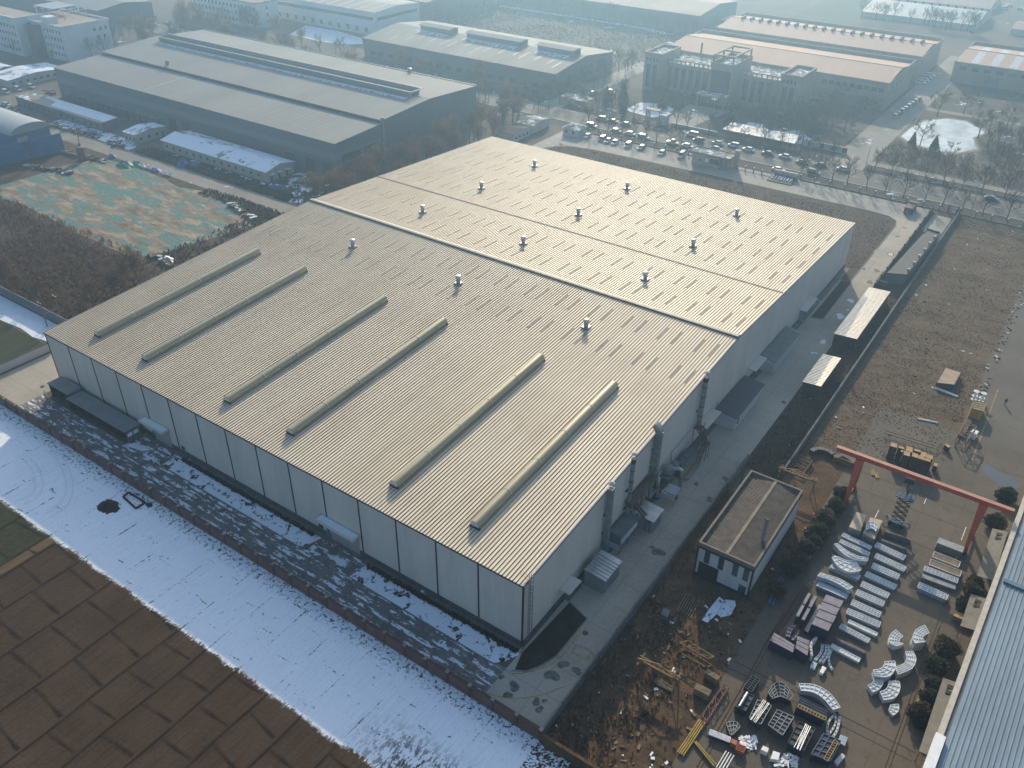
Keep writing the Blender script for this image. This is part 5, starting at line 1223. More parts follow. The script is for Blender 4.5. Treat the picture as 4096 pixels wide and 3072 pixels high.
# uncountable growth
def growth(name, regions, n, hmin, hmax, mats, seed, clump=1.0, wid=.05):
    g = random.Random(seed); mb = MB()
    for _ in range(n):
        x0, y0, x1, y1 = g.choice(regions); x, y = g.uniform(x0,x1), g.uniform(y0,y1)
        if mnoise.noise(Vector((x*.12*clump, y*.12*clump, seed))) < g.uniform(-.7,.25): continue
        m = g.randrange(len(mats)); h = g.uniform(hmin,hmax)
        for k in range(5):
            a = g.uniform(0,2*PI); s = g.uniform(.1,.4)*h; e = Vector((x+s*math.cos(a)*1.4, y+s*math.sin(a)*1.4, h*g.uniform(.6,1)))
            b = Vector((x+g.uniform(-.2,.2),y+g.uniform(-.2,.2),0)); w_ = wid*h; d = Vector((-math.sin(a),math.cos(a),0))*w_
            mb.add([b-d, b+d, e+d*1.6+Vector((0,0,.05)), e-d*1.2], [(0,1,2,3)], m)
    return struct(name, mb, mats, 'stuff')
M_scrubD = mat('grass_tuft', (.17,.125,.08), .95, var=.4)
M_scrubA, M_scrubB, M_scrubC = mat('scrub_dark', (.085,.06,.042), .95, var=.4), mat('scrub_brown', (.15,.09,.052), .95, var=.4), mat('scrub_tan', (.20,.14,.085), .95, var=.4)
for m_ in (M_scrubA, M_scrubB, M_scrubC, M_scrubD): translucent(m_, .5)
growth('scrub', [(-300,16,-124,50),(-240,16,-124,46),(-200,16,-124,42)], 24000, .3, 1.2, [M_scrubA, M_scrubB, M_scrubB, M_scrubC, M_scrubB], 3, .6, .05)
growth('dead_grass', [(18.4,76,42,216)], 14000, .05, .16, [M_scrubD, M_scrubB, M_scrubD, M_olive], 5, 1.0, .22)
growth('dry_weeds', [(11.2,-30,27,52),(11.2,-12,22,20),(11,60,18,150)], 5000, .15, .5, [M_scrubA, M_scrubB, M_straw], 9, 1.4, .09)
growth('dry_stalks', [(-119,159,3.5,200)], 16000, .08, .25, [M_scrubD, M_scrubB, M_scrubA], 12, .6, .22)
growth('hedge_line', [(-78,-1.6,-42.5,-1.05),(-30,-1.6,0,-1.05)], 1500, .3, .6, [M_green, M_scrubA], 14, .2, .16)
growth('far_weeds', [(-284,320,-142,398)], 7000, .3, .7, [M_scrubB, M_straw, M_scrubC], 15, .4, .2)
growth('hedge', [(-236,102.2,-158,103.6),(-236,100.4,-158,101.2)], 2600, .5, 1.3, [M_green, M_scrubA, M_olive], 16, .5, .2)
growth('park_thicket', [(-18,252,60,275),(12,276,60,322)], 5000, .4, 1.3, [M_scrubA, M_scrubB, M_straw], 18, .5, .05)
growth('rubble_growth', [(-186,88,-150,93),(-158,50,-148,90)], 2200, .2, .8, [M_black, M_scrubA, M_scrubB], 17, 1, .12)
# ================================================================== plant along the hall's side wall
def P12(x, y, z=0): return at(12, x, y, z)
M_unit = mat('unit_grey', (.20,.21,.21), .6, .2, var=.15)
M_unitw = mat('unit_white', (.42,.43,.43), .6, var=.12)
M_ygreen = mat('unit_ochre', (.30,.20,.05), .6, var=.25)
M_ugreen = mat('unit_slate', (.10,.12,.125), .6, var=.2)
def flue(y, w, h, z0, kind, label):
    t = thing('flue_stack', label, 'flue', (.75, y, 0))
    if kind == 'square':
        b = MB().box(.35,y-w/2,z0,.35+w,y+w/2,h)
        for k in range(9): z = z0+(h-z0)*k/9; b.box(.31,y-w/2-.04,z,.39+w,y+w/2+.04,z+.09)
        b.build('duct', M_galv_dull, t); MB().box(.45,y-w/2+.1,h,.25+w,y+w/2-.1,h+.03).build('mouth', M_black, t)
    else:
        MB().cyl((.8,y,z0),(.8,y,h),w/2,n=14).build('duct', M_galv_dull, t)
        b = MB()
        for k in range(5): z = z0+(h-z0)*k/5; b.cyl((.8,y,z),(.8,y,z+.12),w/2+.06,n=14)
        b.build('flange', M_darksteel, t); MB().cyl((.8,y,h-.9),(.8,y,h+.02),w/2+.02,n=14).build('mouth', M_black, t)
    if kind != 'bend':
        cx = .35+w/2 if kind == 'square' else .8
        c = MB().lathe([(.56,.0),(.54,.1),(.05,.42)] if kind == 'square' else [(.2,-.05),(.5,.08),(.48,.26),(.1,.42)], (cx,y,h+.95), 14)
        c.build('rain_cowl', mat('grey_cowl', (.42,.42,.41), .55, var=.1), t)
        s = MB()
        for a in (.8,2.4,3.9,5.5): s.bar((cx+w*.42*math.cos(a),y+w*.42*math.sin(a),h),(cx+.45*math.cos(a),y+.45*math.sin(a),h+1.0),.05)
        s.build('cowl_stay', M_galv_dull, t)
    for z in (5,9): MB().box(.02,y-.5,z,.4,y+.5,z+.1).build('bracket', M_darksteel, t)
flue(23.7,.85,15.0,1.5,'square','square galvanised flue with conical white cowl, nearest the hall corner')
flue(31.0,.75,16.2,4.0,'round','round dark-mouthed flue with white mushroom cowl, second from the corner')
flue(59.4,.95,17.0,6.0,'round','round flue with white cowl furthest along the hall side')
t = thing('flue_stack', 'square galvanised duct bending over the roof edge, third from the corner', 'flue', (.75,40.3,0))
b = MB().box(.3,39.75,6.2,1.35,40.85,15.8)
for k in range(9): z = 6.2+k*1.07; b.box(.26,39.71,z,1.39,40.89,z+.09)
b.build('duct', M_galv_dull, t)
e = MB(); pr = [(.825+1.0*(math.cos(a)-1)-.0, 15.8+1.35*math.sin(a)) for a in [PI/2*i/5 for i in range(6)]]
for i in range(5):
    (xa, za), (xb, zb) = pr[i], pr[i+1]; e.bar((xa,40.3,za),(xb-.08,40.3,zb+.05),1.1,1.05)
e.build('elbow', M_galv, t)
for z in (8,12): MB().box(.02,39.8,z,.35,40.8,z+.1).build('bracket', M_darksteel, t)
t = thing('duct_bridge', 'rusty brown box duct running along the side wall between two flues', 'duct', (.9,35.5,0))
MB().box(.4,30.6,5.9,1.5,40.6,7.0).build('duct', mat('rust_duct', (.10,.07,.05), .8, var=.3), t)
for y in (32.6,35,38,40.3): MB().box(1.2,y,0,1.36,y+.16,5.9).build('post', M_darksteel, t)
t = thing('dust_collector', 'slate dust collector on steel legs beside the first flue', 'dust collector', (1.7,28,0))
MB().box(.5,25.2,2.2,2.7,31.2,4.2).build('casing', M_ugreen, t); MB().box(.4,25.1,4.2,2.8,31.3,4.3).build('lid', M_ugreen, t)
MB().box(2.7,25.4,2.4,2.86,31.0,3.4).build('side_panel', M_unitw, t); MB().box(.5,25.1,1.0,2.6,25.25,2.2).build('end_panel', M_unitw, t)
for y in (25.5,28.2,30.9):
    for x in (.6,2.5): MB().box(x,y-.07,0,x+.14,y+.07,2.2).build('leg', M_galv_dull, t)
MB().bar((2.6,25.5,.2),(2.6,28.2,2.1),.08).bar((2.6,28.2,.2),(2.6,30.9,2.1),.08).build('brace', M_galv_dull, t)
MB().tube([(1.5,31.2,3.6),(1.5,32.2,3.9),(1.8,32.8,3.4),(2.2,32.9,2.4)], .38, 10).build('blower_pipe', M_galv, t)
t = thing('steel_stair', 'dark steel stair with landing in front of the small grey lean-to', 'stair', (2.6,32,0))
s = MB()
for dx in (0,.9): s.bar((1.2+dx*.0,31.6+dx,6.0),(3.6,33.0+dx,2.6),.12,.25)
for k in range(9): q = k/9; s.box(1.2+2.4*q-.12,31.6+1.4*q,5.95-3.4*q,1.2+2.4*q+.14,32.5+1.4*q,6.0-3.4*q)
s.build('flight', M_darksteel, t); MB().box(3.4,32.9,2.5,4.4,34.1,2.6).build('landing', M_rust, t)
for x, y in ((3.5,33),(4.3,33),(3.5,34),(4.3,34)): MB().box(x-.05,y-.05,0,x+.05,y+.05,2.5).build('post', M_darksteel, t)
def lean_shed(label, x0, x1, y0, y1, h0, h1, wm, rm, ribs=None, axis='y'):
    t = thing('lean_to_shed', label, 'shed', ((x0+x1)/2,(y0+y1)/2,0))
    MB().add([(x0,y0,0),(x1,y0,0),(x1,y1,0),(x0,y1,0),(x0,y0,h0),(x1,y0,h1),(x1,y1,h1),(x0,y1,h0)], [(0,3,2,1),(4,5,6,7),(0,1,5,4),(1,2,6,5),(2,3,7,6),(3,0,4,7)]).build('wall', wm, t)
    r = MB(); o = .25; sl = (h1-h0)/(x1-x0)
    za, zb = h0-o*sl*0+.03, h1+o*sl+.03
    r.add([(x0,y0-o,za),(x1+o,y0-o,zb),(x1+o,y1+o,zb),(x0,y1+o,za),(x0,y0-o,za+.08),(x1+o,y0-o,zb+.08),(x1+o,y1+o,zb+.08),(x0,y1+o,za+.08)], [(0,3,2,1),(4,5,6,7),(0,1,5,4),(1,2,6,5),(2,3,7,6),(3,0,4,7)])
    if ribs:
        n_ = int((y1-y0+2*o)/ribs)
        for k in range(n_): y = y0-o+k*ribs; r.bar((x0,y+.1,za+.12),(x1+o,y+.1,zb+.12),.09,.1)
    r.build('roof', rm, t); return t
t = lean_shed('small grey tin shed with broad seamed roof, nearest the hall corner', 1.2, 4.9, 16.1, 21.2, 3.5, 3.1, M_unit, M_galv, .72)
solo('wall_canopy', 'plain flat canopy slab over a side door near the hall corner', 'canopy', MB().box(.05,10.2,3.2,2.0,13.8,3.35).box(.05,10.2,3.35,2.0,10.3,3.5), M_panel2)
lean_shed('low pale lean-to between steel stair and white extractor unit', .3, 4.8, 33.0, 36.6, 3.3, 2.9, M_unit, M_galv)
lean_shed('long lean-to with charcoal roof halfway along the side wall', .3, 4.7, 69.6, 84.6, 3.6, 3.0, M_unitw, mat('charcoal_roof', (.035,.045,.055), .6, var=.12))
win_x(bpy.data.objects['lean_to_shed.002'], 70.6, 1.0, .8, 1.6, 4.7)
lean_shed('lean-to with ribbed green-grey tin roof before the far canopy', .3, 3.5, 94.4, 110.4, 3.9, 3.1, M_unitw, mat('tin_green', (.17,.19,.18), .5, .3, var=.15), .62)
for i, (y0, y1) in enumerate(((61.5,68.5),(87,93.5),(119.6,127.8))):
    solo('wall_canopy', ('wall canopy between the third flue and the charcoal-roofed lean-to','wall canopy between charcoal and ribbed lean-to roofs','wall canopy furthest along the side wall by the planted bed')[i], 'canopy', MB().box(.05,y0,4.0,1.9,y1,4.2).box(.05,y0,4.2,.15,y1,4.5), M_panel2)
solo('hall_door', 'tall pale wall door panel below the furthest wall canopy', 'door', MB().box(.06,120.6,.05,.16,126.6,3.8), M_unit)
t = thing('loading_table', 'pale square table-like hood against the wall by the third flue', 'hood', (.8,39.6,0))
MB().box(.1,38.3,2.6,1.6,41,2.75).build('top', M_unit, t)
for y in (38.5,40.8): MB().box(1.4,y-.06,0,1.52,y+.06,2.6).build('leg', M_darksteel, t)
t = thing('cyclone', 'grey cyclone separator with a curved silver outlet duct', 'cyclone', (1.3,45.6,0))
MB().lathe([(.25,1.2),(.8,2.6),(1.0,3.0),(1.0,4.9),(.8,5.2),(.1,5.3)], (1.3,45.6,0), 16).build('body', M_unit, t, False)
MB().lathe([(1.06,3.5),(1.06,3.7)], (1.3,45.6,0), 16).build('band', M_darksteel, t)
MB().tube([(2.1,45.9,4.7),(3.0,46.4,4.8),(3.5,46.7,4.4),(3.6,46.8,3.4),(3.6,46.8,.3)], .36, 10).build('outlet_duct', M_galv, t)
MB().tube([(.4,45.3,4.0),(.2,44.2,3.7),(.2,43.4,2.6),(.3,43,1.0)], .34, 10).build('inlet_duct', M_galv, t)
for a in range(4): MB().cyl((1.3+.7*math.cos(a*1.57+.8),45.6+.7*math.sin(a*1.57+.8),0),(1.3+.8*math.cos(a*1.57+.8),45.6+.8*math.sin(a*1.57+.8),2.8),.05).build('leg', M_unitw, t)
t = thing('extractor_unit', 'white box extractor on a frame with an open round port', 'extractor', (3.7,42.6,0))
MB().box(2.6,41.4,1.5,4.8,43.8,2.9).build('casing', M_unitw, t)
r = MB()
for k in range(4): r.box(2.55,41.4+k*.62,2.9,4.85,41.46+k*.62,2.97)
r.build('roof_rib', M_galv, t)
MB().lathe([(.5,0),(.5,.5),(.32,.52),(.32,.2)], (2.9,41.3,2.5), 14).build('port', M_unitw, t); MB().box(4.8,41.8,1.6,5.1,42.6,2.2).build('motor', mat('motor_red', (.16,.05,.04), .6), t)
for x, y in ((2.7,41.5),(4.7,41.5),(2.7,43.7),(4.7,43.7)): MB().box(x-.06,y-.06,0,x+.06,y+.06,1.5).build('leg', M_unitw, t)
t = thing('silver_pipe', 'short slanted silver pipe between cyclone and white extractor', 'pipe', (1.2,42.3,0))
MB().tube([(.3,43.6,3.6),(.6,43.2,3.7),(.9,42.8,3.2),(1.3,42.0,.3)], .36, 12).build('pipe', M_galv, t); MB().lathe([(.5,0),(.5,.35)], (1.3,41.9,0), 12).build('flange', M_darksteel, t)
for i, (x, y) in enumerate(((.9,47.6),(.9,49.8))):
    t = thing('filter_drum', ('rounded grey filter drum next to the cyclone','rounded grey filter drum beside the ochre unit')[i], 'drum', (x,y,0), 'filter drums')
    MB().lathe([(.7,.9),(.85,1.1),(.85,2.6),(.65,3.0),(.1,3.1)], (x,y,0), 14).build('body', M_unit, t)
    for a in range(3): MB().bar((x+.6*math.cos(a*2.1),y+.6*math.sin(a*2.1),0),(x+.6*math.cos(a*2.1),y+.6*math.sin(a*2.1),1.0),.08).build('leg', M_darksteel, t)
t = thing('treatment_unit', 'long slate filter unit with ochre panelled side and stepped top', 'filter unit', (2,53,0))
MB().box(.7,49.4,.4,2.9,56.6,2.3).build('casing', M_ugreen, t)
for k in range(5): MB().box(.9,50.2+k*1.25,2.3,2.1,51.3+k*1.25,2.75).build('hatch', M_ugreen, t)
for k in range(5): MB().box(2.9,49.6+k*1.4,.6,2.98,50.8+k*1.4,2.1).build('ochre_panel', M_ygreen, t)
MB().box(3.0,49.6,.3,3.9,55,.42).build('walkway', M_unit, t)
t = thing('steel_stair', 'dark two-flight steel stair below the furthest flue', 'stair', (3,57.5,0))
s = MB()
for a, b_ in (((.7,59.2,5.6),(3.4,58.2,3.4)),((3.3,57.2,3.4),(3.2,54.6,.2))):
    a, b_ = Vector(a), Vector(b_); d = (b_-a).normalized(); n_ = Vector((-d.y,d.x,0)).normalized()*.45
    s.bar(a+n_,b_+n_,.1,.22).bar(a-n_,b_-n_,.1,.22)
    for k in range(10): c = a.lerp(b_, (k+.5)/10); s.bar(c+n_,c-n_,.22,.04)
s.build('flight', M_darksteel, t); MB().box(2.8,57.1,3.35,4.0,58.6,3.42).build('landing', M_rust, t); MB().box(.3,58.4,5.5,1.8,60.2,5.6).build('platform', M_rust, t)
for x, y, z in ((2.9,57.2,3.4),(3.9,57.2,3.4),(2.9,58.5,3.4),(3.9,58.5,3.4),(1.7,58.5,5.5),(1.7,60.1,5.5),(.4,58.5,5.5)): MB().box(x-.05,y-.05,0,x+.05,y+.05,z+1).build('post', M_darksteel, t)
solo('wall_pipe', 'thin silver pipe climbing along the wall above the filter drums', 'pipe', MB().tube([(.4,48.6,3.2),(.4,48.6,5.6),(.4,57.6,5.9)], .13, 8), M_galv)
solo('wall_pipe', 'thin silver pipe along the wall above the nearest wall canopy slab', 'pipe', MB().tube([(.3,61,5.4),(.3,69.5,5.6),(.3,69.6,4.3)], .1, 8), M_galv)

# ---- sheds and bunker on the far side of the side road
for i, (x0, x1, y0, y1) in enumerate(((10.1,15.4,115.2,144.2),(11.0,15.0,90.8,104.8))):
    t = thing('open_shed', ('long open shed with glaring ribbed tin roof along the side road','shorter open shed with fine ribbed tin roof along the side road')[i], 'shed', ((x0+x1)/2,(y0+y1)/2,0))
    r = MB(); n_ = int((y1-y0)/.62)
    for k in range(n_):
        y = y0+k*(y1-y0)/n_; d = (y1-y0)/n_; sl = .3
        r.add([(x0,y,3.0),(x1,y,3.3),(x1,y+d*.55,3.3),(x0,y+d*.55,3.0),(x1,y+d*.62,3.1),(x0,y+d*.62,2.8),(x1,y+d*.9,3.1),(x0,y+d*.9,2.8),(x1,y+d,3.3),(x0,y+d,3.0)], [(0,1,2,3),(3,2,4,5),(5,4,6,7),(7,6,8,9)])
    r.build('roof', mat('bright_tin', (.50,.47,.41), .32, .55, var=.12, scale=1, fine=4), t)
    MB().box(x0+.2,y0+.2,0,x1-.2,y0+.35,2.7).box(x1-.35,y0+.35,0,x1-.2,y1-.2,2.9).build('wall', M_darksteel, t)
    for k in range(int((y1-y0)/5)+1): MB().box(x0+.15,y0+.4+k*5,0,x0+.3,y0+.55+k*5,2.85).build('post', M_darksteel, t)
t = thing('bunker', 'long low concrete bunker roof with a row of small vent stacks', 'bunker', (14.2,174,0))
M_bunk = concrete('bunker_roof', (.14,.132,.12), None, .55, tint=(.08,.076,.07))
MB().add([(11.7,154.5,0),(16.2,156.5,0),(17.2,190.5,0),(13.5,191.2,0),(11.7,154.5,3.1),(16.2,156.5,3.1),(17.2,190.5,3.1),(13.5,191.2,3.1)], [(4,5,6,7),(0,1,5,4),(1,2,6,5),(2,3,7,6),(3,0,4,7)]).build('body', M_bunk, t)
MB().bar((13.5,191.2,3.3),(17.2,190.5,3.3),.4,.5).bar((13.4,191.2,3.2),(13.3,188,3.2),.3,.3).bar((11.7,154.6,3.25),(16.2,156.6,3.25),.3,.3).build('parapet', M_darksteel, t)
for k in range(6):
    q = .06+.16*k; x, y = 16.0+.9*q, 157+33*q
    v = MB().cyl((x,y,3.1),(x,y,4.0),.22,n=10).build('vent_stack', M_conc_wall, t); MB().cyl((x,y,4.0),(x,y,4.12),.3,n=10).build('cap', M_snow, v)
solo('retaining_wall', 'short concrete retaining wall at the near end of the bunker', 'wall', MB().box(9.9,152.6,0,10.2,159,1.6).box(10.2,152.6,0,12.8,152.9,1.6), M_conc_wall)
t = thing('parked_truck', 'small dark red tipper truck parked at the end of the gate yard', 'truck', (4.6,210,0))
MB().box(3.4,207.4,.9,5.8,212,2.2).build('tipper_body', mat('truck_red', (.09,.04,.035), .7, var=.3), t); MB().box(3.5,212.1,.6,5.7,213.9,2.5).build('cab', mat('cab_red', (.12,.05,.045), .5), t); MB().box(3.6,213.9,1.5,5.6,213.95,2.3).build('windscreen', M_cglass, t)
for y in (208.2,209.4,213): 
    for x in (3.5,5.7): MB().cyl((x-.15,y,.5),(x+.15,y,.5),.5,n=12).build('wheel', M_tyre, t)
for i, x in enumerate((14.6,17.3)): solo('gate_post', ('left','right')[i]+' stone post of the small gate behind the bunker pad', 'post', MB().box(x-.35,216.8,0,x+.35,217.6,2.4).box(x-.45,216.7,2.4,x+.45,217.7,2.55), M_conc_wall)

# ---- white workshop with felt roof
t = thing('workshop', 'white workshop with a shallow ribbed brown roof inside dark-edged parapets', 'workshop', (19.6,40,0))
x0, x1, y0, y1 = 14.9, 24.1, 28.6, 50.4; H = 7.0
WW = mat('workshop_white', (.44,.44,.43), .7, var=.12, scale=.6)
MB().box(x0,y0,.8,x1,y1,H-.3).build('wall', WW, t); MB().box(x0-.04,y0-.04,0,x1+.04,y1+.04,.8).build('plinth', M_navy, t)
pa = MB().box(x0-.15,y0-.15,H-.3,x1+.15,y0+.2,H+.45).box(x0-.15,y1-.2,H-.3,x1+.15,y1+.15,H+.45).box(x0-.15,y0+.2,H-.3,x0+.2,y1-.2,H+.45).box(x1-.2,y0+.2,H-.3,x1+.15,y1-.2,H+.45)
pa.build('parapet', mat('parapet_grey', (.15,.13,.105), .8), t)
MB().box(x0-.18,y0-.18,H-.75,x1+.18,y0-.02,H-.31).box(x1+.02,y0,H-.75,x1+.18,y1,H-.31).box(x0-.18,y0,H-.75,x0-.02,y1,H-.31).box(x1-.1,y0-.17,0,x1+.17,y0+.1,H-.75).box(x0-.17,y0-.17,0,x0+.1,y0+.1,H-.75).build('blue_trim', M_navy, t)
r = MB(); n_ = 62; xm = (x0+x1)/2
for k in range(n_):
    y = y0+.2+k*(y1-y0-.4)/n_; d = (y1-y0-.4)/n_
    for xa, xb, za, zb in ((x0+.2,xm,H-.28,H+.25),(xm,x1-.2,H+.25,H-.28)):
        r.add([(xa,y,za+.09),(xb,y,zb+.09),(xb,y+d*.5,zb+.09),(xa,y+d*.5,za+.09),(xb,y+d*.75,zb),(xa,y+d*.75,za),(xb,y+d,zb+.09),(xa,y+d,za+.09)], [(0,1,2,3),(3,2,4,5),(5,4,6,7)])
ro = r.build('roof', mat('felt_ribs', (.115,.092,.066), .75, var=.35, scale=.8, fine=3), t)
MB().box(xm-.25,y0+.2,H+.28,xm+.25,y1-.2,H+.4).build('ridge_cap', mat('tan_cap', (.21,.17,.115), .8, var=.2), ro)
MB().cyl((22.9,35.2,H-.2),(22.9,35.2,H+4.6),.3,n=12).build('chimney', M_galv_dull, ro); MB().cyl((22.9,35.2,H+4.6),(22.9,35.2,H+4.7),.33,n=12).build('chimney_mouth', M_black, ro)
for x in (16.6,19.0,21.4,23.2): MB().box(x-.5,y0-.06,3.6,x+.4,y0-.01,6.2).build('window', M_glassd, t)
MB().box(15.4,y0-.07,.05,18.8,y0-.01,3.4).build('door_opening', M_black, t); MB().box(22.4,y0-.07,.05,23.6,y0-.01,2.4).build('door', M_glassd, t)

# ---- big shed with blue roof at the right edge
BRH = t = thing('blue_roof_hall', 'hall with pale blue seamed roof and cream gutter at the right edge', 'hall', (56.3,48.3,0))
MB().box(56.4,46.4,8.2,100,47.2,8.6).build('roof_step', mat('step_blue', (.10,.17,.22), .5), t); MB().box(55.5,-60,0,115,88,7.9).build('wall', M_cream, t)
r = MB()
xs = 56.3; pr = []
while xs < 100: pr += [(xs,0),(xs+.42,0),(xs+.46,.10),(xs+.54,.10),(xs+.58,0)]; xs += .62
V = [(x,-60,8.25+z) for x, z in pr]+[(x,88,8.25+z) for x, z in pr]; n_ = len(pr)
r.add(V, [(i,i+1,n_+i+1,n_+i) for i in range(n_-1)])
r.build('roof', mat('blue_roof_sheet', (.21,.275,.32), .55, .1, var=.14, scale=.3, fine=2, stretch=(1,.2,1)), t)
MB().box(55.1,-60,7.7,55.8,88.2,8.5).build('gutter', mat('cream_gutter', (.50,.45,.36), .7, var=.15), t); MB().box(55.8,-60,8.05,56.3,88.2,8.24).build('gutter_floor', M_conc_wall, t)
MB().box(54.9,-40,8.0,56.1,13.2,8.9).build('white_flashing', M_whitecap, t)
t.rotation_euler = (0,0,-.028)
M_awn = mat('tin_awning', (.13,.122,.10), .6, .2, var=.2, wave=('Y', .3, .5))
for i, (y0, y1) in enumerate(((14.5,28.5),(40,47.8),(52.5,66))):
    a = thing('tin_awning', ('longest corrugated awning low along the blue-roofed hall','short corrugated awning above the wooden crate','corrugated awning past the upper end of the blue-roofed hall')[i], 'awning', (54.4,(y0+y1)/2,0), 'awnings of the blue-roofed hall')
    MB().add([(53.2,y0,2.5),(55.5,y0,2.9),(55.5,y1,2.9),(53.2,y1,2.5),(53.2,y0,2.56),(55.5,y0,2.96),(55.5,y1,2.96),(53.2,y1,2.56)], [(0,3,2,1),(4,5,6,7),(0,1,5,4),(1,2,6,5),(2,3,7,6),(3,0,4,7)]).build('sheet', M_awn, a)
    for k in range(2): MB().box(54,y1-1.6-k*1.1,2.72,55,y1-.9-k*1.1,2.86).build('roof_opening', M_black, a)
    for y in (y0+.2,y1-.3): MB().box(53.3,y,0,53.4,y+.1,2.5).build('post', mat('red_post', (.25,.035,.03), .6), a)

# ---- gantry crane
M_crane = mat('crane_red', (.40,.062,.03), .55, var=.14, scale=.4)
t = thing('gantry_crane', 'orange-red gantry crane spanning the work yard on four splayed legs', 'crane', (41,62.5,0))
MB().box(25.8,62.42,9.15,54.8,63.08,10.0).build('beam', M_crane, t)
MB().box(25.7,62.34,10.0,54.9,63.16,10.05).build('beam_top', mat('crane_top', (.42,.20,.13), .6), t)
for k in (30.9,50.9): MB().box(k+1.5,62.39,9.25,k+1.6,62.419,9.95).box(k+1.75,62.39,9.25,k+1.85,62.419,9.95).build('warning_mark', M_ygreen, t)
for x in (30.1, 50.5):
    for s in (-1, 1):
        g_ = MB(); ya, yb = 62.75+s*.32, 62.75+s*2.9
        g_.add([(x-.7,ya-.3,9.15),(x+.7,ya-.3,9.15),(x+.7,ya+.3,9.15),(x-.7,ya+.3,9.15),(x-.2,yb-.22,.55),(x+.2,yb-.22,.55),(x+.2,yb+.22,.55),(x-.2,yb+.22,.55)], [(0,1,2,3),(7,6,5,4),(0,4,5,1),(1,5,6,2),(2,6,7,3),(3,7,4,0)])
        g_.build('leg', M_crane, t); MB().box(x-.3,yb-.6,.1,x+.3,yb+.6,.6).build('bogie', M_black, t)
    MB().bar((x,60.2,.9),(x,65.3,.9),.25,.3).build('tie_beam', M_crane, t)
MB().box(38,61.9,8.2,39.6,63.6,8.9).box(38.7,62.5,7.0,38.9,62.9,8.2).build('hoist', M_darksteel, t)

# ---- scissor lift
M_lift = mat('lift_blue', (.05,.11,.17), .5, var=.25)
t = thing('scissor_lift', 'raised blue scissor lift with black crossed arms in the work yard', 'scissor lift', (39.1,62.3,0))
lx, ly = 39.1, 60.4
MB().box(lx-1.3,ly-.7,.35,lx+1.3,ly+.7,.9).build('chassis', M_lift, t)
for x in (lx-.95,lx+.95):
    for y in (ly-.72,ly+.72): MB().cyl((x,y-.12,.36),(x,y+.12,.36),.36,n=12).build('wheel', M_tyre, t)
for x in (-1,1):
    for y in (-1,1): MB().bar((lx+x*1.2,ly+y*.5,.6),(lx+x*1.9,ly+y*1.3,.3),.12).bar((lx+x*1.9,ly+y*1.3,.35),(lx+x*1.9,ly+y*1.3,.03),.16).build('outrigger', M_lift, t)
for k in range(5):
    z0, z1 = .95+k*1.08, .95+(k+1)*1.08
    a = MB()
    for y in (ly-.5,ly+.5): a.bar((lx-1.1,y,z0),(lx+1.1,y,z1),.10,.14).bar((lx+1.1,y+.06,z0),(lx-1.1,y+.06,z1),.10,.14)
    for x in (lx-1.1,lx+1.1): a.bar((x,ly-.55,z1),(x,ly+.55,z1),.1)
    a.build('scissor_arm', M_black, t)
z = 6.4
MB().box(lx-1.5,ly-.75,z,lx+1.5,ly+.75,z+.14).build('platform', M_lift, t)
r = MB()
for zz in (z+.55,z+1.1):
    for a, b_ in (((-1.5,-.75),(1.5,-.75)),((1.5,-.75),(1.5,.75)),((1.5,.75),(-1.5,.75)),((-1.5,.75),(-1.5,-.75))): r.bar((lx+a[0],ly+a[1],zz),(lx+b_[0],ly+b_[1],zz),.05)
for x in (-1.5,-.75,0,.75,1.5):
    for y in (-.75,.75): r.bar((lx+x,ly+y,z),(lx+x,ly+y,z+1.1),.05)
r.build('guard_rail', M_lift, t)

# ================================================================== stock in the yard
M_gf = mat('galv_panel', (.30,.36,.40), .45, .3, var=.2, scale=.8, fine=5)
M_gff = mat('galv_panel_frame', (.72,.74,.74), .5, .1, var=.15)
M_wf = mat('white_panel', (.52,.55,.55), .55, .1, var=.12)
M_purp = mat('navy_panel_side', (.022,.025,.055), .6, var=.25)
M_mauve = mat('wrapped_top', (.21,.19,.22), .38, .15, var=.25, scale=1.2, fine=6)
M_navyp = mat('navy_steel', (.025,.035,.065), .55, .2, var=.3)
M_dk = mat('mould_dark', (.05,.055,.06), .6, .3, var=.3)
M_wood = mat('new_plywood', (.42,.27,.12), .8, var=.22, scale=1, fine=5)
M_woodend = mat('dark_plywood_edge', (.06,.05,.035), .9, var=.3)
M_timber = mat('old_timber', (.20,.15,.095), .9, var=.35, scale=1, fine=6)
M_ybrown = mat('ochre_steel', (.20,.125,.05), .75, var=.3, scale=1, fine=5)
M_ylw = mat('yellow_steel', (.36,.235,.05), .65, var=.2)
M_orng = mat('orange_steel', (.36,.11,.055), .65, var=.2)
def W2(t_, pts, z): return [at(t_, x, y, z) for x, y in pts]
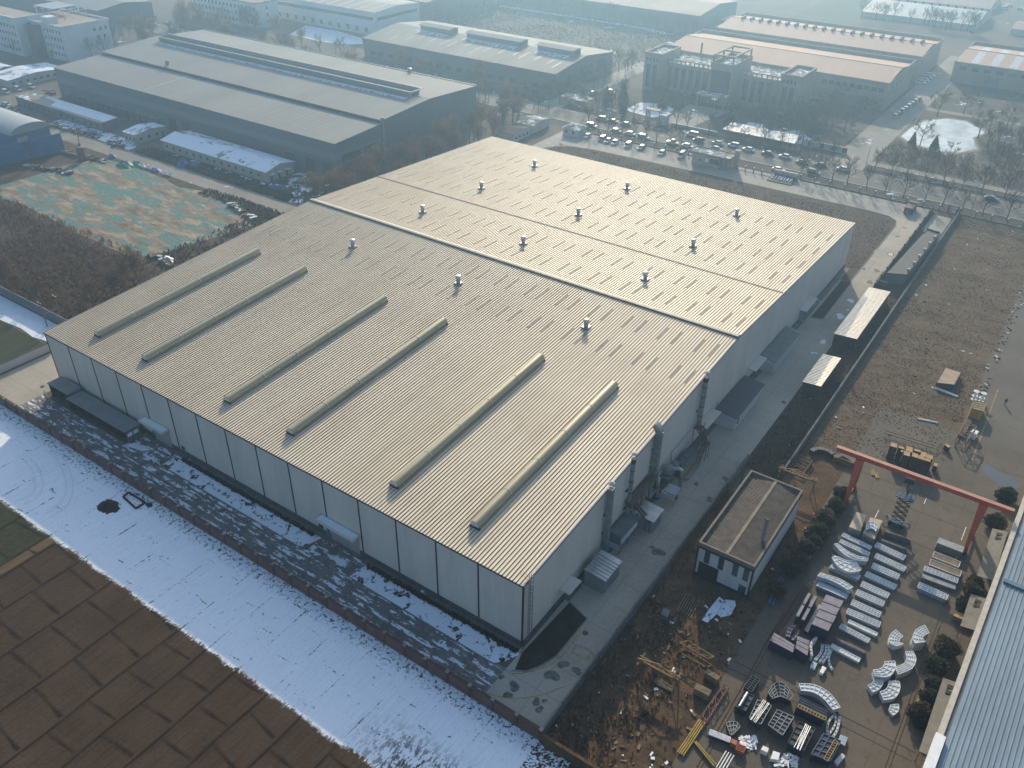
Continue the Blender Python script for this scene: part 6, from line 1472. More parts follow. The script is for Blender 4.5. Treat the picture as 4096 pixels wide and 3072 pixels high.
def panel(label, t_, p, q, w, h, m=None, fm=None, ribs=True, group='formwork panels', n=9, cross=3, z0=.05, narrow=False):
    """long steel panel stack whose top centre line runs p -> q in survey pixels"""
    A, B_ = at(t_, *p, h+z0), at(t_, *q, h+z0); d = (B_-A); ln_ = d.length; d.normalize(); s = Vector((-d.y, d.x, 0))*w/2
    c = (A+B_)/2; t = thing('formwork_panel', label, 'steel panel', (c.x, c.y, z0), group)
    b = MB()
    lays = max(1, int(h/.32))
    for k in range(lays):
        za, zb = z0+h*k/lays, z0+h*(k+1)/lays-.04; o = rng.uniform(-.05,.05)
        b.prism([(A+s+d*o)[:2], (A-s+d*o)[:2], (B_-s+d*o)[:2], (B_+s+d*o)[:2]], za, zb)
    b.build('sheet', m or M_gf, t)
    if ribs:
        f = MB(); zt = z0+h-.02
        for k in range(n+1):
            c0 = A+d*(ln_*k/n); f.bar((c0+s).to_3d()[:2]+(zt,), (c0-s).to_3d()[:2]+(zt,), .07, .14)
        for k in range(cross+1):
            o = s*(1-2*k/cross); f.bar((A+o)[:2]+(zt,), (B_+o)[:2]+(zt,), .07, .14)
        f.build('rib_frame', fm or M_gff, t)
    return t
def V3(p, z): return (p[0], p[1], z)
C7 = lambda x, y: ((3360+x/2.4785-3072)*K, (2060+y/2.4785-1536)*K)      # second survey sheet -> tile 12
panel('galvanised grid panel nearest the half pipes in the middle column', 12, C7(355,290), C7(640,425), 1.25, .5)
panel('galvanised grid panel second in the middle column, ends clear of the others', 12, C7(350,400), C7(645,535), 1.25, .5)
panel('galvanised panel with a dark slot along its lower edge', 12, C7(322,500), C7(582,612), 1.35, .6)
panel('bright panel with stiffeners bunched near its middle, fourth in the column', 12, C7(258,582), C7(552,715), 1.2, .5)
panel('plain ribbed panel fifth in the middle column', 12, C7(215,680), C7(480,800), 1.25, .55)
panel('plain ribbed panel sixth in the middle column', 12, C7(165,762), C7(435,880), 1.25, .55)
panel('plain ribbed panel seventh in the middle column, beside the wrapped bundle', 16, (725,225), (970,335), 1.25, .55)
panel('ribbed panel with a bright zigzag stiffener beside the wrapped bundle', 16, (685,300), (968,420), 1.2, .55)
panel('narrow pale channel panel with three lugs beside the zigzag panel', 16, (695,390), (942,505), .7, .45, M_wf, cross=1)
panel('blue-white ribbed panel directly above the dark half pipe', 16, (625,430), (872,560), 1.0, .5)
panel('narrow pale channel panel with three lugs below the dark half pipe', 16, (548,600), (792,728), .8, .45, M_wf, cross=1)
panel('single ribbed panel stack lying apart by the right crane rail', 16, (1300,75), (1550,185), 1.35, .8, cross=3)
panel('double ribbed panel at the top of the left stock column', 12, (645,1300), (890,1415), .9, .8, cross=2)
panel('second double panel at the top of the left stock column', 12, (625,1355), (875,1470), .9, .7, cross=2)
panel('ribbed panel stack under the wide white arc in the left column', 12, (560,1500), (800,1610), 1.6, .6, ribs=False)
panel('layered panel stack below the wide white arc', 12, (545,1560), (790,1672), 1.3, .7, ribs=False)
panel('panel stack carrying the slender arc near the wrapped bundle', 16, (440,-10), (700,105), 1.4, .7, cross=2)
panel('grooved panel stack just above the large wrapped bundle', 16, (430,60), (690,175), 1.3, .7, ribs=False)
panel('plank-topped corrugated stack topmost on the right side of the yard', 12, (1470,1345), (1690,1430), 1.6, 1.4, M_galv_dull, ribs=False)
panel('brown planked stack second on the right side of the yard', 12, (1430,1470), (1655,1560), 1.5, .9, M_timber, M_gff, cross=1, n=1)
panel('brown and grey layered stack third on the right side of the yard', 12, (1400,1535), (1665,1640), 1.5, .9, M_timber, M_gff, cross=1, n=1)
panel('ribbed bright panel stack fourth on the right side of the yard', 12, (1350,1590), (1640,1700), 1.2, .8, cross=3)
panel('grey grooved panel stack lowest of the four on the right', 12, (1330,1650), (1620,1755), 1.1, .6, M_galv_dull, ribs=False)
def half_pipe(label, t_, p, q, r):
    A, B_ = at(t_, *p, r), at(t_, *q, r); d = (B_-A).normalized(); s = Vector((-d.y, d.x, 0)); c = (A+B_)/2
    t = thing('half_pipe', label, 'steel shell', (c.x, c.y, .04), 'dark half-pipe shells'); b = MB(); V = []; n_ = 13
    for e in (A, B_):
        for i in range(n_): a = PI*i/(n_-1); V.append((e.x+s.x*r*math.cos(a), e.y+s.y*r*math.cos(a), .06+r*math.sin(a)))
    b.add(V, [(i,i+1,n_+i+1,n_+i) for i in range(n_-1)]); b.build('shell', mat('shell_grey', (.075,.078,.08), .5, .4, var=.2), t, True)
    f = MB()
    for q_ in (0,.33,.66,1):
        e = A.lerp(B_, q_); pts = [(e.x+s.x*(r+.03)*math.cos(PI*i/8), e.y+s.y*(r+.03)*math.cos(PI*i/8), .06+(r+.03)*math.sin(PI*i/8)) for i in range(9)]
        for a, b_ in zip(pts, pts[1:]): f.bar(a, b_, .07, .05)
    f.build('hoop', M_dk, t)
half_pipe('dark half-pipe shell upper of the pair beside the planked stacks', 12, (1010,1270), (1225,1345), .72)
half_pipe('dark half-pipe shell lower of the pair beside the planked stacks', 12, (975,1345), (1195,1430), .72)
half_pipe('dark half-pipe shell among the pale panels near the wrapped bundle', 16, (590,545), (835,665), .8)
def band(label, t_, outer, inner, h, m, fm, rad=6, ring=2, group='curved panels', name='curved_panel', cat='curved panel', z0=.05, open_=False):
    """stack with a curved outline: outer and inner edges of its top, in survey pixels"""
    O, I = W2(t_, outer, h+z0), W2(t_, inner, h+z0)
    def rs(P, n_):
        Ls = [0]; 
        for a, b_ in zip(P, P[1:]): Ls.append(Ls[-1]+(b_-a).length)
        out = []
        for k in range(n_+1):
            s = Ls[-1]*k/n_; i = max(j for j in range(len(Ls)) if Ls[j] <= s+1e-6); i = min(i, len(P)-2)
            out.append(P[i].lerp(P[i+1], (s-Ls[i])/max(1e-6, Ls[i+1]-Ls[i])))
        return out
    def smooth(P):
        Q = []
        for i in range(len(P)-1):
            p0, p1, p2, p3 = P[max(0,i-1)], P[i], P[i+1], P[min(len(P)-1,i+2)]
            for k in range(4):
                u = k/4; Q.append(.5*((2*p1)+(p2-p0)*u+(2*p0-5*p1+4*p2-p3)*u*u+(3*p1-p0-3*p2+p3)*u**3))
        return Q+[P[-1]]
    O, I = rs(smooth(O), rad*2), rs(smooth(I), rad*2)
    c = sum(O+I, Vector((0,0,0)))/len(O+I); t = thing(name, label, cat, (c.x, c.y, z0), group)
    b = MB(); lays = max(1, int(h/.45))
    for k in range(lays):
        za, zb = z0+h*k/lays, z0+h*(k+1)/lays-.05; j = Vector((rng.uniform(-.06,.06), rng.uniform(-.06,.06), 0))
        for i in range(len(O)-1):
            q = [O[i]+j, O[i+1]+j, I[i+1]+j, I[i]+j]
            if (q[1]-q[0]).cross(q[2]-q[0]).z < 0: q = q[::-1]
            b.prism([v[:2] for v in q], za, zb)
    b.build('sheet', m, t)
    f = MB(); zt = z0+h
    for i in range(0, len(O), 2): f.bar(V3(O[i],zt), V3(I[i],zt), .07, .12)
    for k in range(ring+1):
        L_ = [o.lerp(i_, k/ring) for o, i_ in zip(O, I)]
        for a, b_ in zip(L_, L_[1:]): f.bar(V3(a,zt), V3(b_,zt), .07, .12)
    f.build('rib_frame', fm, t); return t
WG = mat('white_grid', (.72,.74,.73), .5, .1, var=.1)
band('slender white arc panel on the second panel stack, left column', 12, [(600,1378),(700,1450),(790,1490),(868,1500)], [(572,1382),(640,1455),(750,1520),(862,1528)], 1.1, M_wf, WG, 7, 2)
band('broad fan-shaped white grid panel, left column', 12, [(600,1490),(680,1525),(760,1535),(800,1610)], [(552,1498),(600,1570),(690,1620),(780,1618)], 1.2, M_wf, WG, 6, 3)
band('slender white arc panel just above the large wrapped bundle', 16, [(440,-15),(540,-2),(640,35),(735,95)], [(428,0),(520,28),(610,70),(690,118)], 1.3, M_wf, WG, 7, 2)
band('white fan stack upper left of the white arc group', 16, [(1110,605),(1050,575),(1055,510),(1105,465)], [(1170,585),(1135,570),(1140,540),(1165,520)], 1.0, M_wf, WG, 5, 4, 'white arc group')
band('tall white fan stack upper right, nearest the crane rail', 16, [(1270,580),(1250,530),(1280,465),(1355,425)], [(1360,570),(1335,535),(1355,510),(1393,490)], 1.9, M_wf, WG, 5, 4, 'white arc group')
band('largest white fan in the arc group, right-hand side', 16, [(1250,650),(1280,720),(1240,800),(1125,850)], [(1185,655),(1200,715),(1170,760),(1095,790)], 1.2, M_wf, WG, 6, 4, 'white arc group')
band('crumpled white fan touching the largest one on its left', 16, [(1095,735),(1100,800),(1040,870),(920,860)], [(1010,740),(1000,780),(960,805),(908,812)], 1.2, M_wf, WG, 5, 3, 'white arc group')
band('white fan with a solid blank centre, lower left of the group', 16, [(1005,895),(990,940),(950,985),(905,1005)], [(915,890),(910,910),(895,930),(862,945)], .8, M_wf, M_wf, 4, 2, 'white arc group')
band('white fan lowest right of the group, open ribs', 16, [(1130,910),(1142,965),(1100,1050),(1000,1070)], [(1045,908),(1040,945),(1010,985),(968,1000)], .8, M_wf, WG, 5, 3, 'white arc group')
band('smallest white sector lying by itself below the arc group', 16, [(1128,1108),(1130,1150),(1110,1185),(1078,1203)], [(1060,1112),(1055,1125),(1048,1145),(1042,1160)], .5, M_wf, WG, 3, 2, 'white arc group')
band('long white arc of grid cells beside the blue mould', 16, [(268,930),(400,940),(530,1010),(625,1135)], [(285,990),(390,1005),(480,1060),(560,1155)], 1.0, M_wf, WG, 9, 2)
def arcbar(label, t_, pts, w, h, m=M_wf):
    P = W2(t_, pts, h); t = thing('curved_beam', label, 'curved beam', (P[0].x, P[0].y, .05), 'curved edge beams'); b = MB(); Q = []
    for i in range(len(P)-1):
        p0, p1, p2, p3 = P[max(0,i-1)], P[i], P[i+1], P[min(len(P)-1,i+2)]
        for k in range(4): u = k/4; Q.append(.5*((2*p1)+(p2-p0)*u+(2*p0-5*p1+4*p2-p3)*u*u+(3*p1-p0-3*p2+p3)*u**3))
    Q.append(P[-1])
    for a, b_ in zip(Q, Q[1:]): b.bar(V3(a,.05+h/2), V3(b_,.05+h/2), w, h)
    b.build('beam', m, t); s = MB()
    for i in range(1, len(Q)-1, 2): s.obox(Q[i].x, Q[i].y, .05+h, .16, .16, .03)
    s.build('bolt_slot', M_navy, t)
arcbar('bent white beam standing against the wrapped bundle end', 16, [(420,530),(375,580),(372,640),(378,690)], .35, 1.2)
arcbar('first curved white beam of the trio by the wrapped bundle', 16, [(470,590),(465,640),(440,690),(405,725)], .4, .5)
arcbar('second curved white beam of the trio by the wrapped bundle', 16, [(500,595),(500,645),(475,700),(445,740)], .3, .5)
arcbar('third curved white beam of the trio by the wrapped bundle', 16, [(522,595),(525,645),(505,700),(475,745)], .3, .5)
arcbar('long curved white beam lying against the pale channel panel', 16, [(548,640),(525,700),(532,760),(558,808)], .3, .4)
arcbar('left curved white beam of the crossed pair by the blue mould', 16, [(580,1190),(530,1250),(512,1310),(515,1365)], .25, .4)
arcbar('middle curved white beam of the crossed pair by the blue mould', 16, [(580,1195),(585,1260),(560,1320),(522,1370)], .25, .4)
arcbar('right curved white beam beside the lower navy mould', 16, [(617,1215),(610,1280),(590,1345),(560,1390)], .3, .4)
def quadstack(name, label, cat, t_, pts, h, sm, tm, group=None, grid=None, gm_=None, planks=0, z0=.05, lip=0):
    P = W2(t_, pts, h+z0); 
    if (P[1]-P[0]).cross(P[2]-P[0]).z < 0: P = [P[0],P[3],P[2],P[1]]
    c = sum(P, Vector((0,0,0)))/4; t = thing(name, label, cat, (c.x, c.y, z0), group)
    b = MB(); lays = max(1, int(h/.5))
    for k in range(lays): b.prism([p[:2] for p in P], z0+h*k/lays, z0+h*(k+1)/lays-.03)
    b.build('sides', sm, t)
    L4 = lambda u, v: P[0].lerp(P[1], u).lerp(P[3].lerp(P[2], u), v)
    if planks:
        pl = MB()
        for k in range(planks):
            v0, v1 = (k+.06)/planks, (k+.94)/planks; e = rng.uniform(-.04,.04)
            q = [L4(e,v0), L4(1+e,v0), L4(1+e,v1), L4(e,v1)]; zt = z0+h+rng.uniform(0,.05); pl.prism([p[:2] for p in q], z0+h-.02, zt+.05)
        pl.build('top_boards', tm, t)
    elif tm: MB().prism([c.lerp(p, .985)[:2] for p in P], z0+h-.02, z0+h+.03).build('top', tm, t)
    if grid:
        f = MB(); zt = z0+h+.06
        for i in range(grid[0]+1): f.bar(V3(L4(i/grid[0],0),zt), V3(L4(i/grid[0],1),zt), .08, .22)
        for j in range(grid[1]+1): f.bar(V3(L4(0,j/grid[1]),zt), V3(L4(1,j/grid[1]),zt), .08, .22)
        f.build('grid_frame', gm_, t)
    return t
g = 'wrapped navy bundles'
quadstack('panel_bundle', 'largest plastic-wrapped bundle with mauve top and navy end', 'bundle', 16, [(372,420),(505,158),(655,215),(515,480)], 2.4, M_purp, M_mauve, g, planks=4)
quadstack('panel_bundle', 'thin wrapped strip bundle, outer of the two beside the red ladder track', 'bundle', 16, [(238,350),(350,140),(375,150),(262,362)], 1.7, M_purp, M_mauve, g, planks=2)
quadstack('panel_bundle', 'thin wrapped strip bundle between the outer strip and the largest bundle', 'bundle', 16, [(285,380),(400,165),(428,175),(310,392)], 1.7, M_purp, M_mauve, g, planks=2)
quadstack('panel_bundle', 'low grey wrapped panel leaning beside the largest bundle', 'bundle', 16, [(310,470),(440,240),(470,255),(345,490)], .6, M_purp, M_galv_dull, g)
quadstack('panel_bundle', 'wrapped bundle with shingled top at the lower left end of the stock', 'bundle', 16, [(15,560),(60,495),(235,600),(215,665)], 1.8, M_purp, M_mauve, g, planks=3)
quadstack('panel_bundle', 'wrapped bundle of splayed boards right of the shingled one', 'bundle', 16, [(235,625),(258,520),(362,560),(335,690)], 1.9, M_purp, M_mauve, g, planks=3)
band('curved wrapped bundle between strip bundles and the shingled one', 16, [(215,415),(170,450),(150,520)], [(245,425),(205,470),(190,530)], 1.3, M_mauve, M_purp, 4, 2, g, 'panel_bundle', 'bundle')
band('second curved wrapped bundle curling beneath the low grey panel', 16, [(270,465),(240,500),(190,540)], [(265,490),(250,525),(215,560)], 1.0, M_mauve, M_purp, 3, 1, g, 'panel_bundle', 'bundle')
g = 'dark steel moulds'
quadstack('steel_mould', 'dark grid-topped mould with four by five cells at the lower left', 'mould', 16, [(0,1290),(78,1160),(222,1222),(125,1380)], 1.3, M_dk, M_dk, g, (3,5), M_galv_dull)
quadstack('steel_mould', 'dark mould filled with a sheaf of loose silver tubes', 'mould', 16, [(172,1440),(262,1262),(408,1320),(305,1520)], 1.3, M_navyp, M_dk, g, (2,4), M_dk)
quadstack('steel_mould', 'navy grid mould crossed by a yellow ladder frame, lower right', 'mould', 16, [(372,1540),(480,1365),(630,1430),(540,1600)], 1.4, M_navyp, M_navyp, g, (3,4), mat('pale_blue_rim', (.12,.16,.22), .5))
t = quadstack('steel_mould', 'long navy mould with cream cells and a yellow ladder along its front', 'mould', 16, [(240,1140),(280,1050),(515,1165),(480,1255)], 1.4, M_navyp, mat('mould_cream', (.30,.29,.25), .7), g, (1,5), M_navyp)
band('round dark mould with nested ring segments and loose plates', 16, [(0,1010),(60,925),(140,930),(215,1030)], [(40,1060),(100,1040),(140,1050),(190,1075)], 1.2, M_dk, M_galv_dull, 6, 4, g, 'steel_mould', 'mould')
quadstack('steel_mould', 'long dark frame mould beside the rail with cross pieces, topmost', 'mould', 15, [(2005,960),(2075,865),(2140,900),(2070,1010)], 1.2, M_navyp, M_dk, g, (2,6), M_dk)
quadstack('steel_mould', 'long dark mould holding a silver pipe, next to the rail', 'mould', 15, [(1930,1130),(2000,1000),(2090,1040),(2020,1170)], 1.2, M_navyp, M_dk, g, (2,3), M_dk)
quadstack('steel_mould', 'long dark mould heaped with pale bars, centre of the mould rows', 'mould', 15, [(2050,1230),(2120,1075),(2240,1125),(2150,1285)], 1.2, M_dk, M_dk, g, (2,4), M_galv_dull)
band('fan-shaped grey mould by the white debris', 15, [(1850,1275),(1885,1260),(1940,1262),(1972,1300)], [(1885,1370),(1900,1375),(1915,1365),(1930,1350)], .6, M_dk, M_galv_dull, 4, 3, g, 'steel_mould', 'mould')
def sheaf(name, label, cat, t_, p, q, n, w, r, m, z=.3, group=None, rad=False):
    A, B_ = at(t_, *p, z), at(t_, *q, z); d = (B_-A).normalized(); s = Vector((-d.y, d.x, 0)); c = (A+B_)/2
    t = thing(name, label, cat, (c.x, c.y, 0), group)
    for k in range(n):
        o = s*((k-(n-1)/2)*w/max(1,n-1)); j = s*rng.uniform(-.12,.12) if rad else s*0
        MB().cyl(V3(A+o+j, z+rng.uniform(0,.1)), V3(B_+o-j, z+rng.uniform(0,.1)), r, n=8).build(name if name[-1] != 's' else name[:-1], m, t)
    return t
sheaf('tube_bundle', 'sheaf of loose silver tubes lying across the dark mould', 'tubes', 16, (255,1500), (345,1290), 6, .7, .07, M_galv, 1.65, None, True)
sheaf('bar_bundle', 'sheaf of pale bars fanned over the central dark mould', 'bars', 15, (2085,1260), (2195,1085), 6, .8, .06, M_galv, 1.55, None, True)
sheaf('pipe', 'silver pipe lying inside the dark mould by the rail', 'pipe', 15, (1965,1130), (2035,1010), 1, 0, .2, M_galv, 1.5)
def ladder(name, label, t_, p, q, w, n, m, z, r=.06):
    A, B_ = at(t_, *p, z), at(t_, *q, z); d = (B_-A).normalized(); s = Vector((-d.y, d.x, 0))*w/2; c = (A+B_)/2; t = thing(name, label, 'frame', (c.x, c.y, 0))
    MB().bar(V3(A+s,z),V3(B_+s,z),r*1.6).bar(V3(A-s,z),V3(B_-s,z),r*1.6).build('rail', m, t); u = MB()
    for k in range(n+1): e = A.lerp(B_, k/n); u.bar(V3(e+s,z),V3(e-s,z),r*1.4)
    u.build('rung', m, t); return t
ladder('ladder_frame', 'yellow ladder frame along the front of the long navy mould', 16, (262,1120), (500,1235), .5, 9, M_ylw, 1.75)
ladder('ladder_frame', 'yellow ladder frame lying across the lower right navy mould', 16, (500,1590), (590,1425), .55, 8, M_ylw, 1.8)
ladder('ladder_frame', 'rust-coloured ladder track lying beside the left crane rail', 16, (40,520), (330,90), .9, 26, M_rust, .2, .05)
ladder('ladder_frame', 'long rusty ladder frame behind the plywood stacks', 12, (1005,410), (1440,545), .95, 11, M_rust, .8)
# plywood stacks behind the gantry
cells = [(1060,505,62,30),(1130,535,50,16),(1195,535,60,42),(1265,560,60,16),(1175,578,58,34),(1245,592,58,34),(1150,570,22,14),(1320,585,56,34),(1300,615,55,28),(1370,605,60,30),(1352,637,58,22),(1435,682,34,26)]
wl_ = ['at the left end','long strip second from left','broad one in the second row','narrow strip at the back right','in the front row left of centre','brightest orange one at the centre','tiny one left of centre','in the back row right of centre','in the front row right of centre','at the right end','low strip at the front right corner','lying apart at the far right']
for (x, y, w_, h_), lab in zip(cells, wl_):
    quadstack('plywood_stack', 'tall stack of plywood sheets behind the gantry beam, '+lab, 'plywood', 12, [(x,y),(x+w_,y+w_*.30),(x+w_-6,y+w_*.30+h_),(x-6,y+h_)], 3.2 if lab[:10] != 'lying apart'[:10] else 1.2, M_woodend, M_wood, 'plywood stacks', planks=1)
quadstack('timber_stack', 'timber stack with loose boards on top beside the ochre truss, upper one', 'timber', 15, [(1668,835),(1690,800),(1800,868),(1775,905)], 1.2, M_timber, M_timber, 'timber stacks', planks=6)
quadstack('timber_stack', 'timber stack with pale boards on top, lower of the two', 'timber', 15, [(1572,972),(1598,925),(1727,990),(1700,1035)], 1.2, M_timber, M_timber, 'timber stacks', planks=6)
quadstack('wooden_crate', 'flat plywood-topped crate standing in the weedy plot', 'crate', 8, [(1530,1512),(1675,1562),(1620,1662),(1455,1642)], 1.3, M_woodend, mat('pale_ply', (.36,.27,.18), .8, var=.15), None, planks=1)
quadstack('wooden_crate', 'open wooden crate by the awning of the blue-roofed hall', 'crate', 16, [(1600,345),(1620,300),(1735,350),(1715,395)], .9, M_timber, M_wood, None, planks=3)
quadstack('yellow_crate', 'yellow steel crate with pale sacks gridded on its top', 'crate', 12, [(1757,213),(1777,145),(1886,166),(1862,238)], 2.3, M_ylw, mat('sack_cream', (.42,.36,.26), .8), None, (3,4), M_ylw)
quadstack('small_crate', 'small dark crate with plywood lid beside the lattice frame', 'crate', 12, [(1525,525),(1548,515),(1580,540),(1560,552)], 1.1, M_woodend, M_wood)
quadstack('steel_tray', 'dark red steel tray lying on the kerb of the lane', 'tray', 12, [(1650,440),(1722,305),(1768,312),(1692,450)], .5, M_rust, mat('tray_red', (.075,.03,.03), .7))
quadstack('white_tank', 'white wrapped tank pallet on the lane beside the lattice frame', 'tank', 12, [(1742,415),(1780,390),(1822,410),(1800,440)], 1.4, M_whitecap, M_whitecap)
for i, (x, y) in enumerate(((1795,85),(1858,102))):
    p = at(12, x, y, 1.6); t = thing('cable_spool', ('left','right')[i]+' white flanged spool standing behind the yellow crate', 'spool', (p.x,p.y,.04), 'white flanged spools')
    MB().lathe([(.25,.0),(.25,2.2)], (p.x,p.y,.05), 12).build('shaft', M_whitecap, t)
    for z in (.1,1.0,2.2): MB().lathe([(.62,0),(.62,.08)], (p.x,p.y,z), 18).build('flange', M_wf, t)
# lattice frames
def lattice_box(label, P, z0, h, m, r=.1, n=4, name='lattice_frame'):
    c = sum((Vector((*p,0)) for p in P), Vector((0,0,0)))/4; t = thing(name, label, 'frame', (c.x, c.y, 0), None); P = [Vector((*p,0)) for p in P]
    f = MB()
    for z in (z0, z0+h):
        for a, b_ in zip(P, P[1:]+P[:1]): f.bar(V3(a,z), V3(b_,z), r)
    f.build('chord', m, t); d = MB()
    for p in P: d.bar(V3(p,z0), V3(p,z0+h), r)
    for k in range(n):
        for (a, b_) in ((P[0],P[1]),(P[3],P[2])):
            u, v = a.lerp(b_, k/n), a.lerp(b_, (k+1)/n); d.bar(V3(u,z0+(h if k % 2 else 0)), V3(v,z0+(0 if k % 2 else h)), r*.7)
        d.bar(V3(P[0].lerp(P[1],k/n),z0+h), V3(P[3].lerp(P[2],(k+(1 if k % 2 else 0))/n),z0+h), r*.7)
    d.build('brace', m, t); return t
lattice_box('ochre lattice frame casting a crossed shadow on the lane', [(42.6,90.6),(42.8,96.0),(45.0,95.6),(44.6,90.2)], .3, 2.6, M_ybrown, .14, 4)
lattice_box('open box frame of ochre angle steel in the scrap yard', [tuple(at(15,x,y,2.0).xy) for x, y in ((1450,582),(1690,718),(1745,702),(1520,562))], .2, 1.9, M_ybrown, .11, 4)
lattice_box('red-brown lattice girder lying by the left crane rail', [tuple(at(15,x,y,.8).xy) for x, y in ((1680,1255),(1872,960),(1835,930),(1640,1205))], .2, .7, mat('girder_red', (.20,.075,.05), .7, var=.25), .1, 7)
lattice_box('brown lattice rack near the round dark arcs', [tuple(at(12,x,y,.8).xy) for x, y in ((190,720),(265,610),(385,665),(300,775))], .2, .6, M_rust, .14, 5)
def trestle(label, t_, p, q, h, m):
    A, B_ = at(t_, *p, h), at(t_, *q, h); d = (B_-A).normalized(); s = Vector((-d.y, d.x, 0)); c = (A+B_)/2; t = thing('trestle_gantry', label, 'gantry', (c.x, c.y, 0), 'ochre trestle gantries')
    b = MB(); m_ = (A+B_)/2
    b.bar(V3(A,h),V3(B_,h),.22,.3).bar(V3(A+s*.7,h),V3(B_+s*.7,h),.16).bar(V3(A,h+.1),V3(m_+s*.3,h+.9),.16).bar(V3(m_+s*.3,h+.9),V3(B_,h+.1),.16).build('beam', m, t); l = MB()
    for k in range(9): e = A.lerp(B_, k/9); f = A.lerp(B_, (k+1)/9); l.bar(V3(e+s*(.7 if k % 2 else 0),h),V3(f+s*(0 if k % 2 else .7),h),.09)
    l.build('lacing', m, t)
    for e in (A+d*.4, B_-d*.4):
        for o in (-.9, 1.6): MB().bar(V3(e+s*.35,h-.05),V3(e+s*o,.02),.15).build('leg', m, t)
        MB().bar(V3(e-s*.9,h*.97),V3(e+s*1.6,h*.97),.16).build('cross_head', m, t)
trestle('ochre trestle gantry with a bowed top in the scrap yard', 15, (1085,715), (1440,910), 3.0, M_ybrown)
trestle('ochre trestle gantry beside the white workshop wall', 12, (90,725), (420,850), 3.2, M_ybrown)
sheaf('beam_bundle', 'four long yellow beams lying side by side in the scrap yard', 'beams', 15, (1455,1540), (1645,1255), 4, .85, .11, M_ylw, .3)
sheaf('beam_bundle', 'two yellow beams lying crosswise below the long yellow bundle', 'beams', 15, (1580,1435), (1755,1640), 2, .3, .12, M_ylw, .3, None, True)
sheaf('pipe_bundle', 'four galvanised pipes at the bottom edge of the scrap yard', 'pipes', 15, (1800,1680), (1885,1535), 4, 1.1, .12, M_galv, .7)
sheaf('pipe_bundle', 'white plastic pipes scattered together on the weedy plot', 'pipes', 12, (1300,300), (1470,335), 5, .5, .06, M_whitecap, .15, None, True)
sheaf('pipe_bundle', 'pale pipes beside the flat plywood crate', 'pipes', 12, (1440,30), (1640,110), 5, .7, .07, M_whitecap, .15, None, True)
sheaf('bar_bundle', 'yellow angle offcuts below the left crane leg, left heap', 'bars', 12, (905,740), (912,790), 4, .5, .06, M_ylw, .15, None, True)
sheaf('bar_bundle', 'yellow angle offcuts below the left crane leg, right heap', 'bars', 12, (925,765), (948,815), 5, .6, .06, M_ylw, .15, None, True)
sheaf('plank_pile', 'rusty planks along the wall foot in front of the workshop door', 'planks', 15, (1480,330), (1570,180), 7, 2.4, .08, M_timber, .12, None, True)
sheaf('plank_pile', 'weathered boards below the bowed trestle gantry', 'planks', 15, (1240,900), (1390,985), 5, .9, .1, M_timber, .2, None, True)
sheaf('plank_pile', 'broken pale boards strewn beside the ragged bush', 'planks', 16, (1330,1110), (1385,1010), 8, 1.6, .06, mat('pale_splinter', (.36,.25,.14), .9), .25, None, True)
sheaf('blue_beam', 'long blue steel beam lying beside the white workshop', 'beam', 16, (20,250), (120,20), 2, .5, .2, mat('beam_blue', (.05,.11,.22), .5, var=.2), .4)
sheaf('blue_beam', 'shorter blue steel beam end near the workshop wall', 'beam', 12, (110,1620), (240,1450), 2, .5, .2, MATS['beam_blue'], .4)
for i, (pts, lab) in enumerate(((((375,575),(430,555),(510,570),(565,605)),'black curved segment with pale inner plate, left of two'),(((575,630),(640,615),(700,640),(748,680)),'black curved segment edged with ochre, right of two'))):
    arcbar(lab+' behind the left crane leg', 12, pts, .9, 1.0, M_dk)
arcbar('ochre curved edge lying against the right black segment', 12, [(570,632),(620,640),(690,665),(738,690)], .15, 1.1, M_ybrown)
for i, (t_, pts, h, m, lab) in enumerate(((15,[(1888,1440),(1900,1405),(1950,1425),(1935,1462)],.8,M_orng,'orange steel block left of the white debris'),(15,[(1930,1500),(1950,1455),(2020,1480),(2000,1530)],.6,M_orng,'orange forked casting below the orange block'),(15,[(2150,1500),(2170,1465),(2220,1490),(2205,1525)],.8,M_whitecap,'white boxed pack by the bottom mould row'),(16,[(445,830),(470,775),(505,795),(475,845)],.5,M_whitecap,'white shrink-wrapped pack lying loose near the navy bundles'),(16,[(360,790),(385,735),(430,755),(400,810)],.4,M_gf,'square galvanised tray with raised edges near the curved beams'),(16,[(600,1430),(625,1370),(690,1395),(665,1470)],.5,M_gf,'shiny galvanised slab beside the lower right navy mould'),(16,[(570,1600),(640,1530),(668,1555),(600,1640)],.4,M_wf,'pale ribbed panel end at the bottom of the yard'),(16,[(20,1580),(45,1510),(105,1530),(90,1590)],.6,M_whitecap,'white rolled bundle at the bottom left of the yard'),(15,[(1700,1370),(1712,1330),(1890,1400),(1880,1440)],.5,M_navyp,'navy trough with white ribs beside the orange block'),(15,[(1290,330),(1310,270),(1372,300),(1345,360)],.9,M_ugreen,'green tarpaulin-covered box by the side wall'),(12,[(700,1235),(765,1105),(850,1130),(800,1275)],1.6,M_galv_dull,'tall panel stack with plywood top, left of two beside the crane leg'),(12,[(820,1290),(885,1150),(990,1180),(920,1345)],1.6,M_galv_dull,'tall panel stack with plywood top, right of two beside the crane leg'))):
    quadstack('steel_block' if i < 2 else ('panel_stack' if i > 9 else 'pack'), lab, 'pack' if 1 < i < 10 else 'stack', t_, pts, h, m, (mat('bare_ply_sheen', (.40,.32,.22), .45, var=.2) if i > 9 else m), None, (1,4) if i in (1,8) else None, m if i == 1 else M_gff)
band('small curved silver part lying on the right plywood-topped stack', 12, [(850,1215),(880,1190),(920,1200),(950,1220)], [(845,1260),(880,1245),(910,1250),(930,1275)], .4, M_gf, M_gff, 4, 2, z0=1.75)
wd = MB(); gg = random.Random(4)
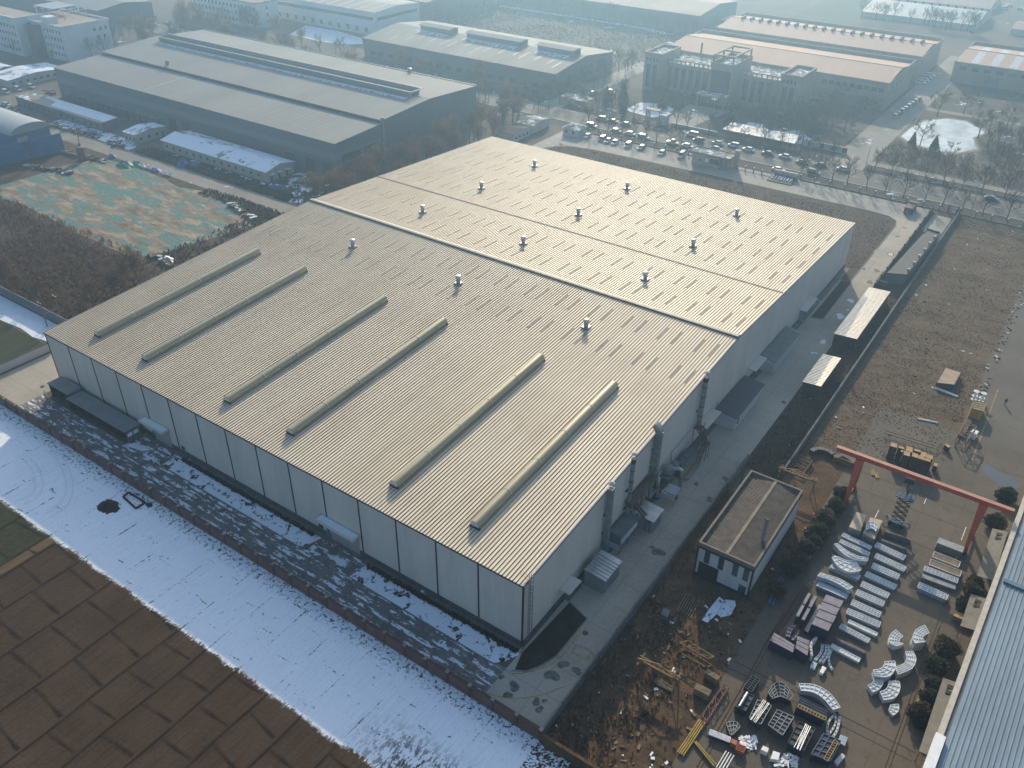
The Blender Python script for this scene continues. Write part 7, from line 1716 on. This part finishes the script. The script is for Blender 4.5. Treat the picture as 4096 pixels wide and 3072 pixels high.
for _ in range(46):
    p = at(15, gg.uniform(1965,2110), gg.uniform(1385,1490), .3); wd.obox(p.x, p.y, gg.uniform(.05,.4), gg.uniform(.2,.9), gg.uniform(.1,.5), .06, gg.uniform(0,3))
for _ in range(40):
    p = at(16, gg.uniform(60,260), gg.uniform(1540,1640), .3); wd.obox(p.x, p.y, gg.uniform(.05,.4), gg.uniform(.2,.9), gg.uniform(.1,.5), .06, gg.uniform(0,3))
struct('plastic_scraps', wd, M_whitecap, 'stuff')
# drums
for i, (t_, x, y, m, lab) in enumerate(((12,400,1125,0,'single red drum standing alone between bushes and workshop'),(12,330,1248,0,'left red drum of the pair by the workshop corner'),(12,362,1255,0,'right red drum of the pair by the workshop corner'),(12,38,1600,1,'yellow-topped drum by the long white workshop wall'),(12,228,450,2,'stacked grey pot furthest back by the garden wall'),(12,182,530,2,'grey pot beside the rusty rack'))):
    p = at(t_, x, y, .9); t = thing('drum', lab, 'drum', (p.x,p.y,.04), 'drums')
    dm = (mat('drum_red', (.33,.03,.04), .4, var=.15), M_navyp, M_conc_wall)[m]
    MB().lathe([(.29,0),(.30,.28),(.31,.3),(.29,.33),(.29,.58),(.31,.6),(.29,.63),(.29,.88)], (p.x,p.y,.04), 16).build('body', dm, t)
    MB().lathe([(.29,.3),(.295,.31),(.295,.55),(.29,.56)], (p.x,p.y,.05), 16).build('label_band', M_whitecap if m == 0 else dm, t)
    MB().lathe([(.30,.88),(.30,.92),(.02,.93)], (p.x,p.y,.04), 16).build('lid', (MATS['drum_red'], M_ylw, M_conc_wall)[m], t)
# snow patches in the yard corner and by the workshop
sheet('snow_patch', W2(15, [(1640,385),(1700,290),(1790,180),(1840,210),(1770,330),(1690,405)], 0), .06, M_snow) if False else None
for pts in ([(1640,385),(1700,290),(1790,180),(1835,215),(1765,335),(1690,405)],[(1770,330),(1845,205),(1925,215),(1935,255),(1890,340),(1800,360)]):
    sheet('snow_patch', [tuple(p.xy) for p in W2(15, pts, 0)], .06, M_snow)
# works clutter on the left
t = thing('storage_tank', 'rust-red upright tank standing among scrap by the netted ground', 'tank', (-243,84,0))
MB().cyl((-243,84,0),(-243,84,4.4),1.25,n=16).build('shell', mat('tank_red', (.16,.075,.06), .7, var=.2), t); MB().lathe([(1.25,0),(1.0,.35),(.3,.5)], (-243,84,4.4), 16).build('lid', MATS['tank_red'], t); MB().cyl((-245.6,85.5,0),(-245.6,85.5,5.2),.5,n=10).build('stand_pipe', M_rust, t)
t = thing('pole_tripod', 'slim dark mast with a braced foot beside the blue hoarding', 'mast', (-256,91,0)); MB().bar((-256,91,0),(-257,92.5,8),.2).build('mast', M_darksteel, t); MB().bar((-254.5,90,0),(-256.4,91.6,3.5),.15).build('brace', M_darksteel, t)
def heap(name, label, t_, x, y, r, h, m, n=14, seed=0, cat='heap'):
    g = random.Random(seed); p = at(t_, x, y); b = MB(); V = [(p.x,p.y,h)]; R_ = 3
    for k in range(1, R_+1):
        for i in range(n): a = 2*PI*i/n; rr = r*k/R_*g.uniform(.85,1.15); V.append((p.x+rr*math.cos(a), p.y+rr*math.sin(a)*.7, max(0, h*(1-(k/R_)**1.5)*g.uniform(.7,1.3))))
    F = [(0,1+i,1+(i+1) % n) for i in range(n)]
    for k in range(R_-1): F += [(1+k*n+i, 1+(k+1)*n+i, 1+(k+1)*n+(i+1) % n, 1+k*n+(i+1) % n) for i in range(n)]
    b.add(V, F); return solo(name, label, cat, b, m)
tarp_b, tarp_g = mat('tarp_blue', (.035,.095,.24), .55, var=.2), mat('tarp_green', (.05,.24,.17), .6, var=.3)
for i, (t_, x, y, r, h, m, lab) in enumerate(((1,970,1360,1.8,1.3,tarp_b,'blue tarpaulin heap at the far corner of the netted ground'),(1,1090,1430,4.0,1.6,tarp_g,'green net-covered heap by the works road'),(1,1180,1420,2.2,1.2,tarp_g,'smaller green net-covered heap touching the larger'),(1,1340,1475,2.4,1.0,tarp_b,'blue covered heap between green heap and white sacks'),(1,1590,1430,3.6,2.2,tarp_b,'large blue tarpaulin heap before the cream barrack'),(1,1690,1450,3.2,2.4,tarp_b,'second large blue tarpaulin heap before the cream barrack'),(2,160,1640,2.6,1.8,tarp_b,'blue covered heap near the barrack doors'),(1,215,950,2.6,1.6,tarp_b,'blue covered heap at the corner of the low grey annexe'),(5,1440,590,3.0,1.2,M_galv_dull,'grey sheet-covered scrap heap at the edge of the netted ground'))):
    heap('covered_heap', lab, t_, x, y, r, h, m, seed=i)
for i, (x, y) in enumerate(((1430,1505),(1475,1515),(1235,1440),(1290,1450))): heap('white_sack', ('white sack by the works road, left of a pair','white sack by the works road, right of a pair','pale sack beside the smaller green heap','pale sack between green and blue heaps')[i], 1, x, y, 1.1, 1.3, M_whitecap, 10, i, 'sack')
cl = MB(); g = random.Random(9)
for (t_, x0, y0, x1, y1, n_) in ((1,370,1060,850,1190,90),(1,30,930,230,1000,36),(1,940,1240,1090,1270,14),(1,380,790,470,820,12),(1,560,1320,900,1400,60),(1,200,1430,620,1500,50),(5,1330,560,1480,650,24),(5,1990,120,2200,230,40)):
    for _ in range(n_):
        q = g.random(); p = at(t_, x0+(x1-x0)*q+g.uniform(-18,18), y0+(y1-y0)*q+g.uniform(-14,14)); cl.obox(p.x, p.y, 0, g.uniform(.5,2.6), g.uniform(.3,1.1), g.uniform(.2,1.1), g.uniform(0,3), g.randrange(3))
struct('scrap_metal', cl, [M_galv, M_rust, M_darksteel], 'stuff')
cl = MB()
for _ in range(420):
    x, y = g.choice(((g.uniform(11,27), g.uniform(-12,24)),(g.uniform(18.4,42),g.uniform(78,214)),(g.uniform(42.3,44),g.uniform(100,180)))); cl.obox(x, y, .03, g.uniform(.15,.9), g.uniform(.1,.4), g.uniform(.04,.25), g.uniform(0,3), g.choice((0,1,1,2,2,2)))
struct('rubble', cl, [M_whitecap, M_rust, M_timber], 'stuff')

# ================================================================== people
M_skin = mat('skin', (.36,.22,.15), .6, var=.05)
def clothes(name, top, legs):
    m, nt, b = newmat(name); tc = nt.nodes.new('ShaderNodeTexCoord'); sp = N(nt, 'ShaderNodeSeparateXYZ'); L(nt, tc.outputs['Object'], sp.inputs[0])
    c = mix_(nt, step_(nt, sp.outputs[2], .88, .90), legs, top); c = mix_(nt, step_(nt, sp.outputs[2], 1.47, 1.48), c, (.36,.22,.15)); c = mix_(nt, step_(nt, sp.outputs[2], .09, .10), (.02,.018,.016), c)
    L(nt, c, b.inputs['Base Color']); b.inputs['Roughness'].default_value = .9; return m
def person(label, x, y, z, rz, m, pose):
    J = {'pelvis':(0,0,.95),'chest':(0,.02+pose['lean']*.25,1.28),'neck':(0,.03+pose['lean']*.4,1.47),'head':(0,.06+pose['lean']*.5,1.62),
         'hl':(-.1,0,.92),'hr':(.1,0,.92),'kl':(-.11,pose['l']*.5+.03,.50),'kr':(.11,pose['r']*.5+.03,.50),'al':(-.12,pose['l'],.08),'ar':(.12,pose['r'],.08),'tl':(-.13,pose['l']+.17,.04),'tr':(.13,pose['r']+.17,.04),
         'sl':(-.2,.02+pose['lean']*.36,1.40),'sr':(.2,.02+pose['lean']*.36,1.40),'el':(-.27,.02+pose['lean']*.4+pose['arm']*.1,1.13),'er':(.27,.02+pose['lean']*.4+pose['arm']*.1,1.13),'wl':(-.25,.1+pose['lean']*.5+pose['arm']*.25,.90+pose['arm']*.2),'wr':(.25,.1+pose['lean']*.5+pose['arm']*.25,.90+pose['arm']*.2)}
    b = MB()
    def limb(pts, rs, n=10): b.tube([J[p] if isinstance(p, str) else p for p in pts], rs, n)
    limb(['pelvis','chest','neck'], [.165,.19,.075], 12)
    for s in 'lr':
        limb(['h'+s,'k'+s,'a'+s], [.10,.068,.045]); limb(['a'+s,'t'+s], [.05,.04], 8)
        limb(['s'+s,'e'+s,'w'+s], [.068,.05,.034], 8)
        w_ = Vector(J['w'+s]); sg = -1 if s == 'l' else 1
        limb([tuple(w_), tuple(w_+Vector((0,.03,-.09)))], [.034,.03], 6)
        for k in range(4): limb([tuple(w_+Vector(((k-1.5)*.018,.03,-.085))), tuple(w_+Vector(((k-1.5)*.02,.045,-.13))), tuple(w_+Vector(((k-1.5)*.02,.075,-.155+.004*abs(k-1))))], [.010,.009,.007], 5)
        limb([tuple(w_+Vector((-sg*.03,.03,-.04))), tuple(w_+Vector((-sg*.055,.055,-.08)))], [.012,.009], 5)
    h = Vector(J['head']); b.lathe([(.03,-.13),(.068,-.10),(.085,-.03),(.092,.04),(.07,.10),(.02,.13)], h, 12)
    b.add([h+Vector((-.015,.085,0)),h+Vector((.015,.085,0)),h+Vector((0,.115,-.02)),h+Vector((0,.085,.03))], [(0,1,2),(0,2,3),(1,3,2)])
    o = b.build('body', m, None, True, org=(0,0,0))
    o.name = 'person'; o.location = (x,y,z); o.rotation_euler = (0,0,rz); tag(o, label, 'person')
    md = o.modifiers.new('join', 'REMESH'); md.mode = 'VOXEL'; md.voxel_size = .016; md.use_smooth_shade = True
    hb_ = MB().lathe([(.097,.02),(.102,.06),(.075,.125),(.02,.145)], h, 12).build('hair', M_black, None, True)
    hb_.parent = o; return o
person('man in dark work clothes standing between gantry leg and workshop', 27.5, 62.3, .04, 2.6, clothes('navy_workwear', (.02,.022,.03), (.018,.02,.026)), dict(lean=.1,l=.12,r=-.1,arm=.6))
person('man in dark jacket walking on the lane towards the camera', 48.3, 112.3, .04, 3.4, clothes('dark_jacket', (.022,.024,.034), (.03,.034,.045)), dict(lean=.25,l=.28,r=-.25,arm=.2))
p = at(15,1515,130); person('worker in teal-green jacket standing in front of the workshop door', p.x, p.y, .04, .6, clothes('teal_jacket', (.03,.10,.085), (.015,.02,.03)), dict(lean=.05,l=.06,r=-.04,arm=.3))
person('worker in dark clothes standing on the raised lift platform', 39.2, 60.5, 6.54, 1.0, clothes('dark_overall', (.03,.035,.03), (.018,.02,.028)), dict(lean=.15,l=.08,r=-.08,arm=1.0))
p = at(12,745,1060); person('worker in pale grey coat crouched over by the left crane leg', p.x, p.y, .04, 1.4, clothes('grey_coat', (.20,.20,.23), (.03,.03,.045)), dict(lean=.9,l=.2,r=-.1,arm=1.0))

# low flat sheds in front of the hall's far left bays
for i, (x0, x1, y0, y1, h) in enumerate(((-117.6,-110.3,-3.9,-.6,3.4),(-110.1,-90.4,-4.5,-.9,2.9))):
    t = thing('bicycle_shed', ('higher short flat-roofed shed at the left end of the hall front','long flat grey-roofed shed along the left bays of the hall front')[i], 'shed', ((x0+x1)/2,(y0+y1)/2,0))
    MB().box(x0,y0,h,x1,y1,h+.16).build('roof', mat('shed_felt', (.20,.205,.20), .8, var=.15, scale=.4), t)
    MB().box(x0+.15,y1-.3,0,x1-.15,y1-.12,h).box(x0+.1,y0+.3,0,x0+.22,y1-.3,h).build('back_wall', M_darksteel, t)
    MB().box(x1-.22,y0+.3,0,x1-.1,y1-.3,h-.1).build('end_wall', M_ugreen, t)
    for k in range(int((x1-x0)/3.2)+1): MB().box(x0+.1+k*3.2,y0+.15,0,x0+.24+k*3.2,y0+.29,h).build('post', M_darksteel, t)
    if i:
        for k in range(2): MB().box(x1-.1,y0+.5+k*1.3,1.5,x1-.06,y0+1.5+k*1.3,2.3).build('notice', M_whitecap, t)
    bm = MB()
    for k in range(int((x1-x0)/.9)): bm.box(x0+.6+k*.9,y0+.5,.3,x0+.68+k*.9,y0+2.2,1.0)
    bm.build('rack', M_darksteel, t)
sheet('ramp_snow', [(-90.2,-4.9),(-86.6,-4.2),(-85.6,-3.0),(-90,-3.4)], .065, M_snow)
heap('soil_heap', 'dark soil heap lying on the snow field', 9, 940, 1060, 2.4, .8, M_beds, 34, 21)
pv_ = W2(9, [(1065,975),(1110,935),(1255,1025),(1175,1075)], .15); pit = MB()
for a, b_ in zip(pv_, pv_[1:]+pv_[:1]): pit.bar(V3(a,.14), V3(b_,.14), .3, .3)
solo('concrete_pit', 'rectangular pit with a dark raised rim beside the soil heap', 'pit', pit, M_beds)
for i, (x, y) in enumerate(((1290,1045),)): heap('soil_heap', 'small dark clod right of the rectangular pit', 9, x, y, .8, .4, M_beds, 10, 5)
tr = MB()
for r_, c_ in ((9,0),(10.7,0),(16,.3),(17.6,.3)):
    cx, cy = -101, -27
    for k in range(26):
        a0, a1 = -.25+1.9*k/26, -.25+1.9*(k+1)/26
        q = [(cx+rr*math.cos(a), cy+rr*.62*math.sin(a)+2) for rr, a in ((r_+.3*math.sin(5*a0),a0),(r_+.22+.3*math.sin(5*a0),a0),(r_+.22+.3*math.sin(5*a1),a1),(r_+.3*math.sin(5*a1),a1))]
        if all(-26 < y < -13 for _, y in q): tr.poly([(x,y,.085) for x, y in q])
struct('tyre_tracks', tr, mat('packed_snow', (.64,.69,.73), .9, var=.08))
